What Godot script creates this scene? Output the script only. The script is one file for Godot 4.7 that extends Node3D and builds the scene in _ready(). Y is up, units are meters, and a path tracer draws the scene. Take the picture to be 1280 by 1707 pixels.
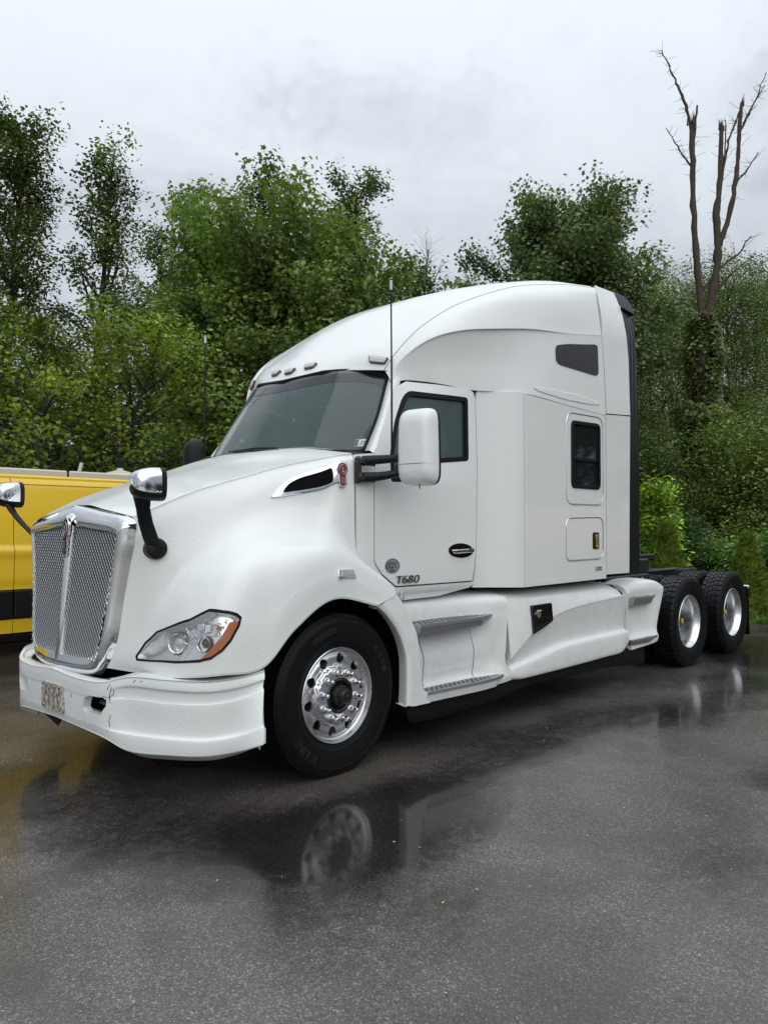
extends Node3D

const RX := Vector3(1, 0, 0)
const UPV := Vector3(0, 1, 0)
const OUTZ := Vector3(0, 0, 1)
var M := {}
var taken := {}
var truck: Node3D


class MB:
	var v := PackedVector3Array()
	var n := PackedVector3Array()
	var uv := PackedVector2Array()
	var col := PackedColorArray()
	var tinted := false

	func tri(a: Vector3, b: Vector3, c: Vector3, na: Vector3, nb: Vector3, nc: Vector3) -> void:
		var g := (c - a).cross(b - a)
		if g.length_squared() < 1e-16:
			return
		if g.dot(na + nb + nc) < 0.0:
			v.append_array([a, c, b])
			n.append_array([na, nc, nb])
		else:
			v.append_array([a, b, c])
			n.append_array([na, nb, nc])

	func flat(a: Vector3, b: Vector3, c: Vector3, hint := Vector3.ZERO) -> void:
		var g := (c - a).cross(b - a)
		if g.length_squared() < 1e-18:
			return
		g = g.normalized()
		if hint != Vector3.ZERO and g.dot(hint) < 0.0:
			g = -g
		tri(a, b, c, g, g, g)

	func quad(a: Vector3, b: Vector3, c: Vector3, d: Vector3, hint := Vector3.ZERO) -> void:
		flat(a, b, c, hint)
		flat(a, c, d, hint)

	# a box with chamfered edges; axes may be turned
	func box(at: Vector3, size: Vector3, r := 0.0, turn := Basis.IDENTITY) -> void:
		var h := size / 2.0
		r = minf(r, minf(h.x, minf(h.y, h.z)) * 0.95)
		for ax in 3:
			var b1 := (ax + 1) % 3
			var b2 := (ax + 2) % 3
			for s in [-1.0, 1.0]:
				var q := []
				for k in [[-1, -1], [1, -1], [1, 1], [-1, 1]]:
					var p := Vector3.ZERO
					p[ax] = s * h[ax]
					p[b1] = k[0] * (h[b1] - r)
					p[b2] = k[1] * (h[b2] - r)
					q.append(at + turn * p)
				var hint := Vector3.ZERO
				hint[ax] = s
				quad(q[0], q[1], q[2], q[3], turn * hint)
		if r <= 0.0:
			return
		for ax in 3:
			var b1 := (ax + 1) % 3
			var b2 := (ax + 2) % 3
			for s1 in [-1.0, 1.0]:
				for s2 in [-1.0, 1.0]:
					var q := []
					for k in [[-1, 0], [1, 0], [1, 1], [-1, 1]]:
						var p := Vector3.ZERO
						p[ax] = k[0] * (h[ax] - r)
						p[b1] = s1 * (h[b1] - (r if k[1] == 1 else 0.0))
						p[b2] = s2 * (h[b2] - (0.0 if k[1] == 1 else r))
						q.append(at + turn * p)
					var hint := Vector3.ZERO
					hint[b1] = s1
					hint[b2] = s2
					quad(q[0], q[1], q[2], q[3], turn * hint)
		for sx in [-1.0, 1.0]:
			for sy in [-1.0, 1.0]:
				for sz in [-1.0, 1.0]:
					var s := Vector3(sx, sy, sz)
					flat(at + turn * (s * Vector3(h.x, h.y - r, h.z - r)), at + turn * (s * Vector3(h.x - r, h.y, h.z - r)), at + turn * (s * Vector3(h.x - r, h.y - r, h.z)), turn * s)

	# a smooth tube through points; rad is one radius for all or one for each
	func tube(pts: Array, rad: Variant, sides := 8, caps := true) -> void:
		var rings := []
		var norms := []
		var side := Vector3.ZERO
		for i in pts.size():
			var t: Vector3 = (pts[mini(i + 1, pts.size() - 1)] - pts[maxi(i - 1, 0)]).normalized()
			if side == Vector3.ZERO:
				side = t.cross(Vector3.UP if absf(t.y) < 0.9 else Vector3.RIGHT).normalized()
			side = (side - t * side.dot(t)).normalized()
			var other := t.cross(side)
			var r: float = rad[i] if rad is Array else rad
			var ring := []
			var nn := []
			for k in sides:
				var a := TAU * k / sides
				var d := side * cos(a) + other * sin(a)
				ring.append(pts[i] + d * r)
				nn.append(d)
			rings.append(ring)
			norms.append(nn)
		for i in pts.size() - 1:
			for k in sides:
				var l := (k + 1) % sides
				tri(rings[i][k], rings[i][l], rings[i + 1][l], norms[i][k], norms[i][l], norms[i + 1][l])
				tri(rings[i][k], rings[i + 1][l], rings[i + 1][k], norms[i][k], norms[i + 1][l], norms[i + 1][k])
		if caps:
			for e in [0, pts.size() - 1]:
				var out: Vector3 = (pts[e] - pts[1 if e == 0 else e - 1]).normalized()
				for k in sides:
					flat(pts[e], rings[e][k], rings[e][(k + 1) % sides], out)

	# turns a profile of (radius, height) about an axis through c along the basis' z
	func lathe(prof: Array, c := Vector3.ZERO, segs := 48, turn := Basis.IDENTITY, sharp := 0.8) -> void:
		var m := prof.size()
		var sn := []
		for i in m - 1:
			var d: Vector2 = (prof[i + 1] - prof[i]).normalized()
			sn.append(Vector2(d.y, -d.x))
		for i in m - 1:
			var n0: Vector2 = sn[i]
			var n1: Vector2 = sn[i]
			if i > 0 and sn[i - 1].dot(sn[i]) > sharp:
				n0 = (sn[i - 1] + sn[i]).normalized()
			if i < m - 2 and sn[i + 1].dot(sn[i]) > sharp:
				n1 = (sn[i + 1] + sn[i]).normalized()
			for k in segs:
				var q := []
				for e in [[i, k, n0], [i, k + 1, n0], [i + 1, k + 1, n1], [i + 1, k, n1]]:
					var a: float = TAU * e[1] / segs
					var w := Vector3(cos(a), sin(a), 0)
					q.append(c + turn * (w * prof[e[0]].x + Vector3(0, 0, prof[e[0]].y)))
					q.append(turn * (w * e[2].x + Vector3(0, 0, e[2].y)))
				tri(q[0], q[2], q[4], q[1], q[3], q[5])
				tri(q[0], q[4], q[6], q[1], q[5], q[7])

	# a smooth sheet through a grid of points
	func sheet(g: Array, hint := Vector3.ZERO) -> void:
		var rows := g.size()
		var cols: int = g[0].size()
		var nn := []
		for i in rows:
			var r := PackedVector3Array()
			for j in cols:
				var du: Vector3 = g[mini(i + 1, rows - 1)][j] - g[maxi(i - 1, 0)][j]
				var dv: Vector3 = g[i][mini(j + 1, cols - 1)] - g[i][maxi(j - 1, 0)]
				var q := du.cross(dv).normalized()
				if q.length_squared() < 0.5:
					q = hint.normalized()
				if hint != Vector3.ZERO and q.dot(hint) < 0.0:
					q = -q
				r.append(q)
			nn.append(r)
		for i in rows - 1:
			for j in cols - 1:
				tri(g[i][j], g[i + 1][j], g[i + 1][j + 1], nn[i][j], nn[i + 1][j], nn[i + 1][j + 1])
				tri(g[i][j], g[i + 1][j + 1], g[i][j + 1], nn[i][j], nn[i + 1][j + 1], nn[i][j + 1])

	# a panel cut to an outline (holes left out) and laid on the surface f(Vector2) -> Vector3; its edges turn in by lip
	func panel(out: PackedVector2Array, holes: Array, f: Callable, cell: Vector2, hint: Vector3, lip := 0.02, hole_lip := 0.0) -> void:
		var lo := out[0]
		var hi := out[0]
		for p in out:
			lo = lo.min(p)
			hi = hi.max(p)
		var nx := maxi(1, ceili((hi.x - lo.x) / cell.x))
		var ny := maxi(1, ceili((hi.y - lo.y) / cell.y))
		var cx := (hi.x - lo.x) / nx
		var cy := (hi.y - lo.y) / ny
		var mark := {}
		for poly in [out] + holes:
			for i in poly.size():
				var a: Vector2 = poly[i]
				var b: Vector2 = poly[(i + 1) % poly.size()]
				var steps := ceili(maxf(absf(b.x - a.x) / cx, absf(b.y - a.y) / cy) * 6.0) + 1
				for k in steps + 1:
					var p := a.lerp(b, float(k) / steps)
					for ox in [-0.02, 0.02]:
						for oy in [-0.02, 0.02]:
							mark[Vector2i(floori((p.x - lo.x) / cx + ox), floori((p.y - lo.y) / cy + oy))] = true
		var e := 0.004 * maxf(cell.x, cell.y) / 0.05
		var at := {}
		var nrm := func(p: Vector2) -> Vector3:
			var d1: Vector3 = f.call(p + Vector2(e, 0)) - f.call(p - Vector2(e, 0))
			var d2: Vector3 = f.call(p + Vector2(0, e)) - f.call(p - Vector2(0, e))
			var q := d1.cross(d2).normalized()
			return -q if q.dot(hint) < 0.0 else q
		for i in nx:
			for j in ny:
				var r := PackedVector2Array([lo + Vector2(i * cx, j * cy), lo + Vector2((i + 1) * cx, j * cy), lo + Vector2((i + 1) * cx, (j + 1) * cy), lo + Vector2(i * cx, (j + 1) * cy)])
				var bits := []
				if mark.has(Vector2i(i, j)):
					bits = Geometry2D.intersect_polygons(r, out)
					for h in holes:
						var next := []
						for b in bits:
							next.append_array(Geometry2D.clip_polygons(b, h))
						bits = next
				else:
					var mid := r[0] + Vector2(cx, cy) / 2.0
					if not Geometry2D.is_point_in_polygon(mid, out):
						continue
					var gone := false
					for h in holes:
						gone = gone or Geometry2D.is_point_in_polygon(mid, h)
					if gone:
						continue
					bits = [r]
				for b in bits:
					var ids: PackedInt32Array = PackedInt32Array([0, 1, 2, 0, 2, 3]) if b.size() == 4 and bits.size() == 1 and not mark.has(Vector2i(i, j)) else Geometry2D.triangulate_polygon(b)
					for k in range(0, ids.size(), 3):
						var t := []
						for l in 3:
							var p: Vector2 = b[ids[k + l]]
							var key := Vector2i((p * 40000.0).round())
							if not at.has(key):
								at[key] = [f.call(p), nrm.call(p)]
							t.append(at[key])
						tri(t[0][0], t[1][0], t[2][0], t[0][1], t[1][1], t[2][1])
		var rims := []
		if lip > 0.0:
			rims.append([out, lip])
		if hole_lip > 0.0:
			for h in holes:
				rims.append([h, hole_lip])
		for rim in rims:
			var poly: PackedVector2Array = rim[0]
			for i in poly.size():
				var a := poly[i]
				var b := poly[(i + 1) % poly.size()]
				var steps := maxi(1, ceili(maxf(absf(b.x - a.x) / cell.x, absf(b.y - a.y) / cell.y)))
				for k in steps:
					var p := a.lerp(b, float(k) / steps)
					var q := a.lerp(b, float(k + 1) / steps)
					var wp: Vector3 = f.call(p)
					var wq: Vector3 = f.call(q)
					var np: Vector3 = nrm.call(p)
					var nq: Vector3 = nrm.call(q)
					quad(wp, wq, wq - nq * rim[1], wp - np * rim[1])

	# a slab standing proud of a surface: bevelled front at height h, sides down to height -d
	func slab(out: PackedVector2Array, f: Callable, hint: Vector3, h := 0.01, bevel := 0.004, d := 0.01, inner_holes := []) -> void:
		var e := 0.003
		var nrm := func(p: Vector2) -> Vector3:
			var d1: Vector3 = f.call(p + Vector2(e, 0)) - f.call(p - Vector2(e, 0))
			var d2: Vector3 = f.call(p + Vector2(0, e)) - f.call(p - Vector2(0, e))
			var q := d1.cross(d2).normalized()
			return -q if q.dot(hint) < 0.0 else q
		var up := func(p: Vector2, k: float) -> Vector3: return f.call(p) + nrm.call(p) * k
		var low := []
		var big := Rect2(out[0], Vector2.ZERO)
		for p in out:
			big = big.expand(p)
		var scale_of: float = (f.call(big.position + Vector2(0.01, 0)) - f.call(big.position)).length() / 0.01
		var inn := inset(out, bevel / maxf(scale_of, 0.01))
		var step := maxf(big.size.x, big.size.y) / 14.0
		panel(inn, inner_holes, func(p): return up.call(p, h), Vector2(step, step), hint, 0.0, h + d)
		for i in out.size():
			var j := (i + 1) % out.size()
			var steps := maxi(1, ceili((out[j] - out[i]).length() / step))
			for k in steps:
				var p := out[i].lerp(out[j], float(k) / steps)
				var q := out[i].lerp(out[j], float(k + 1) / steps)
				var p2 := inn[i].lerp(inn[j], float(k) / steps)
				var q2 := inn[i].lerp(inn[j], float(k + 1) / steps)
				var side: Vector3 = nrm.call(p) * 0.3 + (up.call(p, 0.0) - up.call(p2, 0.0)).normalized()
				quad(up.call(p, h - bevel), up.call(q, h - bevel), up.call(q2, h), up.call(p2, h), nrm.call(p))
				quad(up.call(p, h - bevel), up.call(q, h - bevel), up.call(q, -d), up.call(p, -d), side)

	static func inset(poly: PackedVector2Array, d: float) -> PackedVector2Array:
		var area := 0.0
		for i in poly.size():
			area += poly[i].cross(poly[(i + 1) % poly.size()])
		var sgn := 1.0 if area > 0.0 else -1.0
		var out := PackedVector2Array()
		for i in poly.size():
			var a := poly[(i + poly.size() - 1) % poly.size()]
			var b := poly[i]
			var c := poly[(i + 1) % poly.size()]
			var d1 := (b - a).normalized()
			var d2 := (c - b).normalized()
			var n1 := Vector2(-d1.y, d1.x) * sgn
			var n2 := Vector2(-d2.y, d2.x) * sgn
			var m := (n1 + n2)
			m = m / maxf(m.length_squared() / 2.0, 0.5)
			out.append(b + m * d)
		return out

	func take(mesh: Mesh, x: Transform3D) -> void:
		for s in mesh.get_surface_count():
			var a := mesh.surface_get_arrays(s)
			var vv: PackedVector3Array = a[Mesh.ARRAY_VERTEX]
			var nn: PackedVector3Array = a[Mesh.ARRAY_NORMAL]
			var ii = a[Mesh.ARRAY_INDEX]
			var ids: PackedInt32Array = ii if ii != null and ii.size() else PackedInt32Array(range(vv.size()))
			for k in range(0, ids.size() - 2, 3):
				var na := x.basis * nn[ids[k]]
				tri(x * vv[ids[k]], x * vv[ids[k + 1]], x * vv[ids[k + 2]], na, x.basis * nn[ids[k + 1]], x.basis * nn[ids[k + 2]])

	func add(o: MB, mirrored := false) -> void:
		var k := Vector3(1, 1, -1) if mirrored else Vector3.ONE
		for i in range(0, o.v.size(), 3):
			tri(o.v[i] * k, o.v[i + 1] * k, o.v[i + 2] * k, o.n[i] * k, o.n[i + 1] * k, o.n[i + 2] * k)

	func mesh() -> ArrayMesh:
		var a := []
		a.resize(Mesh.ARRAY_MAX)
		a[Mesh.ARRAY_VERTEX] = v
		a[Mesh.ARRAY_NORMAL] = n
		if uv.size() == v.size() and v.size():
			a[Mesh.ARRAY_TEX_UV] = uv
		if col.size() == v.size() and v.size():
			a[Mesh.ARRAY_COLOR] = col
		var m := ArrayMesh.new()
		if v.size():
			m.add_surface_from_arrays(Mesh.PRIMITIVE_TRIANGLES, a)
		return m


# a surface through a net of points, columns by rows; with even, row 0 lies on the truck's middle plane
class Net:
	var p: Array
	var even := false

	func _init(pts: Array, mid := false) -> void:
		p = pts
		even = mid

	static func cr(a: Vector3, b: Vector3, c: Vector3, d: Vector3, t: float) -> Vector3:
		return 0.5 * (2.0 * b + (c - a) * t + (2.0 * a - 5.0 * b + 4.0 * c - d) * t * t + (3.0 * b - a - 3.0 * c + d) * t * t * t)

	func row(i: int, t: float) -> Vector3:
		var c: Array = p[i]
		var m := c.size()
		var x := clampf(t, 0.0, 1.0) * (m - 1)
		var k := mini(int(x), m - 2)
		var b: Vector3 = c[k]
		var d: Vector3 = c[k + 1]
		var a: Vector3 = c[k - 1] if k > 0 else (c[1] * Vector3(1, 1, -1) if even else 2.0 * b - d)
		var e: Vector3 = c[k + 2] if k + 2 < m else 2.0 * d - b
		return cr(a, b, d, e, x - k)

	func at(q: Vector2) -> Vector3:
		var t := q.y
		var m := p.size()
		var x := clampf(q.x, 0.0, 1.0) * (m - 1)
		var k := mini(int(x), m - 2)
		var b := row(k, absf(t))
		var c := row(k + 1, absf(t))
		var a := row(k - 1, absf(t)) if k > 0 else 2.0 * b - c
		var d := row(k + 2, absf(t)) if k + 2 < m else 2.0 * c - b
		var r := cr(a, b, c, d, x - k)
		return Vector3(r.x, r.y, -r.z) if even and t < 0.0 else r


func P(a: Array) -> PackedVector2Array:
	var o := PackedVector2Array()
	for i in range(0, a.size(), 2):
		o.append(Vector2(a[i], a[i + 1]))
	return o


func round_poly(a: PackedVector2Array, r: float, n := 5) -> PackedVector2Array:
	var o := PackedVector2Array()
	for i in a.size():
		var p := a[(i + a.size() - 1) % a.size()]
		var q := a[i]
		var s := a[(i + 1) % a.size()]
		var k := minf(r, minf((p - q).length(), (s - q).length()) * 0.48)
		var b := q + (p - q).normalized() * k
		var e := q + (s - q).normalized() * k
		for j in n + 1:
			var t := float(j) / n
			o.append(b.lerp(q, t).lerp(q.lerp(e, t), t))
	return o


func rect(x0: float, y0: float, x1: float, y1: float, r := 0.0, n := 5) -> PackedVector2Array:
	var a := PackedVector2Array([Vector2(x0, y0), Vector2(x1, y0), Vector2(x1, y1), Vector2(x0, y1)])
	return round_poly(a, r, n) if r > 0.0 else a


func numbered(called: String) -> String:
	var k: int = taken.get(called, 0)
	taken[called] = k + 1
	return called if k == 0 else "%s_%03d" % [called, k]


func tag(o: Node3D, label: String, category: String, group := "") -> Node3D:
	o.set_meta("label", label)
	o.set_meta("category", category)
	if group:
		o.set_meta("group", group)
	return o


func thing(called: String, label: String, category: String, at := Vector3.ZERO, turn := 0.0, group := "") -> Node3D:
	var o := Node3D.new()
	o.name = numbered(called)
	add_child(o, true)
	o.position = at
	o.rotation.y = turn
	return tag(o, label, category, group)


func part(called: String, m: MB, mat: Material, parent: Node = self, label := "") -> MeshInstance3D:
	return piece(called, m.mesh(), mat, parent, label)


func piece(called: String, mesh: Mesh, mat: Material, parent: Node = self, label := "") -> MeshInstance3D:
	var o := MeshInstance3D.new()
	o.name = numbered(called) if parent == self else called
	o.mesh = mesh
	o.material_override = mat
	parent.add_child(o, true)
	if label:
		o.set_meta("label", label)
	return o


func struct(called: String, m: MB, mat: Material) -> MeshInstance3D:
	var o := part(called, m, mat)
	o.set_meta("kind", "structure")
	return o


# the same part on both sides of the truck
func both(called: String, m: MB, mat: Material, parent: Node = null) -> Array:
	if parent == null:
		parent = truck
	var o := part(called, m, mat, parent)
	var w := MB.new()
	w.add(m, true)
	return [o, part(called, w, mat, parent)]


func mat(color: Color, rough := 0.5, metal := 0.0, spec := 0.5) -> StandardMaterial3D:
	var m := StandardMaterial3D.new()
	m.albedo_color = color.linear_to_srgb()
	m.roughness = rough
	m.metallic = metal
	m.metallic_specular = spec
	m.cull_mode = BaseMaterial3D.CULL_DISABLED
	return m


func noise_tex(freq: float, kind := FastNoiseLite.TYPE_SIMPLEX_SMOOTH, size := 512, octaves := 4, ramp: Array = [], sd := 1) -> NoiseTexture2D:
	var f := FastNoiseLite.new()
	f.noise_type = kind
	f.frequency = freq
	f.fractal_octaves = octaves
	if octaves <= 1:
		f.fractal_type = FastNoiseLite.FRACTAL_NONE
	f.seed = sd
	if kind == FastNoiseLite.TYPE_CELLULAR:
		f.cellular_return_type = FastNoiseLite.RETURN_CELL_VALUE
	var t := NoiseTexture2D.new()
	t.width = size
	t.height = size
	t.seamless = true
	t.noise = f
	if ramp.size():
		var g := Gradient.new()
		var offs := PackedFloat32Array()
		var cols := PackedColorArray()
		for r in ramp:
			offs.append(r[0])
			cols.append(r[1])
		g.offsets = offs
		g.colors = cols
		t.color_ramp = g
	return t


func grey(x: float) -> Color:
	return Color(x, x, x)


func text_into(m: MB, words: String, at: Transform3D, size: float, depth := 0.004, fontname := "Droid Sans", bold := true) -> void:
	var t := TextMesh.new()
	var f := SystemFont.new()
	f.font_names = PackedStringArray([fontname])
	f.font_weight = 700 if bold else 400
	t.font = f
	t.text = words
	t.font_size = 64
	t.pixel_size = size / 64.0
	t.depth = depth
	t.curve_step = 4.0
	m.take(t, at)


func make_sky() -> ImageTexture:
	var w := 1024
	var h := 512
	var im := Image.create_empty(w, h, false, Image.FORMAT_RGBF)
	var f := FastNoiseLite.new()
	f.noise_type = FastNoiseLite.TYPE_SIMPLEX_SMOOTH
	f.frequency = 1.0
	f.fractal_octaves = 5
	f.fractal_gain = 0.42
	f.domain_warp_enabled = true
	f.domain_warp_amplitude = 0.5
	f.domain_warp_frequency = 1.2
	f.seed = 11
	var low := Color(0.62, 0.67, 0.74)
	for y in h:
		var el := PI * (0.5 - (y + 0.5) / h)
		var up := maxf(sin(el), 0.0)
		for x in w:
			var az := TAU * ((x + 0.5) / w - 0.5)
			var d := Vector3(sin(az) * cos(el), sin(el), -cos(az) * cos(el))
			var l := 0.60 + 0.74 * pow(up, 1.3)
			# clouds hang in a layer: look the noise up where the ray meets it
			var q := Vector3(d.x, 0, d.z) / (up + 0.34) * 0.48
			var c := f.get_noise_3d(q.x + 3.7, q.z * 1.0 - 1.3, 0.0)
			var c2 := f.get_noise_3d(q.x * 0.35 - 4.0, q.z * 0.35 + 7.0, 5.0)
			var k := clampf(0.5 + 0.75 * c + 0.95 * c2, 0.0, 1.0)
			k = k * k * (3.0 - 2.0 * k)
			var g := l * lerpf(0.60, 1.06, k)
			var tint := Color(0.865, 0.94, 1.075).lerp(Color(0.905, 0.985, 1.06), k)
			if el < 0.0:
				im.set_pixel(x, y, Color(0.12, 0.12, 0.11))
			else:
				im.set_pixel(x, y, Color(tint.r * g, tint.g * g, tint.b * g))
	return ImageTexture.create_from_image(im)


func setup() -> void:
	var cam := Camera3D.new()
	cam.name = "camera"
	cam.fov = 66.72
	cam.near = 0.05
	cam.far = 900.0
	add_child(cam)
	cam.position = Vector3(-2.091, 1.524, 4.688)
	cam.rotation = Vector3(deg_to_rad(1.236), deg_to_rad(-46.613), 0.0)
	cam.current = true
	var e := Environment.new()
	e.background_mode = Environment.BG_SKY
	var sky := Sky.new()
	var sm := PanoramaSkyMaterial.new()
	sm.panorama = make_sky()
	sky.sky_material = sm
	e.sky = sky
	e.background_energy_multiplier = 0.72
	e.tonemap_mode = Environment.TONE_MAPPER_LINEAR
	e.tonemap_exposure = 1.36
	e.sdfgi_enabled = true
	e.ssao_enabled = true
	e.ssil_enabled = true
	var we := WorldEnvironment.new()
	we.name = "overcast_air"
	we.environment = e
	add_child(we)
	var sun := DirectionalLight3D.new()
	sun.name = "veiled_sun"
	sun.light_energy = 0.36
	sun.light_color = Color(1.0, 0.985, 0.96)
	sun.light_angular_distance = 85.0
	sun.shadow_enabled = true
	add_child(sun)
	sun.look_at_from_position(Vector3(-0.45, 1.0, 0.75), Vector3.ZERO)


func lin(r: float, g: float, b: float) -> Color:
	return Color(r, g, b).linear_to_srgb()


func drops_map() -> ImageTexture:
	var s := 512
	var im := Image.create_empty(s, s, false, Image.FORMAT_L8)
	im.fill(Color.BLACK)
	var g := RandomNumberGenerator.new()
	g.seed = 5
	for i in 520:
		var c := Vector2(g.randf() * s, g.randf() * s)
		var r := 1.3 + 3.2 * pow(g.randf(), 3.0)
		for y in range(int(c.y - r) - 1, int(c.y + r) + 2):
			for x in range(int(c.x - r) - 1, int(c.x + r) + 2):
				var q := 1.0 - Vector2(x, y).distance_squared_to(c) / (r * r)
				if q > 0.0:
					var px := posmod(x, s)
					var py := posmod(y, s)
					im.set_pixel(px, py, Color(maxf(im.get_pixel(px, py).r, sqrt(q) * minf(r / 4.0, 1.0)), 0, 0))
	return ImageTexture.create_from_image(im)


func triplanar(m: StandardMaterial3D, per_metre: float) -> void:
	m.uv1_triplanar = true
	m.uv1_world_triplanar = true
	m.uv1_scale = Vector3.ONE * per_metre


func materials() -> void:
	var white := mat(Color(0.77, 0.795, 0.785), 0.36, 0.0, 0.42)
	white.clearcoat_enabled = true
	white.clearcoat = 0.5
	white.clearcoat_roughness = 0.1
	white.heightmap_enabled = true
	white.heightmap_texture = drops_map()
	white.heightmap_scale = 0.2
	triplanar(white, 1.7)
	M.white = white
	var dirty := mat(Color(0.73, 0.75, 0.74), 0.42)
	dirty.heightmap_enabled = true
	dirty.heightmap_texture = white.heightmap_texture
	dirty.heightmap_scale = 0.05
	dirty.albedo_texture = noise_tex(0.012, FastNoiseLite.TYPE_SIMPLEX_SMOOTH, 512, 6, [[0.0, lin(0.90, 0.89, 0.87)], [0.35, lin(0.97, 0.97, 0.965)], [0.6, lin(1, 1, 1)], [1.0, lin(1, 1, 1)]], 4)
	triplanar(dirty, 0.9)
	M.dirty = dirty
	M.plate = mat(Color(0.74, 0.77, 0.80), 0.3, 0.0)
	M.plate.albedo_texture = noise_tex(0.03, FastNoiseLite.TYPE_SIMPLEX_SMOOTH, 256, 6, [[0.0, lin(0.85, 0.85, 0.85)], [0.4, lin(0.96, 0.96, 0.96)], [1.0, lin(1, 1, 1)]], 14)
	triplanar(M.plate, 2.0)
	M.core = mat(Color(0.006, 0.006, 0.007), 0.9, 0.0, 0.2)
	var rub := mat(Color(0.007, 0.007, 0.008), 0.55, 0.0, 0.3)
	rub.heightmap_enabled = true
	rub.heightmap_texture = noise_tex(0.05, FastNoiseLite.TYPE_SIMPLEX, 256, 3)
	rub.heightmap_scale = 0.03
	triplanar(rub, 3.0)
	M.rubber = rub
	M.tyre = mat(Color(0.006, 0.006, 0.007), 0.5, 0.0, 0.28)
	M.tyre.heightmap_enabled = true
	M.tyre.heightmap_texture = rub.heightmap_texture
	M.tyre.heightmap_scale = 0.02
	triplanar(M.tyre, 6.0)
	M.tread = mat(Color(0.008, 0.008, 0.010), 0.34, 0.0, 0.4)
	M.plastic = mat(Color(0.008, 0.0085, 0.010), 0.38, 0.0, 0.35)
	M.plastic.heightmap_enabled = true
	M.plastic.heightmap_texture = rub.heightmap_texture
	M.plastic.heightmap_scale = 0.015
	triplanar(M.plastic, 9.0)
	M.gloss = mat(Color(0.008, 0.008, 0.009), 0.08)
	M.chrome = mat(Color(0.80, 0.81, 0.82), 0.07, 1.0)
	M.chrome.heightmap_enabled = true
	M.chrome.heightmap_texture = white.heightmap_texture
	M.chrome.heightmap_scale = 0.05
	triplanar(M.chrome, 2.2)
	M.mesh_wire = mat(Color(0.82, 0.83, 0.84), 0.28, 1.0)
	M.bright = mat(Color(0.78, 0.79, 0.80), 0.12, 1.0)
	var alu := mat(Color(0.70, 0.71, 0.72), 0.42, 1.0)
	alu.roughness_texture = noise_tex(0.02, FastNoiseLite.TYPE_SIMPLEX_SMOOTH, 256, 4, [[0.0, grey(0.45)], [1.0, grey(1.0)]], 8)
	triplanar(alu, 2.0)
	M.alu = alu
	M.step = mat(Color(0.42, 0.43, 0.44), 0.42, 0.85)
	M.steel = mat(Color(0.10, 0.10, 0.105), 0.4, 0.6)
	M.frame = mat(Color(0.012, 0.012, 0.013), 0.45)
	M.grease = mat(Color(0.015, 0.014, 0.013), 0.3)
	M.lens = mat(Color(0.95, 0.97, 0.98), 0.03)
	M.lens.transparency = BaseMaterial3D.TRANSPARENCY_ALPHA
	M.lens.albedo_color.a = 0.06
	M.reflector = mat(Color(0.84, 0.85, 0.85), 0.2, 0.8)
	M.silver = mat(Color(0.52, 0.53, 0.53), 0.35, 0.4)
	M.amber = mat(Color(0.42, 0.10, 0.004), 0.35, 0.0, 0.25)
	M.amber_dark = mat(Color(0.12, 0.035, 0.006), 0.3)
	M.marker = mat(Color(0.62, 0.60, 0.56), 0.3)
	M.red = mat(Color(0.17, 0.008, 0.013), 0.35, 0.0, 0.3)
	M.red_dark = mat(Color(0.05, 0.006, 0.009), 0.35, 0.0, 0.25)
	M.letters = mat(Color(0.014, 0.014, 0.015), 0.45)
	M.nut = mat(Color(0.70, 0.71, 0.72), 0.2, 1.0)
	M.yellow_dot = mat(Color(0.62, 0.36, 0.03), 0.35)
	M.glass = mat(Color(0.10, 0.165, 0.155), 0.03)
	M.glass.heightmap_enabled = true
	M.glass.heightmap_texture = white.heightmap_texture
	M.glass.heightmap_scale = 0.08
	triplanar(M.glass, 2.0)
	M.glass.transparency = BaseMaterial3D.TRANSPARENCY_ALPHA
	M.glass.albedo_color.a = 0.40
	M.dark_glass = mat(Color(0.012, 0.015, 0.017), 0.04)
	M.dark_glass.metallic_specular = 0.75
	M.tint_band = mat(Color(0.03, 0.028, 0.036), 0.15)
	M.upper = mat(Color(0.03, 0.03, 0.036), 0.3)
	M.lining = mat(Color(0.03, 0.034, 0.034), 0.7)
	M.band = mat(Color(0.02, 0.016, 0.026), 0.1)
	M.band.transparency = BaseMaterial3D.TRANSPARENCY_ALPHA
	M.band.albedo_color.a = 0.62
	var gw := mat(Color(0.77, 0.795, 0.785), 0.22)
	gw.clearcoat_enabled = true
	gw.clearcoat = 1.0
	gw.clearcoat_roughness = 0.03
	M.gloss_white = gw
	M.interior = mat(Color(0.035, 0.037, 0.037), 0.8)
	M.curtain = mat(Color(0.045, 0.052, 0.052), 0.9)
	M.sticker_grey = mat(Color(0.25, 0.26, 0.27), 0.4)
	M.sticker_ink = mat(Color(0.04, 0.042, 0.045), 0.5)
	M.badge = mat(Color(0.16, 0.16, 0.165), 0.3, 0.8)
	M.mud = mat(Color(0.52, 0.51, 0.48), 0.6)
	M.mud.albedo_texture = noise_tex(0.03, FastNoiseLite.TYPE_SIMPLEX_SMOOTH, 256, 5, [[0.0, lin(0.25, 0.2, 0.16)], [0.45, lin(0.7, 0.66, 0.6)], [0.6, lin(1, 1, 1)], [1.0, lin(1, 1, 1)]], 21)
	triplanar(M.mud, 3.0)
	M.rust = mat(Color(0.20, 0.155, 0.12), 0.8)
	var yel := mat(Color(0.76, 0.50, 0.022), 0.3)
	yel.clearcoat_enabled = true
	yel.clearcoat = 0.6
	yel.clearcoat_roughness = 0.1
	M.yellow = yel
	M.yellow_dark = mat(Color(0.30, 0.17, 0.005), 0.4)
	M.cream = mat(Color(0.58, 0.55, 0.46), 0.5)


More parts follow.
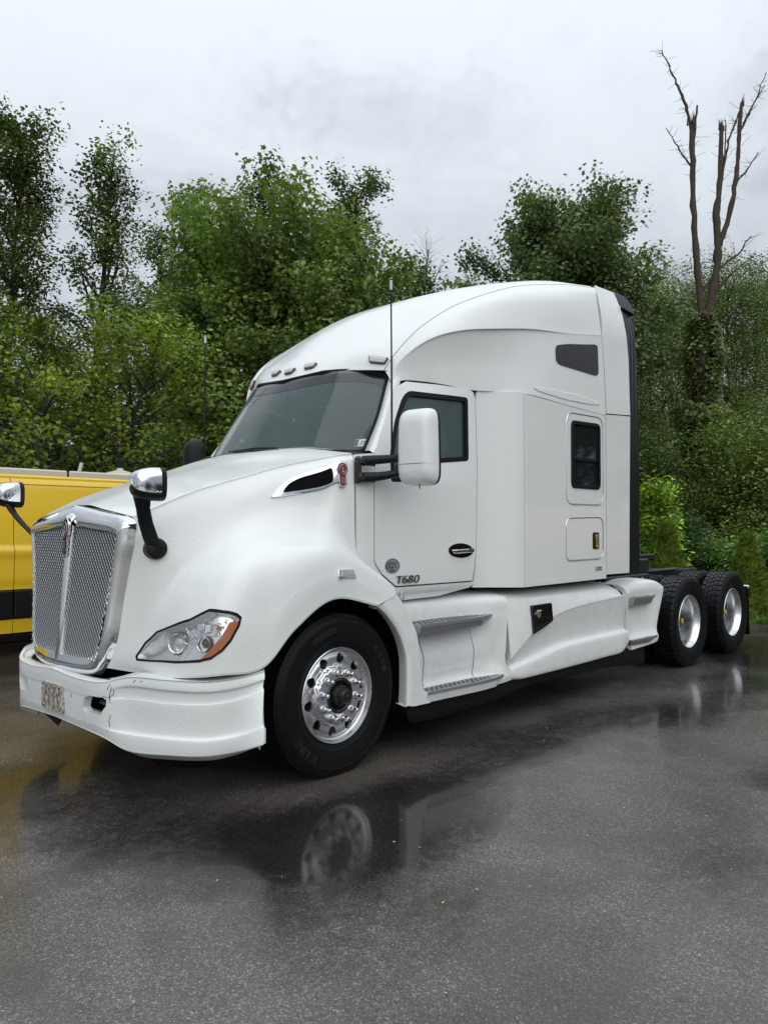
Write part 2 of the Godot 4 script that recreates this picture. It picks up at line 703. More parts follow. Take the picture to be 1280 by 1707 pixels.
func ground() -> void:
	# earth under the trees, out to the horizon
	var earth := mat(Color(1, 1, 1), 0.95)
	earth.albedo_texture = noise_tex(0.02, FastNoiseLite.TYPE_SIMPLEX_SMOOTH, 512, 6, [[0.0, lin(0.025, 0.022, 0.014)], [0.45, lin(0.035, 0.045, 0.018)], [0.6, lin(0.03, 0.06, 0.016)], [1.0, lin(0.06, 0.075, 0.03)]], 2)
	triplanar(earth, 0.12)
	var g := MB.new()
	g.quad(Vector3(-420, -0.012, -420), Vector3(420, -0.012, -420), Vector3(420, -0.012, 420), Vector3(-420, -0.012, 420), UPV)
	struct("ground", g, earth)

	var asph := mat(Color(1, 1, 1), 0.62)
	var grains: Array = [[0.0, lin(0.044, 0.038, 0.032)], [0.30, lin(0.068, 0.0595, 0.050)], [0.60, lin(0.094, 0.083, 0.071)], [0.80, lin(0.134, 0.121, 0.105)], [0.94, lin(0.185, 0.173, 0.158)], [1.0, lin(0.34, 0.325, 0.30)]]
	asph.albedo_texture = noise_tex(0.19, FastNoiseLite.TYPE_CELLULAR, 2048, 1, grains, 7)
	var dome := noise_tex(0.19, FastNoiseLite.TYPE_CELLULAR, 2048, 1, [], 7)
	dome.noise.cellular_return_type = FastNoiseLite.RETURN_DISTANCE
	asph.heightmap_enabled = true
	asph.heightmap_texture = dome
	asph.heightmap_scale = -0.13
	asph.detail_enabled = true
	asph.detail_blend_mode = BaseMaterial3D.BLEND_MODE_MUL
	asph.detail_albedo = noise_tex(0.012, FastNoiseLite.TYPE_SIMPLEX_SMOOTH, 1024, 6, [[0.0, lin(0.5, 0.49, 0.47)], [0.42, lin(0.8, 0.79, 0.77)], [0.58, lin(1, 1, 1)], [1.0, lin(1.0, 1.0, 1.0)]], 31)
	asph.detail_uv_layer = BaseMaterial3D.DETAIL_UV_2
	triplanar(asph, 0.45)
	asph.uv2_triplanar = true
	asph.uv2_world_triplanar = true
	asph.uv2_scale = Vector3.ONE * 0.09
	asph.clearcoat_enabled = true
	asph.clearcoat = 1.0
	asph.clearcoat_roughness = 0.26
	M.asphalt = asph
	var a := MB.new()
	var edge := [Vector2(-30, 30), Vector2(-30, -7.6), Vector2(3, -7.9), Vector2(9.5, -7.2), Vector2(10.4, -4.6), Vector2(11.9, -2.2), Vector2(11.55, 0.05), Vector2(11.15, 0.55), Vector2(10.9, 0.95), Vector2(11.4, 2.6), Vector2(13, 6), Vector2(16, 12), Vector2(18, 30)]
	var poly := PackedVector2Array(edge)
	var ids := Geometry2D.triangulate_polygon(poly)
	for k in range(0, ids.size(), 3):
		var q := []
		for l in 3:
			q.append(Vector3(poly[ids[k + l]].x, 0.0, poly[ids[k + l]].y))
		a.flat(q[0], q[1], q[2], UPV)
	struct("asphalt_pavement", a, asph)

	# rain water standing in the hollows of the asphalt
	var w := 896
	var im := Image.create_empty(w, w, false, Image.FORMAT_RGBA8)
	var f := FastNoiseLite.new()
	f.noise_type = FastNoiseLite.TYPE_SIMPLEX_SMOOTH
	f.frequency = 0.45
	f.fractal_octaves = 5
	f.seed = 3
	var fine := FastNoiseLite.new()
	fine.noise_type = FastNoiseLite.TYPE_CELLULAR
	fine.fractal_type = FastNoiseLite.FRACTAL_NONE
	fine.cellular_return_type = FastNoiseLite.RETURN_CELL_VALUE
	fine.frequency = 30.0
	# hollows: x, z, half length, half width, depth
	var hollows := [[0.5, 1.9, 0.9, 0.65, 1.15], [-0.35, 0.2, 1.2, 1.3, 0.6], [2.4, 1.75, 1.5, 0.5, 0.55], [4.6, 2.0, 1.6, 0.55, 0.6], [7.6, 1.9, 2.2, 0.9, 0.8], [9.6, 1.2, 2.0, 1.4, 0.8], [3.4, 3.1, 0.9, 0.35, 0.5], [1.4, 3.6, 1.0, 0.5, 0.4], [-1.6, 2.3, 0.6, 0.5, 0.4], [1.9, -5.6, 3.0, 1.6, 0.6], [9.0, 3.4, 2.2, 0.8, 0.6]]
	for y in w:
		var z := -8.0 + 14.0 * (y + 0.5) / w
		for x in w:
			var wx := -4.0 + 18.0 * (x + 0.5) / w
			var d := -0.34 + 0.5 * f.get_noise_2d(wx, z * 1.5)
			for hh in hollows:
				var q: float = Vector2((wx - hh[0]) / hh[2], (z - hh[1]) / hh[3]).length_squared()
				if q < 3.0:
					d += hh[4] * exp(-q * 1.3)
			d -= 0.16 * maxf(fine.get_noise_2d(wx, z), 0.0)
			var al := clampf(d * 1.1 + 0.22, 0.03, 0.64)
			im.set_pixel(x, y, Color(0.105, 0.097, 0.088, al))
	var film := mat(Color(1, 1, 1), 0.085)
	film.transparency = BaseMaterial3D.TRANSPARENCY_ALPHA
	film.albedo_texture = ImageTexture.create_from_image(im)
	film.texture_repeat = false
	film.heightmap_enabled = false
	var p := MB.new()
	p.v = PackedVector3Array([Vector3(-4, 0.004, -8), Vector3(14, 0.004, -8), Vector3(14, 0.004, 6), Vector3(-4, 0.004, -8), Vector3(14, 0.004, 6), Vector3(-4, 0.004, 6)])
	p.uv = PackedVector2Array([Vector2(0, 0), Vector2(1, 0), Vector2(1, 1), Vector2(0, 0), Vector2(1, 1), Vector2(0, 1)])
	for k in 6:
		p.n.append(UPV)
	var wet := struct("rain_water", p, film)
	wet.set_meta("kind", "structure")


func flip(a: PackedVector2Array) -> PackedVector2Array:
	var o := PackedVector2Array()
	for p in a:
		o.append(Vector2(p.x, -p.y))
	o.reverse()
	return o


func normal_of(f: Callable, p: Vector2, hint: Vector3) -> Vector3:
	var e := 0.004
	var q: Vector3 = (f.call(p + Vector2(e, 0)) - f.call(p - Vector2(e, 0))).cross(f.call(p + Vector2(0, e)) - f.call(p - Vector2(0, e))).normalized()
	return -q if q.dot(hint) < 0.0 else q


# axes that stand on a surface: z out of it, y as near up as it goes
func stand(n: Vector3, up := Vector3.UP) -> Basis:
	var x := up.cross(n).normalized()
	return Basis(x, n.cross(x), n)


func side_z(x: float, y: float) -> float:
	var b := 1.065 + 0.03 * clampf((x - 1.46) / 1.27, 0, 1)
	b += 0.12 * smoothstep(2.73, 3.22, x) + 0.011 * clampf((x - 3.22) / 1.35, 0, 1)
	var t := maxf(y - 1.85, 0.0) / 0.75
	b -= 0.2 * pow(t, 1.2) * (1.0 - smoothstep(1.9, 2.73, x))
	b -= 0.05 * pow(maxf(1.28 - y, 0.0) / 0.25, 2.0) * (1.0 - smoothstep(2.6, 3.1, x)) * 0.5
	return b


func side(p: Vector2) -> Vector3:
	return Vector3(p.x, p.y, side_z(p.x, p.y))


func wing(p: Vector2) -> Vector3:
	return Vector3(p.x, p.y, 1.226 - 0.12 * pow(maxf(p.y - 3.35, 0.0) / 0.48, 2.0))


func emblem(parent: Node, at: Vector3, basis: Basis, w: float, h: float, enamel: Material) -> void:
	# a red enamel shield: an oval over a barred tail, edged in chrome
	var shape := func(k: float) -> PackedVector2Array:
		var o := PackedVector2Array()
		for i in 17:
			var a := deg_to_rad(-52.0) + deg_to_rad(284.0) * i / 16.0
			o.append(Vector2(cos(a) * w * 0.5, h * 0.17 + sin(a) * h * 0.27) * k)
		o.append(Vector2(-w * 0.27, -h * 0.46) * k)
		o.append(Vector2(0, -h * 0.5) * k)
		o.append(Vector2(w * 0.27, -h * 0.46) * k)
		return o
	var lay := func(p: Vector2) -> Vector3: return at + basis * Vector3(p.x, p.y, 0)
	var n := Node3D.new()
	n.name = "emblem"
	parent.add_child(n, true)
	var rim := MB.new()
	rim.slab(shape.call(1.14), lay, basis.z, 0.006, 0.003, 0.01)
	var red := MB.new()
	red.slab(shape.call(1.0), lay, basis.z, 0.009, 0.002, 0.001)
	var bars := MB.new()
	for i in [-1, 0, 1]:
		bars.box(at + basis * Vector3(i * w * 0.14, -h * 0.28, 0.009), Vector3(w * 0.035, h * 0.3, 0.004), 0.0, basis)
		bars.box(at + basis * Vector3(i * w * 0.11, h * 0.47, 0.007), Vector3(w * 0.05, h * 0.09, 0.004), 0.0, basis)
	var ring := MB.new()
	var pts := []
	for i in 25:
		var a := TAU * i / 24.0
		pts.append(at + basis * Vector3(cos(a) * w * 0.36, h * 0.16 + sin(a) * h * 0.2, 0.0095))
	bars.tube(pts, w * 0.022, 5, false)
	text_into(bars, "K", Transform3D(basis, at + basis * Vector3(-w * 0.02, h * 0.22, 0.0095)), h * 0.15, 0.003)
	text_into(bars, "W", Transform3D(basis, at + basis * Vector3(w * 0.02, h * 0.09, 0.0095)), h * 0.15, 0.003)
	part("shield_rim", rim, M.bright, n)
	part("shield", red, enamel, n)
	part("shield_lines", bars, M.bright, n)


func hood_and_front() -> void:
	var hood_net := [[
	[Vector3(0.16, 1.673, 0), Vector3(0.145, 1.64, 0.28), Vector3(0.145, 1.599, 0.573), Vector3(0.145, 1.588, 0.605), Vector3(0.145, 1.572, 0.609), Vector3(0.145, 1.476, 0.633), Vector3(0.14, 1.325, 0.595), Vector3(0.125, 1.111, 0.552), Vector3(0.11, 0.936, 0.523), Vector3(0.095, 0.81, 0.485), Vector3(0.082, 0.735, 0.445)],
	[Vector3(0.36, 1.74, 0), Vector3(0.34, 1.715, 0.34), Vector3(0.252, 1.653, 0.633), Vector3(0.242, 1.64, 0.665), Vector3(0.242, 1.625, 0.67), Vector3(0.245, 1.53, 0.7), Vector3(0.246, 1.309, 0.715), Vector3(0.233, 1.113, 0.694), Vector3(0.218, 0.974, 0.677), Vector3(0.198, 0.831, 0.645), Vector3(0.195, 0.71, 0.6)],
	[Vector3(0.62, 1.84, 0), Vector3(0.61, 1.82, 0.38), Vector3(0.509, 1.763, 0.691), Vector3(0.498, 1.75, 0.725), Vector3(0.497, 1.734, 0.731), Vector3(0.489, 1.636, 0.765), Vector3(0.459, 1.443, 0.8), Vector3(0.397, 1.282, 0.821), Vector3(0.32, 1.134, 0.913), Vector3(0.262, 0.937, 0.935), Vector3(0.241, 0.72, 0.94)],
	[Vector3(0.88, 1.92, 0), Vector3(0.87, 1.9, 0.42), Vector3(0.802, 1.855, 0.758), Vector3(0.794, 1.843, 0.795), Vector3(0.79, 1.827, 0.803), Vector3(0.767, 1.73, 0.85), Vector3(0.734, 1.573, 0.89), Vector3(0.625, 1.424, 0.966), Vector3(0.488, 1.285, 1.108), Vector3(0.399, 1.024, 1.15), Vector3(0.388, 0.739, 1.145)],
	[Vector3(1.08, 1.98, 0), Vector3(1.08, 1.96, 0.45), Vector3(1.026, 1.925, 0.824), Vector3(1.02, 1.915, 0.865), Vector3(1.016, 1.9, 0.872), Vector3(0.994, 1.81, 0.915), Vector3(0.974, 1.641, 0.945), Vector3(0.868, 1.486, 1.016), Vector3(0.724, 1.336, 1.173), Vector3(0.639, 1.026, 1.215), Vector3(0.61, 0.762, 1.22)],
	[Vector3(1.24, 2.04, 0), Vector3(1.24, 2.028, 0.48), Vector3(1.253, 1.983, 0.894), Vector3(1.255, 1.971, 0.94), Vector3(1.251, 1.957, 0.946), Vector3(1.225, 1.874, 0.985), Vector3(1.217, 1.652, 1), Vector3(1.12, 1.503, 1.056), Vector3(0.975, 1.375, 1.203), Vector3(0.872, 1.181, 1.235), Vector3(0.832, 0.959, 1.235)],
	[Vector3(1.34, 2.075, 0), Vector3(1.345, 2.063, 0.5), Vector3(1.366, 2.01, 0.95), Vector3(1.368, 1.998, 1), Vector3(1.365, 1.987, 1.006), Vector3(1.347, 1.917, 1.04), Vector3(1.332, 1.646, 1.05), Vector3(1.305, 1.492, 1.076), Vector3(1.225, 1.38, 1.198), Vector3(1.159, 1.238, 1.235), Vector3(1.134, 1.109, 1.235)],
	[Vector3(1.41, 2.095, 0), Vector3(1.43, 2.085, 0.52), Vector3(1.466, 2.028, 0.979), Vector3(1.47, 2.015, 1.03), Vector3(1.469, 2.001, 1.034), Vector3(1.462, 1.914, 1.06), Vector3(1.466, 1.452, 1.068), Vector3(1.5, 1.319, 1.086), Vector3(1.596, 1.214, 1.188), Vector3(1.698, 1.103, 1.215), Vector3(1.517, 1.038, 1.235)]]]
	var hood := Net.new(hood_net[0], true)
	var hf := func(p: Vector2) -> Vector3: return hood.at(p)
	var hl := P([0.1235, 0.9408, 0.1172, 0.9201, 0.1424, 0.8676, 0.1822, 0.8446, 0.237, 0.8563, 0.3056, 0.8673, 0.3397, 0.8667, 0.3664, 0.8668, 0.4144, 0.8816, 0.4627, 0.8914, 0.4761, 0.8971, 0.4736, 0.9095, 0.4504, 0.9378, 0.4242, 0.9554, 0.389, 0.9669, 0.3499, 0.9691, 0.2725, 0.965, 0.1872, 0.9533])
	var lamp_hole := MB.inset(hl, -0.004)
	var m := MB.new()
	m.panel(P([0, -1, 1, -1, 1, 1, 0, 1]), [lamp_hole, flip(lamp_hole)], hf, Vector2(0.0125, 0.0125), Vector3(-0.6, 0.8, 0.0), 0.0)
	# the sheet's normals follow its own side, so turn them out by hand
	var shell := MB.new()
	for i in range(0, m.v.size(), 3):
		var nn := []
		for j in 3:
			var away := m.v[i + j] - Vector3(1.15, 0.75, 0.0)
			nn.append(m.n[i + j] if m.n[i + j].dot(away) > 0.0 else -m.n[i + j])
		shell.tri(m.v[i], m.v[i + 1], m.v[i + 2], nn[0], nn[1], nn[2])
	# the arch and seam edges are rolled inwards
	for s in [-1.0, 1.0]:
		for i in 80:
			var a := hood.at(Vector2(i / 80.0, s))
			var b := hood.at(Vector2((i + 1) / 80.0, s))
			var inw := Vector3(0.02, 0.012, -0.07 * s)
			var out := Vector3(0, -0.012, -0.004 * s)
			shell.quad(a, b, b + out, a + out, Vector3(-0.3, 0, s))
			shell.quad(a + out, b + out, b + out + inw, a + out + inw, Vector3(0, -1, 0))
			# rear edge
	for i in 60:
		for s in [-1.0, 1.0]:
			var a := hood.at(Vector2(1, s * i / 60.0))
			var b := hood.at(Vector2(1, s * (i + 1) / 60.0))
			shell.quad(a, b, b + Vector3(-0.005, -0.012, -0.012 * s), a + Vector3(-0.005, -0.012, -0.012 * s), RX)
	part("hood", shell, M.white, truck)

	# headlights: housing, projector bowls, amber strip, clear lens
	for s in [1.0, -1.0]:
		var lamp := Node3D.new()
		lamp.name = "headlight"
		truck.add_child(lamp, true)
		var hint := Vector3(-0.7, 0.2, s)
		var f := func(p: Vector2) -> Vector3: return hood.at(Vector2(p.x, p.y * s))
		var deep := func(p: Vector2) -> Vector3: return f.call(p) - normal_of(f, p, hint) * (0.032 + 0.03 * smoothstep(0.98, 0.86, p.y))
		var house := MB.new()
		house.panel(MB.inset(hl, -0.006), [], deep, Vector2(0.02, 0.012), hint, 0.0)
		for i in hl.size():
			var j := (i + 1) % hl.size()
			house.quad(f.call(hl[i]), f.call(hl[j]), deep.call(hl[j]), deep.call(hl[i]))
		part("housing", house, M.reflector, lamp)
		var seal := MB.new()
		var edge := []
		for i in hl.size() + 1:
			var a := hl[i % hl.size()]
			var b := hl[(i + 1) % hl.size()]
			for k in 3:
				if i < hl.size() or k == 0:
					edge.append(f.call(a.lerp(b, k / 3.0)) + normal_of(f, a, hint) * 0.0)
		seal.tube(edge, 0.0062, 6, false)
		part("seal", seal, M.rubber, lamp)
		for b in [[Vector2(0.2607, 0.9139), 0.05, 0.0], [Vector2(0.3577, 0.9366), 0.036, 0.0]]:
			var c: Vector3 = f.call(b[0]) - normal_of(f, b[0], hint) * 0.028
			var look := stand(Vector3(-1, 0.05, 0.38 * s).normalized())
			var r: float = b[1]
			var bowl := MB.new()
			bowl.lathe([Vector2(r * 1.16, -0.05), Vector2(r * 1.16, 0.004), Vector2(r * 1.1, 0.012), Vector2(r, 0.008), Vector2(r * 0.93, -0.01), Vector2(r * 0.8, -0.025)], c, 32, look)
			part("projector", bowl, M.bright, lamp)
			var rimm := MB.new()
			rimm.lathe([Vector2(r * 1.30, -0.03), Vector2(r * 1.30, 0.0), Vector2(r * 1.17, 0.002)], c, 32, look)
			part("projector_rim", rimm, M.gloss if r < 0.04 else M.steel, lamp)
			var eye := MB.new()
			eye.lathe([Vector2(0.0, 0.0), Vector2(r * 0.35, -0.002), Vector2(r * 0.65, -0.01), Vector2(r * 0.84, -0.026)], c, 24, look)
			part("projector_lens", eye, M.gloss if r < 0.04 else M.silver, lamp)
		# a stepped reflector above, with the turn bulb
		var tc: Vector3 = f.call(Vector2(0.4056, 0.9024)) - normal_of(f, Vector2(0.4056, 0.9024), hint) * 0.03
		var tl := stand(Vector3(-0.9, 0.1, 0.6 * s).normalized())
		var trim := MB.new()
		for k in 3:
			trim.box(tc + tl * Vector3(-0.02 - 0.045 * k, -0.028 + 0.004 * k, 0.0), Vector3(0.04, 0.05, 0.02), 0.006, tl.rotated(Vector3.UP, 0.25 * k * s))
		trim.box(tc + tl * Vector3(-0.07, -0.066, 0.004), Vector3(0.2, 0.006, 0.012), 0.001, tl)
		part("reflector_steps", trim, M.bright, lamp)
		var fin := MB.new()
		var fa := []
		for k in 9:
			var q := (Vector2(0.2607, 0.9139)).lerp(Vector2(0.3577, 0.9366), 0.5) + Vector2(lerpf(-0.03, 0.035, k / 8.0), lerpf(0.035, -0.04, k / 8.0))
			fa.append(f.call(q) - normal_of(f, q, hint) * lerpf(0.012, 0.03, k / 8.0))
		fin.tube(fa, 0.0045, 5)
		part("divider", fin, M.bright, lamp)
		var facets := MB.new()
		var fg := RandomNumberGenerator.new()
		fg.seed = 12
		for k in 60:
			var q := Vector2(fg.randf_range(0.28, 0.46), fg.randf_range(0.86, 0.925))
			if Geometry2D.is_point_in_polygon(q, MB.inset(hl, 0.012)):
				var at: Vector3 = f.call(q) - normal_of(f, q, hint) * 0.034
				facets.box(at, Vector3(0.012, 0.012, 0.012), 0.003, Basis.from_euler(Vector3(fg.randf() * 3.0, fg.randf() * 3.0, fg.randf() * 3.0)))
		var fp := part("facet", facets, M.bright, lamp)
		fp.set_meta("kind", "stuff")
		var bulb := MB.new()
		bulb.lathe([Vector2(0, 0.03), Vector2(0.008, 0.026), Vector2(0.011, 0.015), Vector2(0.010, 0.0)], tc + tl * Vector3(0.0, -0.022, 0.0), 12, tl)
		part("bulb", bulb, M.amber, lamp)
		var amb := MB.new()
		amb.panel(P([0.3499, 0.9685, 0.389, 0.9663, 0.4242, 0.9548, 0.4504, 0.9372, 0.4725, 0.9095, 0.475, 0.9016, 0.4427, 0.9046, 0.433, 0.9176, 0.4169, 0.9308, 0.3873, 0.9492, 0.3648, 0.9608]), [], func(p): return f.call(p) - normal_of(f, p, hint) * 0.007, Vector2(0.015, 0.008), hint, 0.012)
		part("amber_strip", amb, M.amber, lamp)
		var lens := MB.new()
		lens.panel(hl, [], func(p): return f.call(p) + normal_of(f, p, hint) * 0.001, Vector2(0.02, 0.012), hint, 0.0)
		part("lens", lens, M.lens, lamp)

		# side turn lamp over the arch
		var turn := Node3D.new()
		turn.name = "side_lamp"
		truck.add_child(turn, true)
		var sl := MB.new()
		sl.slab(P([0.8504, 0.8779, 0.8935, 0.8605, 0.9022, 0.8944, 0.8568, 0.9159]), f, Vector3(0, 0.2, s), 0.012, 0.004, 0.004)
		part("bezel", sl, M.bright, turn)
		var sl2 := MB.new()
		sl2.slab(MB.inset(P([0.8504, 0.8779, 0.8935, 0.8605, 0.9022, 0.8944, 0.8568, 0.9159]), 0.009), f, Vector3(0, 0.2, s), 0.016, 0.003, 0.0)
		part("lens", sl2, M.silver, turn)

		# hood side vent with its chrome frame and badge
		var vent := Node3D.new()
		vent.name = "side_vent"
		truck.add_child(vent, true)
		var vh := Vector3(0, 0.2, s)
		var vf := MB.new()
		var vin := round_poly(P([0.5568, 0.5396, 0.5872, 0.5105, 0.6332, 0.4974, 0.7979, 0.4919, 0.8117, 0.5382, 0.6304, 0.5426]), 0.02, 4)
		vf.slab(round_poly(P([0.5098, 0.5448, 0.5305, 0.5257, 0.5738, 0.4979, 0.6341, 0.4788, 0.7433, 0.4774, 0.9267, 0.4712, 0.9334, 0.5139, 0.9277, 0.535, 0.7386, 0.5476, 0.6299, 0.5519, 0.561, 0.5533]), 0.015, 3), f, vh, 0.012, 0.005, 0.004, [vin])
		part("frame", vf, M.chrome, vent)
		var vb := MB.new()
		vb.panel(MB.inset(vin, -0.004), [], func(p): return f.call(p) + normal_of(f, p, vh) * 0.002, Vector2(0.03, 0.012), vh, 0.0)
		part("mesh_insert", vb, M.core, vent)
		var vm := MB.new()
		for i in 34:
			for k in [-1.0, 1.0]:
				var pts := []
				for j in 13:
					var q := Vector2(0.54 + 0.011 * i + k * (j - 6) * 0.004, 0.36 + 0.0057 * j)
					if Geometry2D.is_point_in_polygon(q, vin):
						pts.append(f.call(q) + normal_of(f, q, vh) * 0.004)
				if pts.size() > 1:
					vm.tube(pts, 0.0012, 4, false)
		var vmp := part("wire_mesh", vm, M.frame, vent)
		vmp.set_meta("kind", "stuff")
		var en := normal_of(f, Vector2(0.8772, 0.518), vh)
		var eb := stand(en)
		emblem(vent, f.call(Vector2(0.8772, 0.518)) + en * 0.012, eb, 0.072, 0.158, M.red)

		# mirror on its stalk
		var hm := Node3D.new()
		hm.name = "hood_mirror"
		truck.add_child(hm, true)
		var base := MB.new()
		var bn := Vector3(-0.25, 0.05, s).normalized()
		var bc := Vector3(0.238, 1.41, 0.69 * s)
		base.lathe([Vector2(0, 0.062), Vector2(0.045, 0.06), Vector2(0.058, 0.05), Vector2(0.062, 0.03), Vector2(0.064, -0.03)], bc, 28, stand(bn))
		part("base", base, M.plastic, hm)
		var arm := MB.new()
		var ring := []
		var apts := [Vector3(0.222, 1.41, 0.72), Vector3(0.165, 1.475, 0.768), Vector3(0.102, 1.56, 0.825), Vector3(0.060, 1.635, 0.872), Vector3(0.035, 1.70, 0.905)]
		for i in apts.size():
			var row := []
			var hw: float = [0.046, 0.043, 0.040, 0.038, 0.048][i]
			for k in 13:
				var a := TAU * k / 12.0
				row.append((apts[i] + Vector3(cos(a) * hw * 0.72 - sin(a) * 0.02, sin(a) * 0.012, cos(a) * hw * 0.72 + sin(a) * 0.02)) * Vector3(1, 1, s))
			ring.append(row)
		arm.sheet(ring)
		part("arm", arm, M.plastic, hm)
		var head := MB.new()
		var cap := MB.new()
		var hc := Vector3(0.045, 1.762, 0.938)
		var face := Basis(Vector3.UP, -0.12)
		var rows := []
		for i in 13:
			var th := PI * i / 24.0
			var row := []
			var sc := pow(cos(th), 0.5) if i < 12 else 0.0
			for k in 33:
				var a := TAU * k / 32.0
				var ca := signf(cos(a)) * pow(absf(cos(a)), 0.6)
				var sa := signf(sin(a)) * pow(absf(sin(a)), 0.6)
				row.append((hc + face * Vector3(-sin(th) * 0.135 + 0.05, sa * 0.090 * sc, ca * 0.080 * sc)) * Vector3(1, 1, s))
			rows.append(row)
		# the chrome cap comes down over the upper two thirds
		var upper := []
		var lower := []
		for r in rows:
			upper.append([r[30], r[31]] + r.slice(0, 19))
			lower.append(r.slice(18, 31))
		cap.sheet(upper, Vector3(-0.7, 0.7, 0))
		head.sheet(lower, Vector3(-0.7, -0.7, 0))
		var glass := MB.new()
		for k in 32:
			var back: Vector3 = Vector3(0.03, 0, 0)
			var cm: Vector3 = (hc + face * Vector3(0.07, 0, 0)) * Vector3(1, 1, s)
			glass.flat(cm, (rows[0][k] + back).lerp(cm, 0.08), (rows[0][k + 1] + back).lerp(cm, 0.08), RX)
			head.quad(rows[0][k], rows[0][k + 1], rows[0][k + 1] + back, rows[0][k] + back, rows[0][k] - hc * Vector3(1, 1, s))
			head.quad(rows[0][k] + back, rows[0][k + 1] + back, (rows[0][k + 1] + back).lerp(cm, 0.1), (rows[0][k] + back).lerp(cm, 0.1), RX)
		part("chrome_cap", cap, M.bright, hm)
		part("shell", head, M.plastic, hm)
		part("mirror_glass", glass, M.bright, hm)

	# grille: chrome surround, two mesh fields, centre bar, shield
	var grille := Node3D.new()
	grille.name = "grille"
	truck.add_child(grille, true)
	var back := [Vector3(0.162, 1.67, 0), Vector3(0.147, 1.637, 0.28), Vector3(0.147, 1.585, 0.606), Vector3(0.148, 1.476, 0.635), Vector3(0.143, 1.325, 0.597), Vector3(0.128, 1.119, 0.554), Vector3(0.112, 0.93, 0.525), Vector3(0.097, 0.81, 0.487), Vector3(0.084, 0.735, 0.447), Vector3(0.07, 0.675, 0.38), Vector3(0.04, 0.662, 0.2), Vector3(0.025, 0.68, 0)]
	var mid := [Vector3(0.09, 1.665, 0), Vector3(0.09, 1.628, 0.27), Vector3(0.095, 1.575, 0.585), Vector3(0.095, 1.47, 0.615), Vector3(0.09, 1.32, 0.58), Vector3(0.078, 1.115, 0.537), Vector3(0.062, 0.93, 0.508), Vector3(0.05, 0.82, 0.47), Vector3(0.04, 0.75, 0.432), Vector3(0.03, 0.69, 0.37), Vector3(0.008, 0.675, 0.19), Vector3(-0.005, 0.68, 0)]
	var front := [Vector3(0.058, 1.59, 0), Vector3(0.058, 1.568, 0.26), Vector3(0.064, 1.53, 0.555), Vector3(0.064, 1.465, 0.58), Vector3(0.06, 1.315, 0.548), Vector3(0.05, 1.11, 0.508), Vector3(0.036, 0.93, 0.482), Vector3(0.026, 0.83, 0.447), Vector3(0.018, 0.775, 0.412), Vector3(0.008, 0.725, 0.345), Vector3(-0.012, 0.715, 0.18), Vector3(-0.018, 0.712, 0)]
	var lip := [Vector3(0.062, 1.545, 0), Vector3(0.064, 1.528, 0.26), Vector3(0.072, 1.5, 0.525), Vector3(0.072, 1.455, 0.545), Vector3(0.068, 1.31, 0.518), Vector3(0.058, 1.108, 0.48), Vector3(0.044, 0.935, 0.455), Vector3(0.035, 0.845, 0.425), Vector3(0.026, 0.8, 0.395), Vector3(0.016, 0.775, 0.335), Vector3(-0.002, 0.77, 0.18), Vector3(-0.008, 0.77, 0)]
	var inn := []
	for i in lip.size():
		inn.append(lip[i] + Vector3(0.045, 0.0, -0.004))
	var sn := Net.new([back, mid, front, lip], false)
	var gs := []
	for i in 25:
		var row := []
		for j in range(0, 89):
			row.append(sn.at(Vector2(i / 24.0, j / 88.0)))
		gs.append(row)
	var sur := MB.new()
	sur.sheet(gs, Vector3(-1, 0.1, 0.2))
	for j in 88:
		var k0 := j / 88.0
		var q0 := sn.at(Vector2(1, k0))
		var q1 := sn.at(Vector2(1, k0 + 1.0 / 88.0))
		sur.quad(q0, q1, q1 + Vector3(0.045, 0, 0), q0 + Vector3(0.045, 0, 0))
	var whole := MB.new()
	whole.add(sur)
	whole.add(sur, true)
	part("chrome_surround", whole, M.chrome, grille)
	# the field runs back from the centre in a shallow V
	var field := func(z: float, y: float) -> Vector3:
		var k := clampf((y - 0.78) / 0.76, 0, 1)
		return Vector3(lerpf(0.004, 0.068, k) + 0.02 * absf(z), y, z)
	var half := func(y: float) -> float: return lerpf(0.40, 0.545, clampf((y - 0.78) / 0.68, 0, 1))
	for s in [1.0, -1.0]:
		var wires := MB.new()
		var n := 42
		for i in n + 1:
			var y := 0.775 + 0.765 * i / n
			var w: float = half.call(y)
			var pts := []
			var cnt := int((w + 0.03) / 0.015)
			for j in cnt + 1:
				var z := 0.012 + 0.015 * j
				var up := 0.0090 if (i + j) % 2 == 0 else -0.0090
				var q: Vector3 = field.call(z, y + up)
				pts.append((q + Vector3(0.006 if up > 0 else 0.0, 0, 0)) * Vector3(1, 1, s))
			# a flat ribbon bent to and fro
			for j in pts.size() - 1:
				var a: Vector3 = pts[j]
				var b: Vector3 = pts[j + 1]
				var t := Vector3(0.0030, 0.0036, 0.0)
				var d := Vector3(0.0025, -0.001, 0.0)
				wires.quad(a, b, b + t, a + t, Vector3(-1, 0.2, 0))
				wires.quad(a + t, b + t, b + t + d, a + t + d, UPV)
				wires.quad(a, b, b + d, a + d, -UPV)
		var wm := part("grille_mesh", wires, M.mesh_wire, grille)
		wm.set_meta("kind", "stuff")
	var dark := MB.new()
	for i in 10:
		var y0 := 0.76 + 0.08 * i
		var y1 := y0 + 0.08
		for s in [1.0, -1.0]:
			var e0: Vector3 = field.call(half.call(y0) + 0.05, y0)
			var e1: Vector3 = field.call(half.call(y1) + 0.05, y1)
			var c0: Vector3 = field.call(0.0, y0)
			var c1: Vector3 = field.call(0.0, y1)
			var o := Vector3(0.06, 0, 0)
			dark.quad((c0 + o) * Vector3(1, 1, s), (e0 + o) * Vector3(1, 1, s), (e1 + o) * Vector3(1, 1, s), (c1 + o) * Vector3(1, 1, s), Vector3(-1, 0, 0))
	part("backing", dark, M.core, grille)
	var bar := MB.new()
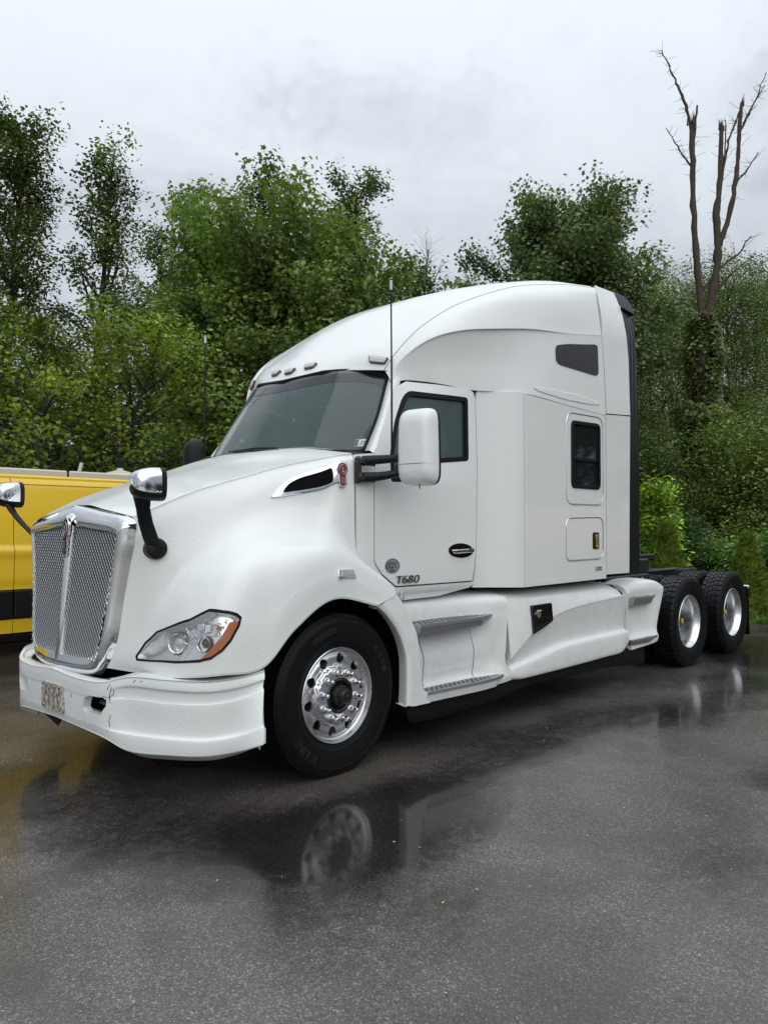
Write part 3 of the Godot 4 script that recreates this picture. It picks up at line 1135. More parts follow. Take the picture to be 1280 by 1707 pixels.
	var brow := []
	for i in 13:
		var k := i / 12.0
		var y := lerpf(0.74, 1.585, k)
		var x := lerpf(-0.018, 0.056, k)
		var row := []
		for j in 9:
			var a := PI * j / 8.0
			row.append(Vector3(x + 0.03 - sin(a) * 0.034, y, -cos(a) * 0.034))
		brow.append(row)
	bar.sheet(brow, Vector3(-1, 0, 0))
	part("centre_bar", bar, M.chrome, grille)
	var peak := MB.new()
	var prow := []
	for i in 9:
		var k := i / 8.0
		var row := []
		for j in 9:
			var a := PI * j / 8.0
			row.append(Vector3(lerpf(0.035, 0.19, k), lerpf(1.585, 1.668, pow(k, 0.6)) - 0.02 + sin(a) * 0.028 * (1.0 - 0.5 * k), -cos(a) * 0.075 * (1.0 - 0.3 * k)))
		prow.append(row)
	peak.sheet(prow, UPV)
	part("peak", peak, M.chrome, grille)
	emblem(grille, Vector3(0.034, 1.482, 0.006), stand(Vector3(-1, 0.03, 0)), 0.070, 0.235, M.red_dark)

	# bumper
	var bump_net := [[
	[Vector3(0.024, 0.692, 0), Vector3(-0.036, 0.688, 0), Vector3(-0.041, 0.674, 0), Vector3(-0.043, 0.647, 0), Vector3(-0.043, 0.629, 0), Vector3(-0.042, 0.6, 0), Vector3(-0.04, 0.582, 0), Vector3(-0.04, 0.54, 0), Vector3(-0.037, 0.457, 0), Vector3(-0.036, 0.439, 0), Vector3(-0.028, 0.403, 0), Vector3(-0.018, 0.389, 0), Vector3(0.08, 0.354, 0)],
	[Vector3(0.032, 0.672, 0.287), Vector3(-0.028, 0.668, 0.3), Vector3(-0.033, 0.655, 0.3), Vector3(-0.035, 0.629, 0.3), Vector3(-0.035, 0.612, 0.3), Vector3(-0.034, 0.583, 0.3), Vector3(-0.032, 0.565, 0.3), Vector3(-0.032, 0.525, 0.3), Vector3(-0.029, 0.445, 0.3), Vector3(-0.028, 0.427, 0.3), Vector3(-0.02, 0.391, 0.299), Vector3(-0.01, 0.378, 0.298), Vector3(0.088, 0.341, 0.288)],
	[Vector3(0.054, 0.679, 0.528), Vector3(-0.004, 0.675, 0.559), Vector3(-0.009, 0.662, 0.56), Vector3(-0.011, 0.632, 0.561), Vector3(-0.011, 0.613, 0.561), Vector3(-0.01, 0.581, 0.56), Vector3(-0.008, 0.562, 0.56), Vector3(-0.008, 0.518, 0.56), Vector3(-0.005, 0.429, 0.559), Vector3(-0.004, 0.41, 0.559), Vector3(0.004, 0.37, 0.557), Vector3(0.013, 0.355, 0.555), Vector3(0.108, 0.315, 0.531)],
	[Vector3(0.193, 0.714, 0.648), Vector3(0.082, 0.71, 0.713), Vector3(0.075, 0.701, 0.717), Vector3(0.073, 0.662, 0.719), Vector3(0.081, 0.644, 0.714), Vector3(0.084, 0.597, 0.712), Vector3(0.077, 0.582, 0.716), Vector3(0.082, 0.468, 0.713), Vector3(0.08, 0.407, 0.714), Vector3(0.067, 0.391, 0.721), Vector3(0.07, 0.315, 0.72), Vector3(0.081, 0.295, 0.714), Vector3(0.155, 0.252, 0.67)],
	[Vector3(0.288, 0.708, 0.825), Vector3(0.191, 0.704, 0.911), Vector3(0.184, 0.696, 0.916), Vector3(0.182, 0.651, 0.918), Vector3(0.19, 0.633, 0.911), Vector3(0.192, 0.583, 0.909), Vector3(0.186, 0.569, 0.915), Vector3(0.191, 0.456, 0.911), Vector3(0.189, 0.396, 0.912), Vector3(0.178, 0.381, 0.922), Vector3(0.18, 0.309, 0.92), Vector3(0.19, 0.289, 0.911), Vector3(0.255, 0.244, 0.854)],
	[Vector3(0.406, 0.7, 0.965), Vector3(0.328, 0.696, 1.069), Vector3(0.324, 0.687, 1.075), Vector3(0.322, 0.643, 1.078), Vector3(0.328, 0.625, 1.07), Vector3(0.33, 0.578, 1.067), Vector3(0.325, 0.564, 1.074), Vector3(0.328, 0.449, 1.069), Vector3(0.327, 0.388, 1.07), Vector3(0.318, 0.373, 1.082), Vector3(0.32, 0.305, 1.08), Vector3(0.328, 0.285, 1.07), Vector3(0.38, 0.25, 1.032)],
	[Vector3(0.511, 0.713, 1.046), Vector3(0.465, 0.709, 1.167), Vector3(0.462, 0.701, 1.174), Vector3(0.461, 0.659, 1.177), Vector3(0.465, 0.641, 1.168), Vector3(0.466, 0.597, 1.165), Vector3(0.463, 0.583, 1.173), Vector3(0.465, 0.467, 1.167), Vector3(0.464, 0.406, 1.169), Vector3(0.459, 0.39, 1.183), Vector3(0.46, 0.321, 1.18), Vector3(0.465, 0.301, 1.168), Vector3(0.488, 0.275, 1.124)],
	[Vector3(0.61, 0.738, 1.081), Vector3(0.61, 0.734, 1.211), Vector3(0.61, 0.726, 1.22), Vector3(0.603, 0.692, 1.232), Vector3(0.6, 0.675, 1.226), Vector3(0.593, 0.643, 1.231), Vector3(0.589, 0.629, 1.243), Vector3(0.564, 0.519, 1.266), Vector3(0.55, 0.459, 1.285), Vector3(0.546, 0.444, 1.304), Vector3(0.529, 0.373, 1.321), Vector3(0.526, 0.355, 1.312), Vector3(0.524, 0.338, 1.267)]]]
	var bumper := Net.new(bump_net[0], true)
	var bf := func(p: Vector2) -> Vector3: return bumper.at(p)
	var bn := Net.new(bump_net[0], false)
	var tow := P([0.1932, 0.4759, 0.2225, 0.4059, 0.2935, 0.4002, 0.3114, 0.4538, 0.3078, 0.5472, 0.279, 0.6156, 0.2531, 0.6228, 0.1922, 0.6229, 0.1789, 0.6057])
	var bm := MB.new()
	var side_f := func(p: Vector2) -> Vector3: return bn.at(p)
	bm.panel(P([0, 0, 1, 0, 1, 1, 0, 1]), [tow], side_f, Vector2(0.02, 0.025), Vector3(-1, 0.0, 1.0), 0.02, 0.05)
	var bw := MB.new()
	bw.add(bm)
	bw.add(bm, true)
	var bumper_node := part("bumper", bw, M.white, truck)
	var gap := MB.new()
	gap.box(Vector3(0.36, 0.56, 0), Vector3(0.36, 0.3, 1.0), 0.02)
	gap.box(Vector3(0.36, 0.78, 0), Vector3(0.4, 0.3, 0.7), 0.02)
	for s in [-1.0, 1.0]:
		gap.box(Vector3(0.52, 0.56, 0.78 * s), Vector3(0.24, 0.30, 0.5), 0.02)
		gap.box(Vector3(0.45, 0.72, 0.72 * s), Vector3(0.3, 0.12, 0.5), 0.02)
	part("bumper_beam", gap, M.core, truck)
	for s in [1.0, -1.0]:
		var hook := MB.new()
		hook.tube([Vector3(0.10, 0.53, 0.43 * s), Vector3(0.05, 0.535, 0.45 * s), Vector3(0.05, 0.535, 0.54 * s), Vector3(0.10, 0.53, 0.56 * s)], 0.014, 8)
		hook.box(Vector3(0.09, 0.475, 0.47 * s), Vector3(0.02, 0.05, 0.06), 0.004)
		part("tow_eye", hook, M.steel, bumper_node)
	var air := MB.new()
	var arow := []
	for i in 2:
		var row := []
		for q in [Vector3(0.10, 0.36, 0.3), Vector3(0.14, 0.33, 0.52), Vector3(0.2, 0.27, 0.7), Vector3(0.32, 0.27, 0.9), Vector3(0.43, 0.27, 1.04), Vector3(0.52, 0.31, 1.15)]:
			var qq: Vector3 = q
			row.append(qq + (Vector3(0.09, -0.11 if q.z > 0.6 and q.z < 1.0 else -0.07, -0.05) if i == 1 else Vector3.ZERO))
		arow.append(row)
	air.sheet(arow, Vector3(-1, -0.2, 0.5))
	both("air_dam", air, M.rubber)
	# number plate frame, blank and stained
	var plate := Node3D.new()
	plate.name = "number_plate"
	truck.add_child(plate, true)
	var pl := MB.new()
	var pf := func(p: Vector2) -> Vector3: return Vector3(-0.0435 + 0.03 * p.x * p.x, p.y, p.x)
	pl.slab(rect(-0.13, 0.435, 0.158, 0.598, 0.014, 3), pf, Vector3(-1, 0, 0), 0.007, 0.002, 0.006)
	part("plate", pl, M.mud, plate)
	var sg := RandomNumberGenerator.new()
	sg.seed = 9
	for k in [-0.085, -0.03, 0.03, 0.085]:
		var stain := MB.new()
		for i in 9:
			var c := Vector2(0.014 + k + sg.randfn(0, 0.009), 0.517 + (i - 4) * 0.014 + sg.randfn(0, 0.004))
			var blot := PackedVector2Array()
			for j in 7:
				var a := TAU * j / 7.0
				blot.append(c + Vector2(cos(a) * (0.006 + 0.007 * sg.randf()), sin(a) * (0.005 + 0.009 * sg.randf())))
			var bp := func(p: Vector2) -> Vector3: return pf.call(p) + Vector3(-0.0078 - 0.0001 * i, 0, 0)
			stain.panel(blot, [], bp, Vector2(0.05, 0.05), Vector3(-1, 0, 0), 0.0)
		part("stain", stain, M.rust, plate)
	for q in [Vector2(-0.1, 0.582), Vector2(0.128, 0.582), Vector2(-0.1, 0.452), Vector2(0.128, 0.452)]:
		var bolts := MB.new()
		bolts.lathe([Vector2(0, 0.006), Vector2(0.005, 0.005), Vector2(0.006, 0)], pf.call(q) + Vector3(-0.007, 0, 0), 8, stand(Vector3(-1, 0, 0)))
		part("bolt", bolts, M.steel, plate)
	# cracked paint by the corner of the bumper
	var runs := [[0.2104, 0, 0.3156, 0.0509, 0.3497, 0.3023], [0.3201, 0.0263, 0.3313, 0.1943, 0.3159, 0.2659], [0.2829, 0, 0.3414, 0.2372, 0.3272, 0.381, 0.3302, 0.5124], [0.2936, 0.3838, 0.321, 0.4105, 0.3484, 0.3745, 0.3497, 0.3023], [0.3328, 0.5927, 0.3229, 0.6298, 0.329, 0.6587], [0.3198, 0.6938, 0.3123, 0.7762], [0.113, 0.5019, 0.1169, 0.5566], [0.4426, 0.2142, 0.4547, 0.1892], [0.4717, 0.2039, 0.481, 0.196], [0, 0.6019, 0, 0.6157]]
	for r in runs:
		var pts := []
		for i in range(0, r.size(), 2):
			pts.append(bn.at(Vector2(r[i], r[i + 1])))
		var crack := MB.new()
		crack.tube(pts, 0.002, 4, false)
		part("crack", crack, M.core, bumper_node)


func cab() -> void:
	# dark core that closes the cab and sleeper behind the outer skin
	var core := MB.new()
	core.box(Vector3(2.05, 1.48, 0), Vector3(1.1, 0.86, 2.02), 0.02)
	core.box(Vector3(4.09, 1.85, 0), Vector3(1.72, 1.56, 2.34), 0.03)
	core.box(Vector3(2.95, 1.5, 0), Vector3(0.8, 0.86, 2.0), 0.02)
	core.box(Vector3(4.42, 2.90, 0), Vector3(0.8, 0.8, 2.3), 0.03)
	core.box(Vector3(1.0, 1.15, 0), Vector3(0.9, 0.5, 1.0), 0.05)
	part("inner_body", core, M.core, truck)

	var roof_net := [[
	[Vector3(1.74, 2.665, 0), Vector3(1.79, 2.69, 0.33), Vector3(1.88, 2.7, 0.53), Vector3(2.023, 2.683, 0.8), Vector3(2.017, 2.656, 0.83), Vector3(2.015, 2.631, 0.85), Vector3(2.018, 2.608, 0.865), Vector3(2.021, 2.585, 0.88), Vector3(2.025, 2.561, 0.9)],
	[Vector3(1.86, 2.815, 0), Vector3(1.91, 2.82, 0.33), Vector3(1.99, 2.832, 0.62), Vector3(2.077, 2.787, 0.84), Vector3(2.065, 2.754, 0.875), Vector3(2.062, 2.728, 0.895), Vector3(2.07, 2.698, 0.9), Vector3(2.09, 2.657, 0.905), Vector3(2.108, 2.606, 0.912)],
	[Vector3(2.05, 2.98, 0), Vector3(2.09, 2.975, 0.34), Vector3(2.16, 2.972, 0.64), Vector3(2.196, 2.922, 0.87), Vector3(2.169, 2.885, 0.935), Vector3(2.163, 2.846, 0.975), Vector3(2.18, 2.823, 0.972), Vector3(2.221, 2.729, 0.965), Vector3(2.267, 2.612, 0.966)],
	[Vector3(2.3, 3.18, 0), Vector3(2.33, 3.17, 0.35), Vector3(2.41, 3.147, 0.66), Vector3(2.34, 3.055, 0.905), Vector3(2.303, 3.004, 1), Vector3(2.314, 2.947, 1.06), Vector3(2.333, 2.921, 1.05), Vector3(2.385, 2.781, 1.03), Vector3(2.434, 2.604, 1.03)],
	[Vector3(2.6, 3.37, 0), Vector3(2.62, 3.36, 0.37), Vector3(2.68, 3.337, 0.69), Vector3(2.621, 3.238, 0.94), Vector3(2.537, 3.145, 1.07), Vector3(2.542, 3.024, 1.14), Vector3(2.561, 2.999, 1.125), Vector3(2.622, 2.809, 1.095), Vector3(2.69, 2.588, 1.094)],
	[Vector3(3, 3.545, 0), Vector3(3, 3.54, 0.39), Vector3(3.03, 3.517, 0.72), Vector3(2.957, 3.397, 0.98), Vector3(2.86, 3.282, 1.115), Vector3(2.913, 3.099, 1.19), Vector3(2.939, 3.074, 1.172), Vector3(2.985, 2.858, 1.15), Vector3(3.017, 2.609, 1.155)],
	[Vector3(3.5, 3.7, 0), Vector3(3.5, 3.69, 0.42), Vector3(3.5, 3.672, 0.76), Vector3(3.46, 3.585, 1), Vector3(3.242, 3.405, 1.15), Vector3(3.349, 3.177, 1.212), Vector3(3.37, 3.149, 1.198), Vector3(3.346, 2.908, 1.195), Vector3(3.307, 2.62, 1.207)],
	[Vector3(4.05, 3.81, 0), Vector3(4.05, 3.8, 0.45), Vector3(4.05, 3.807, 0.82), Vector3(4.05, 3.725, 1.05), Vector3(3.822, 3.522, 1.19), Vector3(3.894, 3.247, 1.222), Vector3(3.896, 3.201, 1.221), Vector3(3.854, 2.932, 1.22), Vector3(3.884, 2.597, 1.224)],
	[Vector3(4.58, 3.905, 0), Vector3(4.58, 3.9, 0.45), Vector3(4.58, 3.88, 0.85), Vector3(4.565, 3.802, 1.11), Vector3(4.483, 3.648, 1.19), Vector3(4.491, 3.335, 1.226), Vector3(4.502, 3.298, 1.226), Vector3(4.544, 2.98, 1.226), Vector3(4.573, 2.581, 1.226)]]]
	var roof := Net.new(roof_net[0], true)
	var rf := func(p: Vector2) -> Vector3: return roof.at(p)
	var rm := MB.new()
	rm.panel(P([0, 0, 1, 0, 1, 1, 0, 1]), [], rf, Vector2(0.0115, 0.0115), Vector3(-0.3, 0.75, 0.75), 0.012)
	var rw := MB.new()
	rw.add(rm)
	rw.add(rm, true)
	var roof_node := part("roof_fairing", rw, M.white, truck)
	# seam between the roof cap and its sides
	var seam := MB.new()
	var pts := []
	for i in 61:
		var p := Vector2(i / 60.0, 0.375)
		pts.append(rf.call(p) + normal_of(rf, p, Vector3(0, 1, 0.6)) * -0.0005)
	seam.tube(pts, 0.0028, 4, false)
	var sw := MB.new()
	sw.add(seam)
	sw.add(seam, true)
	part("seam", sw, M.core, roof_node)
	# roof ribs: two soft raised lines running back from the screen
	# upper window, marker lamps
	for s in [1.0, -1.0]:
		var f := func(p: Vector2) -> Vector3: return roof.at(p) * Vector3(1, 1, s)
		var uw := MB.new()
		uw.slab(round_poly(P([0.8383, 0.8175, 0.841, 0.8025, 0.8777, 0.7914, 0.9736, 0.7862, 0.9819, 0.7927, 0.9803, 0.8854, 0.9713, 0.8915, 0.8568, 0.8739, 0.844, 0.8632]), 0.012, 4), f, Vector3(0, 0, s), 0.006, 0.002, 0.02)
		part("upper_window", uw, M.upper, truck)
		var bl := MB.new()
		bl.slab(round_poly(P([0.7603, 0.9722, 0.7996, 0.9647, 0.9068, 0.9589, 0.9791, 0.9683, 0.9828, 0.9744, 0.9528, 0.9808, 0.8663, 0.9852, 0.7795, 0.9823]), 0.012, 4), f, Vector3(0, 0, s), 0.007, 0.006, 0.004)
		part("roof_blister", bl, M.white, truck)
	var m1 := Vector2(0.0764, 0.325)
	var m2 := Vector2(0.0763, 0.076)
	for q in [[m1.x, m1.y, 1], [m2.x, m2.y, 1], [m2.x - 0.008, 0.0, 1], [m2.x, m2.y, -1], [m1.x, m1.y, -1]]:
		var p := Vector2(q[0], q[1] * q[2])
		var c := roof.at(p)
		var n := normal_of(rf, p, Vector3(-0.6, 0.8, 0))
		var along := (roof.at(p + Vector2(0, 0.01)) - roof.at(p - Vector2(0, 0.01))).normalized()
		var b := Basis(along, n.cross(along), n)
		var lamp := Node3D.new()
		lamp.name = "marker_lamp"
		truck.add_child(lamp, true)
		var wide := 0.16 if q[1] > 0.2 else 0.125
		var base := MB.new()
		var lay := func(u: Vector2) -> Vector3: return c + b * Vector3(u.x, u.y, 0.0)
		base.slab(round_poly(P([-wide / 2, 0.028, wide / 2, 0.028, wide / 2 - 0.02, -0.028, -wide / 2 + 0.02, -0.028]), 0.014, 4), lay, n, 0.02, 0.007, 0.02)
		part("base", base, M.steel, lamp)
		var lens := MB.new()
		lens.slab(round_poly(P([-wide / 2 + 0.009, 0.023, wide / 2 - 0.009, 0.023, wide / 2 - 0.024, -0.022, -wide / 2 + 0.024, -0.022]), 0.01, 4), lay, n, 0.027, 0.006, 0.0)
		part("lens", lens, M.marker, lamp)
		var beads := MB.new()
		for i in 5:
			beads.lathe([Vector2(0, 0.004), Vector2(0.006, 0.002), Vector2(0.007, 0)], c + b * Vector3((i - 2) * wide * 0.13, 0.0, 0.027), 8, b)
		part("diode", beads, M.silver, lamp)

	# windscreen
	var shield_net := [[
	[Vector3(1.4, 2.07, 0), Vector3(1.56, 2.375, 0), Vector3(1.735, 2.66, 0)],
	[Vector3(1.435, 2.07, 0.37), Vector3(1.6, 2.38, 0.35), Vector3(1.785, 2.685, 0.33)],
	[Vector3(1.5, 2.066, 0.64), Vector3(1.68, 2.39, 0.59), Vector3(1.87, 2.695, 0.53)],
	[Vector3(1.705, 2.051, 0.8), Vector3(1.852, 2.366, 0.76), Vector3(2.036, 2.701, 0.69)],
	[Vector3(1.733, 2.059, 0.885), Vector3(1.897, 2.326, 0.86), Vector3(2.062, 2.632, 0.8)]]]
	var both_halves := []
	for i in range(shield_net[0].size() - 1, 0, -1):
		both_halves.append(shield_net[0][i].map(func(q): return q * Vector3(1, 1, -1)))
	both_halves.append_array(shield_net[0])
	var sh := Net.new(both_halves)
	var hint := Vector3(-1, 0.6, 0)
	var ws := Node3D.new()
	ws.name = "windscreen"
	truck.add_child(ws, true)
	var full := round_poly(P([0, -1, 1, -1, 1, 1, 0, 1]), 0.0)
	var frame_out := P([-0.0, -1, 1, -1, 1, 1, 0, 1])
	# columns run across, so x is across and y is up here
	var acr := func(p: Vector2) -> Vector3: return sh_at(sh, p)
	var outer := rect(-1, 0, 1, 1, 0.07, 6)
	var open := rect(-0.965, 0.035, 0.965, 0.955, 0.06, 6)
	var gl := MB.new()
	gl.panel(outer, [], acr, Vector2(0.04, 0.06), hint, 0.0)
	part("glass", gl, M.glass, ws)
	var fr := MB.new()
	fr.panel(outer, [open], func(p): return acr.call(p) + Vector3(0.004, -0.003, 0), Vector2(0.03, 0.03), hint, 0.0)
	part("black_border", fr, M.tint_band, ws)
	var gasket := MB.new()
	var ring := []
	for i in outer.size() + 1:
		var a := outer[i % outer.size()]
		var b := outer[(i + 1) % outer.size()]
		for k in 6:
			if i < outer.size() or k == 0:
				ring.append(acr.call(a.lerp(b, k / 6.0)) + Vector3(-0.002, 0.0015, 0))
	gasket.tube(ring, 0.017, 6, false)
	part("gasket", gasket, M.rubber, ws)
	var band := MB.new()
	band.panel(P([-0.965, 0.84, 0.965, 0.84, 0.965, 0.96, -0.965, 0.96]), [], func(p): return acr.call(p) + Vector3(-0.003, 0.002, 0), Vector2(0.06, 0.06), hint, 0.0)
	part("sun_band", band, M.band, ws)
	var pillar := MB.new()
	pillar.panel(P([-0.55, 0.03, -0.53, 0.03, -0.50, 0.97, -0.52, 0.97]), [], func(p): return acr.call(p) + Vector3(0.012, -0.007, 0), Vector2(0.06, 0.06), hint, 0.0)
	part("centre_strip", pillar, M.tint_band, ws)
	var stick := MB.new()
	var stc: Vector3 = acr.call(Vector2(0.83, 0.125))
	var sn := normal_of(acr, Vector2(0.83, 0.125), hint)
	var sb := stand(sn)
	stick.box(stc + sn * 0.002, Vector3(0.098, 0.062, 0.002), 0.0, sb)
	part("inspection_sticker", stick, mat(Color(0.35, 0.55, 0.42), 0.4), ws)
	var st2 := MB.new()
	st2.box(stc + sn * 0.0035 + sb * Vector3(0.012, 0, 0), Vector3(0.05, 0.05, 0.001), 0.0, sb)
	part("sticker_print", st2, mat(Color(0.75, 0.8, 0.8), 0.4), ws)
	var st3 := MB.new()
	st3.box(stc + sn * 0.0036 + sb * Vector3(-0.035, 0, 0), Vector3(0.022, 0.05, 0.001), 0.0, sb)
	text_into(st3, "2", Transform3D(sb, stc + sn * 0.0045 + sb * Vector3(0.002, 0, 0)), 0.045, 0.001)
	text_into(st3, "5", Transform3D(sb, stc + sn * 0.0045 + sb * Vector3(0.026, 0, 0)), 0.045, 0.001)
	part("sticker_figures", st3, M.sticker_ink, ws)
	var wiper := MB.new()
	wiper.tube([Vector3(1.40, 2.078, 0.36), Vector3(1.40, 2.09, 0.22), Vector3(1.375, 2.098, 0.02), Vector3(1.38, 2.1, -0.15)], [0.012, 0.01, 0.009, 0.007], 6)
	wiper.tube([Vector3(1.41, 2.10, 0.34), Vector3(1.40, 2.115, 0.10), Vector3(1.385, 2.108, -0.22)], [0.006, 0.008, 0.005], 6)
	var wip := MB.new()
	wip.add(wiper)
	part("wiper", wip, M.plastic, truck)
	var wiper2 := MB.new()
	wiper2.tube([Vector3(1.42, 2.07, -0.42), Vector3(1.43, 2.09, -0.55), Vector3(1.50, 2.09, -0.75)], [0.012, 0.01, 0.007], 6)
	part("wiper", wiper2, M.plastic, truck)
	# cowl strip under the glass
	var cow := MB.new()
	var crow := []
	for i in 2:
		var row := []
		for j in 31:
			var q := -1.0 + j / 15.0
			row.append(acr.call(Vector2(q, 0.0)) + Vector3(0.02 - 0.05 * i, -0.012 - 0.02 * i, 0))
		crow.append(row)
	cow.sheet(crow, UPV)
	part("cowl", cow, M.plastic, truck)

	# what can be made out inside
	var ins := MB.new()
	ins.box(Vector3(1.78, 1.97, 0), Vector3(0.5, 0.16, 1.9), 0.05)
	part("dashboard", ins, M.interior, truck)
	var cur := MB.new()
	cur.box(Vector3(2.9, 2.3, 0), Vector3(0.03, 0.75, 2.04), 0.0)
	part("sleeper_curtain", cur, M.curtain, truck)
	for s in [1.0, -1.0]:
		var seat := MB.new()
		seat.box(Vector3(2.45, 2.12, 0.52 * s), Vector3(0.16, 0.66, 0.5), 0.06, Basis(Vector3(0, 0, 1), -0.15))
		seat.box(Vector3(2.53, 2.50, 0.52 * s), Vector3(0.11, 0.18, 0.28), 0.04)
		part("seat", seat, M.interior, truck)
	var wheel := MB.new()
	var wr := []
	for i in 33:
		var a := TAU * i / 32.0
		wr.append(Vector3(2.0, 2.10, 0.52) + Basis(Vector3(0, 0, 1), -0.9) * Vector3(0.0, sin(a) * 0.21, cos(a) * 0.21))
	wheel.tube(wr, 0.016, 6, false)
	part("steering_wheel", wheel, M.interior, truck)
	var head := MB.new()
	head.box(Vector3(2.45, 2.70, 0), Vector3(0.7, 0.03, 1.5), 0.0)
	part("headliner", head, M.interior, truck)

	# side skin: cowl side, screen pillar, door, flare, sleeper wall
	var cw := MB.new()
	cw.panel(round_poly(P([1.478, 2.012, 1.680, 2.036, 1.638, 1.86, 1.638, 1.30, 1.665, 1.262, 1.715, 1.208, 1.86, 1.118, 1.86, 1.05, 1.60, 1.05, 1.478, 1.15]), 0.02, 3), [], side, Vector2(0.05, 0.06), OUTZ, 0.02)
	both("cowl_side", cw, M.white)
	var ap := MB.new()
	var arow := []
	for i in 13:
		var k := i / 12.0
		var a := sh.at(Vector2(1, k))
		var e := Vector2(1.0, 1.0)
		var y := lerpf(2.035, 2.59, k)
		var x := lerpf(1.678, 2.085, pow(k, 0.95))
		var b := Vector3(x, y, side_z(x, y) - 0.004)
		var row := []
		for j in 7:
			var t := j / 6.0
			row.append(a.lerp(b, t) + Vector3(-0.028, 0.01, 0.028) * sin(PI * t))
		arow.append(row)
	ap.sheet(arow, Vector3(-0.5, 0.2, 1))
	both("screen_pillar", ap, M.white)

	var door := P([1.648, 1.31, 1.648, 1.86, 1.690, 2.042, 1.785, 2.190, 1.923, 2.383, 2.021, 2.520, 2.070, 2.568, 2.13, 2.600, 2.386, 2.598, 2.68, 2.586, 2.712, 2.57, 2.728, 2.51, 2.75, 2.012, 2.734, 1.351, 2.697, 1.128, 1.864, 1.130, 1.72, 1.22, 1.67, 1.275])
	var win := round_poly(P([1.80, 1.845, 1.832, 2.037, 1.940, 2.274, 2.062, 2.462, 2.105, 2.508, 2.15, 2.532, 2.378, 2.527, 2.648, 2.525, 2.650, 2.04, 2.268, 2.0, 1.94, 1.97, 1.925, 1.85]), 0.03, 3)
	var dm := MB.new()
	dm.panel(door, [win], side, Vector2(0.045, 0.06), OUTZ, 0.02, 0.02)
	var doors := both("door", dm, M.white)
	for k in 2:
		var s := 1.0 if k == 0 else -1.0
		var f := func(p: Vector2) -> Vector3: return side(p) * Vector3(1, 1, s)
		var h := Vector3(0, 0, s)
		var seal := MB.new()
		seal.slab(win, f, h, 0.003, 0.002, 0.03, [MB.inset(win, 0.035)])
		part("window_seal", seal, M.rubber, doors[k])
		var pane := MB.new()
		pane.panel(MB.inset(win, 0.02), [], func(p): return f.call(p) - h * 0.018, Vector2(0.1, 0.1), h, 0.0)
		part("window", pane, M.glass, doors[k])
		var shade := MB.new()
		shade.panel(MB.inset(win, 0.01), [], func(p): return f.call(p) - h * 0.20, Vector2(0.2, 0.2), h, 0.0)
		part("door_lining", shade, M.lining, doors[k])
		var cup := MB.new()
		var oval := PackedVector2Array()
		for i in 24:
			var a := TAU * i / 24.0
			oval.append(Vector2(2.556 + cos(a) * 0.148 - 0.012 * sin(a), 1.36 + sin(a) * 0.056))
		cup.slab(oval, f, h, 0.003, 0.003, 0.02)
		part("handle_recess", cup, M.gloss, doors[k])
		var bar := MB.new()
		var lay := func(p: Vector2) -> Vector3: return f.call(p) + h * (0.012 + 0.016 * smoothstep(2.41, 2.48, p.x))
		bar.slab(round_poly(P([2.425, 1.368, 2.672, 1.376, 2.672, 1.346, 2.44, 1.340]), 0.012, 4), lay, h, 0.012, 0.006, 0.004)
		part("handle", bar, M.bright, doors[k])
		var lockm := MB.new()
		lockm.box(f.call(Vector2(2.63, 1.361)) + h * 0.042, Vector3(0.06, 0.026, 0.004), 0.0)
		part("lock", lockm, M.steel, doors[k])
		# round silver sticker and the model badge
		var disc := MB.new()
		var ov := PackedVector2Array()
		for i in 32:
			var a := TAU * i / 32.0
			ov.append(Vector2(1.817 + cos(a) * 0.073, 1.27 + sin(a) * 0.053))
		disc.slab(ov, f, h, 0.0015, 0.0005, 0.001)
		part("round_sticker", disc, M.sticker_grey, doors[k])
		var ink := MB.new()
		var wb := stand(h)
		var write := func(words: String, x: float, y: float, size: float) -> void:
			text_into(ink, words, Transform3D(wb, f.call(Vector2(x, y)) + h * 0.002), size, 0.001)
		write.call("CERTIFIED", 1.817, 1.285, 0.026)
		write.call("CLEAN IDLE", 1.817, 1.262, 0.026)
		write.call("● ● ●", 1.817, 1.238, 0.018)
		var lr := []
		for i in 33:
			var a := TAU * i / 32.0
			lr.append(f.call(Vector2(1.817 + cos(a) * 0.064, 1.27 + sin(a) * 0.045)) + h * 0.002)
		ink.tube(lr, 0.0016, 4, false)
		part("sticker_print", ink, M.sticker_ink, doors[k])
		var bd := MB.new()
		var slant := wb * Basis(Vector3(1.55, 0, 0), Vector3(0.22, 1, 0), Vector3(0, 0, 1))
		text_into(bd, "T680", Transform3D(slant, f.call(Vector2(1.972, 1.172)) + h * 0.006), 0.072, 0.012, "Droid Sans", false)
		part("badge", bd, M.badge, doors[k])
	# sill below the door
	var sl := MB.new()
	sl.panel(P([1.80, 1.118, 2.73, 1.116, 2.69, 1.075, 2.36, 1.03, 1.90, 1.022, 1.84, 1.07]), [], func(p): return side(p) + Vector3(0, 0, -0.004 - 0.02 * smoothstep(1.1, 1.05, p.y)), Vector2(0.05, 0.03), OUTZ, 0.06)
	both("door_sill", sl, M.white)
	var slp := MB.new()
	slp.box(Vector3(1.93, 1.062, 1.065), Vector3(0.042, 0.062, 0.02), 0.012)
	both("step_lamp", slp, M.silver)

	var fl := MB.new()
	fl.panel(P([2.760, 2.598, 3.218, 2.614, 3.218, 1.055, 2.718, 1.074, 2.742, 1.35, 2.758, 2.012, 2.737, 2.51]), [], side, Vector2(0.04, 0.08), OUTZ, 0.02)
	both("cab_flare", fl, M.white)
	var hatch := round_poly(P([3.862, 1.735, 4.515, 1.74, 4.515, 2.548, 3.875, 2.54]), 0.11, 6)
	var tool := round_poly(P([3.85, 1.243, 4.505, 1.248, 4.51, 1.632, 3.86, 1.618]), 0.09, 6)
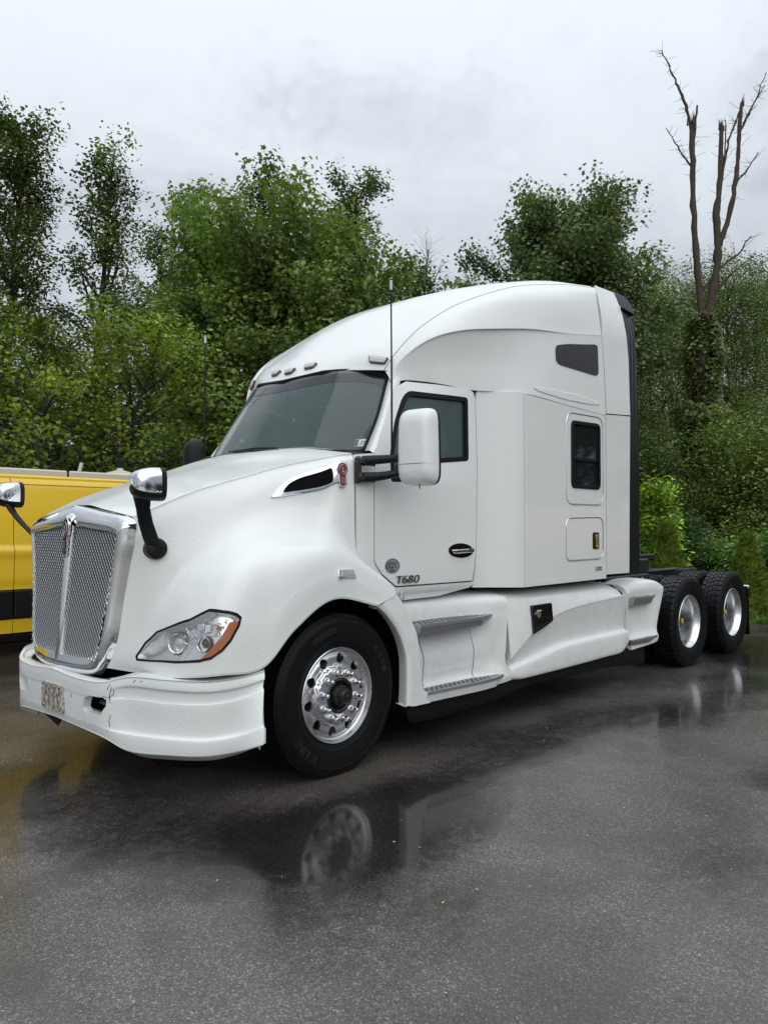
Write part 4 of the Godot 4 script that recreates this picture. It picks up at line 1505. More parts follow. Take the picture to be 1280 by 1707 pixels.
	var lw := round_poly(P([3.945, 1.88, 4.458, 1.88, 4.458, 2.487, 3.948, 2.475]), 0.06, 5)
	var wall := MB.new()
	wall.panel(P([3.224, 1.055, 4.566, 1.065, 4.566, 2.577, 3.648, 2.602, 3.224, 2.614]), [hatch, tool], side, Vector2(0.09, 0.09), OUTZ, 0.02, 0.02)
	var walls := both("sleeper_wall", wall, M.gloss_white)
	for k in 2:
		var s := 1.0 if k == 0 else -1.0
		var f := func(p: Vector2) -> Vector3: return side(p) * Vector3(1, 1, s)
		var h := Vector3(0, 0, s)
		var rivets := MB.new()
		var rv := []
		for i in 34:
			rv.append(Vector2(3.26 + 0.0385 * i, 1.095 + 0.0002 * i))
			rv.append(Vector2(3.26 + 0.0385 * i, 2.585 - 0.00085 * i))
		for i in 36:
			rv.append(Vector2(3.835, 1.13 + 0.0395 * i))
			rv.append(Vector2(4.545, 1.13 + 0.0395 * i))
		for i in 5:
			rv.append(Vector2(3.95 + 0.12 * i, 1.70))
			rv.append(Vector2(3.95 + 0.12 * i, 1.66))
			rv.append(Vector2(3.95 + 0.12 * i, 1.215))
		for i in 3:
			rv.append(Vector2(3.30 + 0.19 * i, 2.10))
			rv.append(Vector2(3.30 + 0.19 * i, 1.50))
		for q in rv:
			rivets.lathe([Vector2(0, 0.0028), Vector2(0.0038, 0.0019), Vector2(0.0055, -0.001)], f.call(q), 7, stand(h))
		var rvp := part("rivet", rivets, M.white, walls[k])
		rvp.set_meta("kind", "stuff")
		var trimm := MB.new()
		for poly in [hatch, tool]:
			var pts2 := []
			for i in poly.size() + 1:
				pts2.append(f.call(poly[i % poly.size()]) + h * 0.0)
			trimm.tube(pts2, 0.0048, 6, false)
		part("hatch_trim", trimm, M.bright, walls[k])
		var hm := MB.new()
		hm.panel(MB.inset(hatch, 0.008), [lw], f, Vector2(0.12, 0.12), h, 0.02, 0.03)
		var hn := part("window_hatch", hm, M.gloss_white, truck)
		var wf := MB.new()
		wf.slab(lw, f, h, 0.012, 0.006, 0.03, [MB.inset(lw, 0.032)])
		part("frame", wf, M.rubber, hn)
		var up := MB.new()
		up.panel(P([3.97, 2.14, 4.435, 2.14, 4.435, 2.46, 3.97, 2.46]), [], func(p): return f.call(p) - h * 0.006, Vector2(0.5, 0.4), h, 0.0)
		part("upper_pane", up, M.dark_glass, hn)
		var lo := MB.new()
		lo.panel(P([3.97, 1.90, 4.435, 1.90, 4.435, 2.16, 3.97, 2.16]), [], func(p): return f.call(p) - h * 0.016, Vector2(0.5, 0.4), h, 0.0)
		part("lower_pane", lo, M.dark_glass, hn)
		var rail := MB.new()
		rail.box(f.call(Vector2(4.2, 2.142)) - h * 0.004, Vector3(0.46, 0.03, 0.016), 0.003)
		part("meeting_rail", rail, M.rubber, hn)
		var tm := MB.new()
		tm.panel(MB.inset(tool, 0.008), [], f, Vector2(0.12, 0.12), h, 0.02)
		var tn := part("locker_door", tm, M.gloss_white, truck)
		var lt := MB.new()
		lt.slab(rect(4.315, 1.338, 4.432, 1.492, 0.025, 4), f, h, 0.004, 0.002, 0.02)
		part("latch_recess", lt, M.gloss, tn)
		var lv := MB.new()
		lv.box(f.call(Vector2(4.385, 1.425)) + h * 0.006, Vector3(0.05, 0.09, 0.006), 0.002)
		part("latch", lv, M.chrome, tn)
		var ky := MB.new()
		ky.lathe([Vector2(0, 0.012), Vector2(0.012, 0.012), Vector2(0.014, 0.004)], f.call(Vector2(4.385, 1.365)) + h * 0.002, 14, stand(h))
		part("key_lock", ky, M.yellow_dot, tn)
		var npl := MB.new()
		npl.slab(rect(4.358, 1.142, 4.482, 1.182, 0.004, 2), f, h, 0.003, 0.001, 0.002)
		part("maker_plate", npl, M.silver, walls[k])
		var npt := MB.new()
		for i in 2:
			npt.box(f.call(Vector2(4.43, 1.17 - 0.014 * i)) + h * 0.0036, Vector3(0.08, 0.005, 0.001))
		part("plate_lines", npt, M.sticker_ink, walls[k])

	# extenders behind the sleeper
	var ex := MB.new()
	ex.panel(P([4.582, 1.10, 5.03, 1.098, 5.07, 2.622, 4.582, 2.588]), [], wing, Vector2(0.12, 0.12), OUTZ, 0.03)
	both("side_extender", ex, M.gloss_white)
	var eu := MB.new()
	eu.panel(P([4.592, 2.60, 5.072, 2.634, 5.045, 3.17, 4.99, 3.50, 4.99, 3.72, 5.01, 3.855, 4.606, 3.832, 4.535, 3.66, 4.51, 3.33, 4.56, 2.98]), [], wing, Vector2(0.08, 0.05), OUTZ, 0.03)
	both("upper_extender", eu, M.white)
	var ej := MB.new()
	ej.panel(P([4.40, 2.60, 4.75, 2.60, 4.75, 3.84, 4.50, 3.80, 4.40, 3.6]), [], func(p): return wing(p) + Vector3(0, 0, -0.03), Vector2(0.08, 0.05), OUTZ, 0.0)
	both("joint_backing", ej, M.core)
	var re := MB.new()
	var rrow := []
	for i in 2:
		var row := []
		for j in 41:
			var q := wing(Vector2(4.6 + 0.41 * i, 3.83 + 0.025 * i))
			var t := -1.0 + j / 20.0
			row.append(Vector3(4.592 + 0.42 * i, q.y + 0.072 * (1.0 - pow(absf(t), 2.2)), q.z * t))
		rrow.append(row)
	re.sheet(rrow, UPV)
	part("roof_extender", re, M.white, truck)
	var wk := MB.new()
	wk.box(Vector3(4.94, 2.4, 0), Vector3(0.05, 2.6, 2.38), 0.01)
	wk.box(Vector3(4.94, 3.74, 0), Vector3(0.05, 0.2, 2.1), 0.01)
	part("rear_wall", wk, M.white, truck)
	var bk := MB.new()
	var bz := func(p: Vector2) -> Vector3:
		var w := wing(p)
		return Vector3(p.x, p.y, w.z - 0.02 - 0.10 * maxf(p.x - 5.05, 0.0) + 0.006 * absf(sin((p.x - 5.03) * 34.0)))
	bk.panel(P([5.035, 1.09, 5.345, 1.085, 5.355, 1.75, 5.36, 2.5, 5.33, 2.92, 5.27, 3.44, 5.285, 3.70, 5.27, 3.80, 5.06, 3.81, 4.998, 3.70, 4.998, 3.50, 5.05, 3.17, 5.078, 2.634]), [], bz, Vector2(0.018, 0.08), OUTZ, 0.05)
	both("rubber_extender", bk, M.plastic)
	var bc := MB.new()
	bc.panel(P([5.0, 3.70, 5.30, 3.68, 5.305, 3.80, 5.22, 3.865, 5.01, 3.875]), [], func(p): return wing(p) + Vector3(0, 0, 0.004), Vector2(0.05, 0.03), OUTZ, 0.12)
	both("extender_cap", bc, M.plastic)

	# door mirrors on two black arms, aerials
	for s in [1.0, -1.0]:
		var k := Vector3(1, 1, s)
		var mir := Node3D.new()
		mir.name = "door_mirror"
		truck.add_child(mir, true)
		var sh2 := MB.new()
		var cc := Vector3(1.80, 2.066, 1.325) * k
		var turn := Basis(Vector3.UP, 0.16 if s > 0 else -0.5)
		var put := func(x: float, y: float, z: float) -> Vector3: return cc + turn * Vector3(x, y, z * s)
		var rows := []
		for i in 9:
			var th := PI / 2.0 * i / 8.0
			var row := []
			var sc := pow(cos(th), 0.38) if i < 8 else 0.0
			for j in 41:
				var a := TAU * j / 40.0
				var ca := signf(cos(a)) * pow(absf(cos(a)), 0.42)
				var sa := signf(sin(a)) * pow(absf(sin(a)), 0.28)
				row.append(put.call(-sin(th) * 0.13 + 0.03, sa * 0.256 * (lerpf(1.0, sc, 0.9) if i < 8 else 0.0), ca * 0.136 * (1.0 - 0.04 * sa) * sc))
			rows.append(row)
		sh2.sheet(rows, turn * Vector3(-1, 0, 0))
		part("shell", sh2, M.white if s > 0 else M.plastic, mir)
		var bez := MB.new()
		var gls := MB.new()
		var o := turn * Vector3(0.026, 0, 0)
		var ci: Vector3 = put.call(0.055, 0.0, 0.0)
		for j in 40:
			var a: Vector3 = rows[0][j]
			var b: Vector3 = rows[0][j + 1]
			bez.quad(a, b, b + o, a + o, a - cc)
			bez.quad(a + o, b + o, (b + o).lerp(ci, 0.1), (a + o).lerp(ci, 0.1), o)
			gls.flat(ci - o * 0.25, (a + o).lerp(ci, 0.1) - o * 0.2, (b + o).lerp(ci, 0.1) - o * 0.2, o)
		part("bezel", bez, M.plastic, mir)
		part("mirror_glass", gls, M.bright, mir)
		var line := MB.new()
		var lp := []
		for j in 29:
			var th := deg_to_rad(lerpf(-82.0, 82.0, j / 28.0))
			var sc := pow(cos(th), 0.38)
			var sa := pow(0.118 / (0.256 * lerpf(1.0, sc, 0.9)), 1.0 / 0.28)
			var ca := pow(sqrt(maxf(1.0 - sa * sa, 0.0)), 0.42)
			lp.append(put.call(-sin(absf(th)) * 0.13 + 0.03, -0.118, signf(th) * ca * 0.1365 * sc))
		line.tube(lp.slice(0, 14), 0.0016, 4, false)
		line.tube(lp.slice(15), 0.0016, 4, false)
		line.tube([lp[0], lp[28]], 0.0016, 4, false)
		part("shell_seam", line, M.core, mir)
		var drain := MB.new()
		drain.tube([put.call(-0.02, -0.25, 0.02), put.call(-0.02, -0.278, 0.02)], 0.004, 6)
		part("drip", drain, M.rubber, mir)
		var arms := MB.new()
		arms.box(Vector3(1.475, 1.910, 1.085) * k, Vector3(0.04, 0.175, 0.05), 0.012)
		arms.box(Vector3(1.54, 1.965, 1.10) * k, Vector3(0.16, 0.055, 0.05), 0.015)
		arms.box(Vector3(1.54, 1.857, 1.10) * k, Vector3(0.16, 0.055, 0.05), 0.015)
		part("bracket", arms, M.gloss, mir)
		for y in [0.0, 1.0]:
			var arm := MB.new()
			var a0 := Vector3(1.50, 1.968 - 0.108 * y, 1.10)
			var a1 := Vector3(1.79, 2.0 - 0.085 * y, 1.235)
			var rr := []
			for i in 7:
				var t := i / 6.0
				var c := a0.lerp(a1, t) + Vector3(0, -0.012 * sin(PI * t) * y, 0)
				var hgt := lerpf(0.034, 0.024, t)
				var row := []
				for j in 9:
					var a := TAU * j / 8.0
					row.append((c + Vector3(cos(a) * 0.012, sin(a) * hgt, cos(a) * -0.024)) * k)
				rr.append(row)
			arm.sheet(rr)
			part("arm", arm, M.plastic, mir)
		var whip := MB.new()
		whip.tube([Vector3(1.766, 1.97, 1.115) * k, Vector3(1.766, 2.05, 1.115) * k], 0.011, 8)
		whip.tube([Vector3(1.766, 2.05, 1.115) * k, Vector3(1.765, 2.75, 1.113) * k, Vector3(1.764, 3.15, 1.110) * k], [0.0065, 0.006, 0.0055], 6)
		for i in 40:
			whip.tube([Vector3(1.766, 2.1 + 0.015 * i, 1.115) * k, Vector3(1.766, 2.106 + 0.015 * i, 1.115) * k], 0.0085, 6)
		var aer := part("aerial", whip, M.plastic, truck)
		var tip := MB.new()
		tip.tube([Vector3(1.764, 3.15, 1.110) * k, Vector3(1.764, 3.215, 1.110) * k], 0.0105, 8)
		part("tip", tip, M.silver, aer)
		var ft := MB.new()
		ft.tube([Vector3(1.766, 1.99, 1.115) * k, Vector3(1.766, 2.02, 1.115) * k], 0.015, 8)
		part("ferrule", ft, M.silver, aer)


func sh_at(sh: Net, p: Vector2) -> Vector3:
	return sh.at(Vector2((p.x + 1.0) / 2.0, p.y))


func disc(m: MB, radius: float, bore: float, hole_ring: float, hole_r: float, holes: int, prof: Callable, turn: float) -> void:
	var o := PackedVector2Array()
	for i in 64:
		o.append(Vector2.from_angle(TAU * i / 64.0) * radius)
	var cut := []
	var c := PackedVector2Array()
	for i in 36:
		c.append(Vector2.from_angle(TAU * i / 36.0) * bore)
	cut.append(c)
	for k in holes:
		var q := Vector2.from_angle(TAU * k / holes + turn) * hole_ring
		var h := PackedVector2Array()
		for i in 18:
			h.append(q + Vector2.from_angle(TAU * i / 18.0) * hole_r)
		cut.append(h)
	m.panel(o, cut, prof, Vector2(0.013, 0.013), Vector3(0, 0, 1), 0.0, 0.018)


func lettering_on(m: MB, words: String, r: float, start: float, gap: float, z: float, size: float) -> void:
	for i in words.length():
		if words[i] == " ":
			continue
		var a := start - gap * i
		var d := Vector3(cos(a), sin(a), 0)
		text_into(m, words[i], Transform3D(Basis(d.cross(Vector3(0, 0, 1)).normalized() * 1.3, d, Vector3(0, 0, 1)), d * r + Vector3(0, 0, z)), size, 0.004)


func tyre(m: MB, tr: MB, drive: bool) -> void:
	var s := []
	for q in [[0.288, 0.100], [0.296, 0.113], [0.312, 0.122], [0.335, 0.127], [0.337, 0.129], [0.345, 0.130], [0.347, 0.128], [0.375, 0.136], [0.41, 0.140], [0.44, 0.139], [0.442, 0.141], [0.452, 0.140], [0.454, 0.136], [0.472, 0.130], [0.476, 0.127], [0.478, 0.128], [0.488, 0.121], [0.490, 0.117]]:
		s.append(Vector2(q[0], q[1]))
	m.lathe(s, Vector3.ZERO, 96)
	var t := []
	for q in s:
		t.append(Vector2(q.x, -q.y))
	t.reverse()
	m.lathe(t, Vector3.ZERO, 96)
	m.lathe([Vector2(0.288, -0.1), Vector2(0.288, 0.1)], Vector3.ZERO, 48)
	# tread
	var bands: Array
	if drive:
		bands = [[-0.117, -0.110, 0], [-0.110, -0.070, 1], [-0.070, -0.062, 2], [-0.062, -0.024, 3], [-0.024, -0.018, 2], [-0.018, 0.018, 4], [0.018, 0.024, 2], [0.024, 0.062, 3], [0.062, 0.070, 2], [0.070, 0.110, 1], [0.110, 0.117, 0]]
	else:
		bands = [[-0.117, -0.108, 0], [-0.108, -0.064, 5], [-0.064, -0.054, 2], [-0.054, -0.020, 5], [-0.020, -0.012, 2], [-0.012, 0.012, 5], [0.012, 0.020, 2], [0.020, 0.054, 5], [0.054, 0.064, 2], [0.064, 0.108, 5], [0.108, 0.117, 0]]
	var n := 168
	var rad := func(kind: int, i: int, z: float) -> float:
		var crown := 0.5055 - 0.35 * z * z
		if kind == 2:
			return crown - 0.016
		if kind == 1 and posmod(i, 4) == 3:
			return crown - 0.014
		if kind == 3 and posmod(i + (2 if z > 0 else 0), 4) == 1:
			return crown - 0.009
		if kind == 4 and posmod(i, 4) == 0:
			return crown - 0.009
		return crown
	for b in bands:
		for i in n:
			var a0 := TAU * i / n
			var wide := 1.0
			var a1 := TAU * (i + 1) / n
			var d0 := Vector3(cos(a0), sin(a0), 0)
			var d1 := Vector3(cos(a1), sin(a1), 0)
			var z0 := Vector3(0, 0, b[0])
			var z1 := Vector3(0, 0, b[1])
			if b[2] == 0:
				var rim_in := 0.490
				var rim_out: float = rad.call(5, i, b[1])
				if drive and posmod(i, 4) == 3:
					rim_out -= 0.014
				var r0: float = rim_in if b[0] < 0 else rim_out
				var r1: float = rim_out if b[0] < 0 else rim_in
				tr.quad(d0 * r0 + z0, d1 * r0 + z0, d1 * r1 + z1, d0 * r1 + z1, d0)
				continue
			var r: float = rad.call(b[2], i, (b[0] + b[1]) / 2.0)
			tr.tri(d0 * r + z0, d1 * r + z0, d1 * r + z1, d0, d1, d1)
			tr.tri(d0 * r + z0, d1 * r + z1, d0 * r + z1, d0, d1, d0)
			var rn: float = rad.call(b[2], i + 1, (b[0] + b[1]) / 2.0)
			if absf(rn - r) > 0.001:
				tr.quad(d1 * r + z0, d1 * r + z1, d1 * rn + z1, d1 * rn + z0)
			for e in [[b[0], z0], [b[1], z1]]:
				tr.quad(d0 * r + e[1], d1 * r + e[1], d1 * 0.487 + e[1], d0 * 0.487 + e[1])


func steer_wheel(at: Vector3, turn: float, spin: float) -> Node3D:
	var w := Node3D.new()
	w.name = "wheel"
	truck.add_child(w, true)
	w.position = at
	w.rotation.y = turn
	var m := MB.new()
	var tr := MB.new()
	tyre(m, tr, false)
	var ty := part("tyre", m, M.tyre, w)
	part("tread", tr, M.tyre, w)
	var le := MB.new()
	lettering_on(le, "X LINE", 0.408, deg_to_rad(238), 0.085, 0.140, 0.062)
	lettering_on(le, "ENERGY", 0.408, deg_to_rad(122), 0.085, 0.140, 0.05)
	lettering_on(le, "X LINE", 0.408, deg_to_rad(40), 0.085, 0.140, 0.05)
	part("lettering", le, M.letters, w)
	var rim := MB.new()
	rim.lathe([Vector2(0.288, 0.10), Vector2(0.2945, 0.112), Vector2(0.2955, 0.118), Vector2(0.292, 0.122), Vector2(0.286, 0.120), Vector2(0.281, 0.110), Vector2(0.277, 0.096), Vector2(0.272, 0.090), Vector2(0.266, 0.0875)], Vector3.ZERO, 80)
	var prof := func(p: Vector2) -> Vector3:
		var r := p.length()
		var z := 0.0875 + 0.012 * smoothstep(0.266, 0.235, r) - 0.006 * smoothstep(0.225, 0.19, r) + 0.038 * smoothstep(0.190, 0.176, r)
		return Vector3(p.x, p.y, z)
	disc(rim, 0.266, 0.110, 0.2265, 0.031, 10, prof, spin)
	part("rim", rim, M.alu, w)
	var back := MB.new()
	back.lathe([Vector2(0.275, 0.02), Vector2(0.2, -0.01), Vector2(0.16, 0.02), Vector2(0.02, 0.02)], Vector3.ZERO, 40)
	back.lathe([Vector2(0.286, 0.1), Vector2(0.275, 0.02)], Vector3.ZERO, 48)
	part("drum", back, M.steel, w)
	var hub := MB.new()
	hub.lathe([Vector2(0.109, 0.07), Vector2(0.106, 0.128), Vector2(0.096, 0.136), Vector2(0.088, 0.130), Vector2(0.084, 0.105)], Vector3.ZERO, 40)
	hub.lathe([Vector2(0.086, 0.10), Vector2(0.070, 0.108), Vector2(0.066, 0.150), Vector2(0.060, 0.160), Vector2(0.046, 0.163), Vector2(0.042, 0.190), Vector2(0.036, 0.198), Vector2(0.0, 0.199)], Vector3.ZERO, 32)
	hub.lathe([Vector2(0.016, 0.205), Vector2(0.013, 0.208), Vector2(0, 0.208)], Vector3.ZERO, 6)
	for i in 6:
		var d := Vector2.from_angle(TAU * i / 6.0 + 0.3) * 0.077
		hub.lathe([Vector2(0.007, 0.10), Vector2(0.007, 0.126), Vector2(0.005, 0.129), Vector2(0, 0.129)], Vector3(d.x, d.y, 0), 6)
	part("hub", hub, M.grease, w)
	var nut := MB.new()
	nut.lathe([Vector2(0.026, 0.0), Vector2(0.026, 0.006), Vector2(0.021, 0.008)], Vector3.ZERO, 16)
	nut.lathe([Vector2(0.0215, 0.004), Vector2(0.0205, 0.022), Vector2(0.018, 0.026)], Vector3.ZERO, 6, Basis.IDENTITY, 0.99)
	nut.lathe([Vector2(0.0145, 0.024), Vector2(0.014, 0.050), Vector2(0.0125, 0.054), Vector2(0.008, 0.057), Vector2(0, 0.058)], Vector3.ZERO, 14)
	var nm := nut.mesh()
	for i in 10:
		var d := Vector2.from_angle(TAU * (i + 0.5) / 10.0 + spin) * 0.1435
		var o := piece("lug_nut", nm, M.nut, w)
		o.position = Vector3(d.x, d.y, 0.1315)
	return w


func drive_wheel(at: Vector3, turn: float, spin: float) -> Node3D:
	var w := Node3D.new()
	w.name = "wheel"
	truck.add_child(w, true)
	w.position = at
	w.rotation.y = turn
	var m := MB.new()
	var tr := MB.new()
	tyre(m, tr, true)
	var tm := m.mesh()
	var trm := tr.mesh()
	piece("tyre", tm, M.tyre, w)
	piece("tread", trm, M.tread, w)
	piece("inner_tyre", tm, M.tyre, w).position.z = -0.345
	piece("inner_tread", trm, M.tread, w).position.z = -0.345
	var rim := MB.new()
	rim.lathe([Vector2(0.288, 0.10), Vector2(0.2945, 0.112), Vector2(0.2955, 0.118), Vector2(0.292, 0.122), Vector2(0.286, 0.120), Vector2(0.280, 0.108), Vector2(0.275, 0.088), Vector2(0.266, 0.075), Vector2(0.258, 0.045), Vector2(0.253, 0.0), Vector2(0.250, -0.06), Vector2(0.246, -0.085)], Vector3.ZERO, 80)
	var prof := func(p: Vector2) -> Vector3:
		var r := p.length()
		return Vector3(p.x, p.y, -0.085 - 0.012 * smoothstep(0.246, 0.225, r) - 0.03 * smoothstep(0.20, 0.178, r))
	disc(rim, 0.246, 0.112, 0.216, 0.026, 10, prof, spin)
	part("rim", rim, M.alu, w)
	var back := MB.new()
	back.lathe([Vector2(0.24, -0.13), Vector2(0.1, -0.16), Vector2(0.0, -0.16)], Vector3.ZERO, 32)
	part("drum", back, M.steel, w)
	var hub := MB.new()
	hub.lathe([Vector2(0.110, -0.14), Vector2(0.108, -0.05), Vector2(0.100, -0.03), Vector2(0.085, -0.02), Vector2(0.08, 0.02), Vector2(0.07, 0.03), Vector2(0.0, 0.03)], Vector3.ZERO, 32)
	for i in 8:
		var d := Vector2.from_angle(TAU * i / 8.0 + 0.2) * 0.094
		hub.lathe([Vector2(0.009, -0.03), Vector2(0.009, -0.008), Vector2(0, -0.006)], Vector3(d.x, d.y, 0), 6)
	part("hub", hub, M.grease, w)
	var cap := MB.new()
	cap.lathe([Vector2(0.03, 0.03), Vector2(0.028, 0.038), Vector2(0.018, 0.041), Vector2(0, 0.041)], Vector3.ZERO, 20)
	part("hub_cap", cap, M.yellow_dot, w)
	var nut := MB.new()
	nut.lathe([Vector2(0.024, 0.0), Vector2(0.024, 0.006), Vector2(0.019, 0.008)], Vector3.ZERO, 14)
	nut.lathe([Vector2(0.019, 0.004), Vector2(0.018, 0.03), Vector2(0.01, 0.034), Vector2(0, 0.034)], Vector3.ZERO, 6, Basis.IDENTITY, 0.99)
	var nm := nut.mesh()
	for i in 10:
		var d := Vector2.from_angle(TAU * (i + 0.5) / 10.0 + spin) * 0.1435
		piece("lug_nut", nm, M.nut, w).position = Vector3(d.x, d.y, -0.127)
	return w


func slotted_tread(m: MB, poly: PackedVector2Array, y: float, cols: int, rows: int, skew: float) -> void:
	# an expanded metal tread: the outline in plan, with staggered slots cut through
	var lo := poly[0]
	var hi := poly[0]
	for p in poly:
		lo = lo.min(p)
		hi = hi.max(p)
	var slots := []
	var inner := MB.inset(poly, 0.016)
	for i in cols:
		for j in rows:
			var c := Vector2(lerpf(lo.x + 0.03, hi.x - 0.03, (i + (0.5 if j % 2 else 0.0)) / cols), lerpf(lo.y + 0.02, hi.y - 0.02, (j + 0.5) / rows))
			var w := (hi.x - lo.x) / cols * 0.36
			var h := (hi.y - lo.y) / rows * 0.30
			var s := PackedVector2Array([c + Vector2(-w, 0), c + Vector2(-w * 0.5, -h), c + Vector2(w * 0.5, -h), c + Vector2(w, 0), c + Vector2(w * 0.5, h), c + Vector2(-w * 0.5, h)])
			var ok := true
			for q in s:
				ok = ok and Geometry2D.is_point_in_polygon(q, inner)
			if ok:
				slots.append(s)
	m.panel(poly, slots, func(p): return Vector3(p.x, y, p.y), Vector2(0.06, 0.06), UPV, 0.02, 0.0)


func skirts() -> void:
	# splash guard behind the front wheel
	var outer := [Vector2(1.700, 1.108), Vector2(1.790, 1.018), Vector2(1.872, 0.90), Vector2(1.93, 0.79), Vector2(1.955, 0.63), Vector2(1.985, 0.45), Vector2(2.02, 0.39), Vector2(2.07, 0.322)]
	var arch := [Vector2(1.522, 1.022), Vector2(1.605, 0.963), Vector2(1.704, 0.86), Vector2(1.768, 0.75), Vector2(1.80, 0.64), Vector2(1.803, 0.48), Vector2(1.80, 0.40), Vector2(1.794, 0.335)]
	var grid := []
	for i in 8:
		var a: Vector2 = arch[i]
		var b: Vector2 = outer[i]
		var row := [Vector3(a.x + 0.02, a.y + 0.01, 1.13), Vector3(a.x, a.y, 1.205), Vector3(a.x + 0.012, a.y + 0.008, 1.222)]
		for k in [0.25, 0.5, 0.75, 0.92]:
			var q := a.lerp(b, k)
			row.append(Vector3(q.x, q.y, 1.232 - 0.022 * k))
		row.append(Vector3(b.x, b.y, 1.195))
		row.append(Vector3(b.x + 0.012, b.y + 0.004, 1.15))
		row.append(Vector3(b.x + (0.03 if i < 6 else 0.02), b.y + (0.01 if i < 6 else 0.0), 1.02 if i < 6 else 1.12))
		grid.append(row)
	var gn := Net.new(grid)
	var g := []
	for i in 49:
		var row := []
		for j in 46:
			row.append(gn.at(Vector2(i / 48.0, j / 45.0)))
		g.append(row)
	var qf := MB.new()
	qf.sheet(g, Vector3(0.2, 0.2, 1))
	for j in 45:
		qf.quad(g[0][j], g[0][j + 1], g[0][j + 1] + Vector3(0.02, -0.02, -0.04), g[0][j] + Vector3(0.02, -0.02, -0.04), Vector3(-1, 1, 0))
		qf.quad(g[48][j], g[48][j + 1], g[48][j + 1] + Vector3(0, 0.01, -0.06), g[48][j] + Vector3(0, 0.01, -0.06), Vector3(0, -1, 0))
	both("splash_guard", qf, M.dirty)
	# wheel house
	for s in [1.0, -1.0]:
		var lin := MB.new()
		var rows := []
		for i in 25:
			var a := lerpf(-0.35, PI + 0.25, i / 24.0)
			var row := []
			for z in [0.62, 0.95, 1.12]:
				row.append(Vector3(1.24 + cos(a) * (0.60 if z < 1.0 else 0.575), 0.47 + sin(a) * (0.60 if z < 1.0 else 0.575), z * s))
			rows.append(row)
		lin.sheet(rows)
		for i in 24:
			lin.flat(Vector3(1.24, 0.5, 0.62 * s), rows[i][0], rows[i + 1][0], Vector3(0, 0, s))
		part("wheel_house", lin, M.core, truck)

	# cab step section
	var st := [
		[Vector3(1.93, 1.035, 0.90), Vector3(1.93, 1.0, 1.0), Vector3(1.93, 0.955, 1.035), Vector3(1.95, 0.86, 1.045), Vector3(1.97, 0.78, 1.04), Vector3(1.98, 0.62, 1.075), Vector3(2.0, 0.5, 1.075), Vector3(2.01, 0.42, 1.09), Vector3(2.03, 0.375, 1.15), Vector3(2.05, 0.33, 1.16)],
		[Vector3(2.15, 1.035, 0.90), Vector3(2.15, 1.0, 1.0), Vector3(2.15, 0.955, 1.03), Vector3(2.15, 0.86, 1.035), Vector3(2.15, 0.78, 1.03), Vector3(2.15, 0.62, 1.085), Vector3(2.15, 0.5, 1.08), Vector3(2.15, 0.42, 1.085), Vector3(2.15, 0.375, 1.16), Vector3(2.15, 0.33, 1.18)],
		[Vector3(2.45, 1.04, 0.90), Vector3(2.45, 1.005, 1.0), Vector3(2.45, 0.955, 1.04), Vector3(2.45, 0.86, 1.045), Vector3(2.45, 0.78, 1.035), Vector3(2.45, 0.62, 1.095), Vector3(2.45, 0.5, 1.09), Vector3(2.45, 0.42, 1.09), Vector3(2.45, 0.375, 1.17), Vector3(2.45, 0.33, 1.19)],
		[Vector3(2.70, 1.045, 0.90), Vector3(2.70, 1.01, 1.03), Vector3(2.70, 0.965, 1.09), Vector3(2.70, 0.86, 1.095), Vector3(2.70, 0.78, 1.085), Vector3(2.70, 0.62, 1.12), Vector3(2.70, 0.5, 1.115), Vector3(2.70, 0.42, 1.12), Vector3(2.72, 0.375, 1.18), Vector3(2.72, 0.33, 1.195)],
		[Vector3(2.85, 1.045, 0.90), Vector3(2.85, 1.01, 1.08), Vector3(2.85, 0.975, 1.155), Vector3(2.85, 0.87, 1.165), Vector3(2.85, 0.78, 1.16), Vector3(2.85, 0.62, 1.15), Vector3(2.86, 0.5, 1.15), Vector3(2.89, 0.42, 1.18), Vector3(2.93, 0.375, 1.205), Vector3(2.92, 0.33, 1.20)],
		[Vector3(2.985, 1.04, 0.90), Vector3(2.985, 1.01, 1.11), Vector3(2.985, 0.975, 1.20), Vector3(2.985, 0.87, 1.212), Vector3(2.98, 0.78, 1.21), Vector3(2.975, 0.62, 1.205), Vector3(2.97, 0.5, 1.20), Vector3(3.01, 0.43, 1.21), Vector3(3.045, 0.385, 1.215), Vector3(3.05, 0.34, 1.205)],
	]
	var sn := Net.new(st)
	var sm := MB.new()
	sm.panel(P([0, 0, 1, 0, 1, 1, 0, 1]), [], func(p): return sn.at(p), Vector2(0.025, 0.02), Vector3(0, 0.3, 1), 0.04)
	var sections := both("step_section", sm, M.dirty)
	for k in 2:
		var s := 1.0 if k == 0 else -1.0
		var kk := Vector3(1, 1, s)
		var gapm := MB.new()
		for u in [0.168, 0.565]:
			var pts := []
			for i in 15:
				pts.append((sn.at(Vector2(u + 0.012 * sin(i * 0.23), lerpf(0.46, 0.80, i / 14.0))) + Vector3(0, 0, 0.001)) * kk)
			gapm.tube(pts, 0.0026, 4, false)
		part("seam", gapm, M.core, sections[k])
		var ins := MB.new()
		ins.panel(P([0.175, 0.44, 0.565, 0.44, 0.573, 0.62, 0.566, 0.69, 0.178, 0.69, 0.183, 0.56]), [], func(p): return (sn.at(p) + Vector3(0, 0, 0.0025)) * kk, Vector2(0.03, 0.03), Vector3(0, 0, s), 0.003)
		part("cover_plate", ins, M.plate, sections[k])
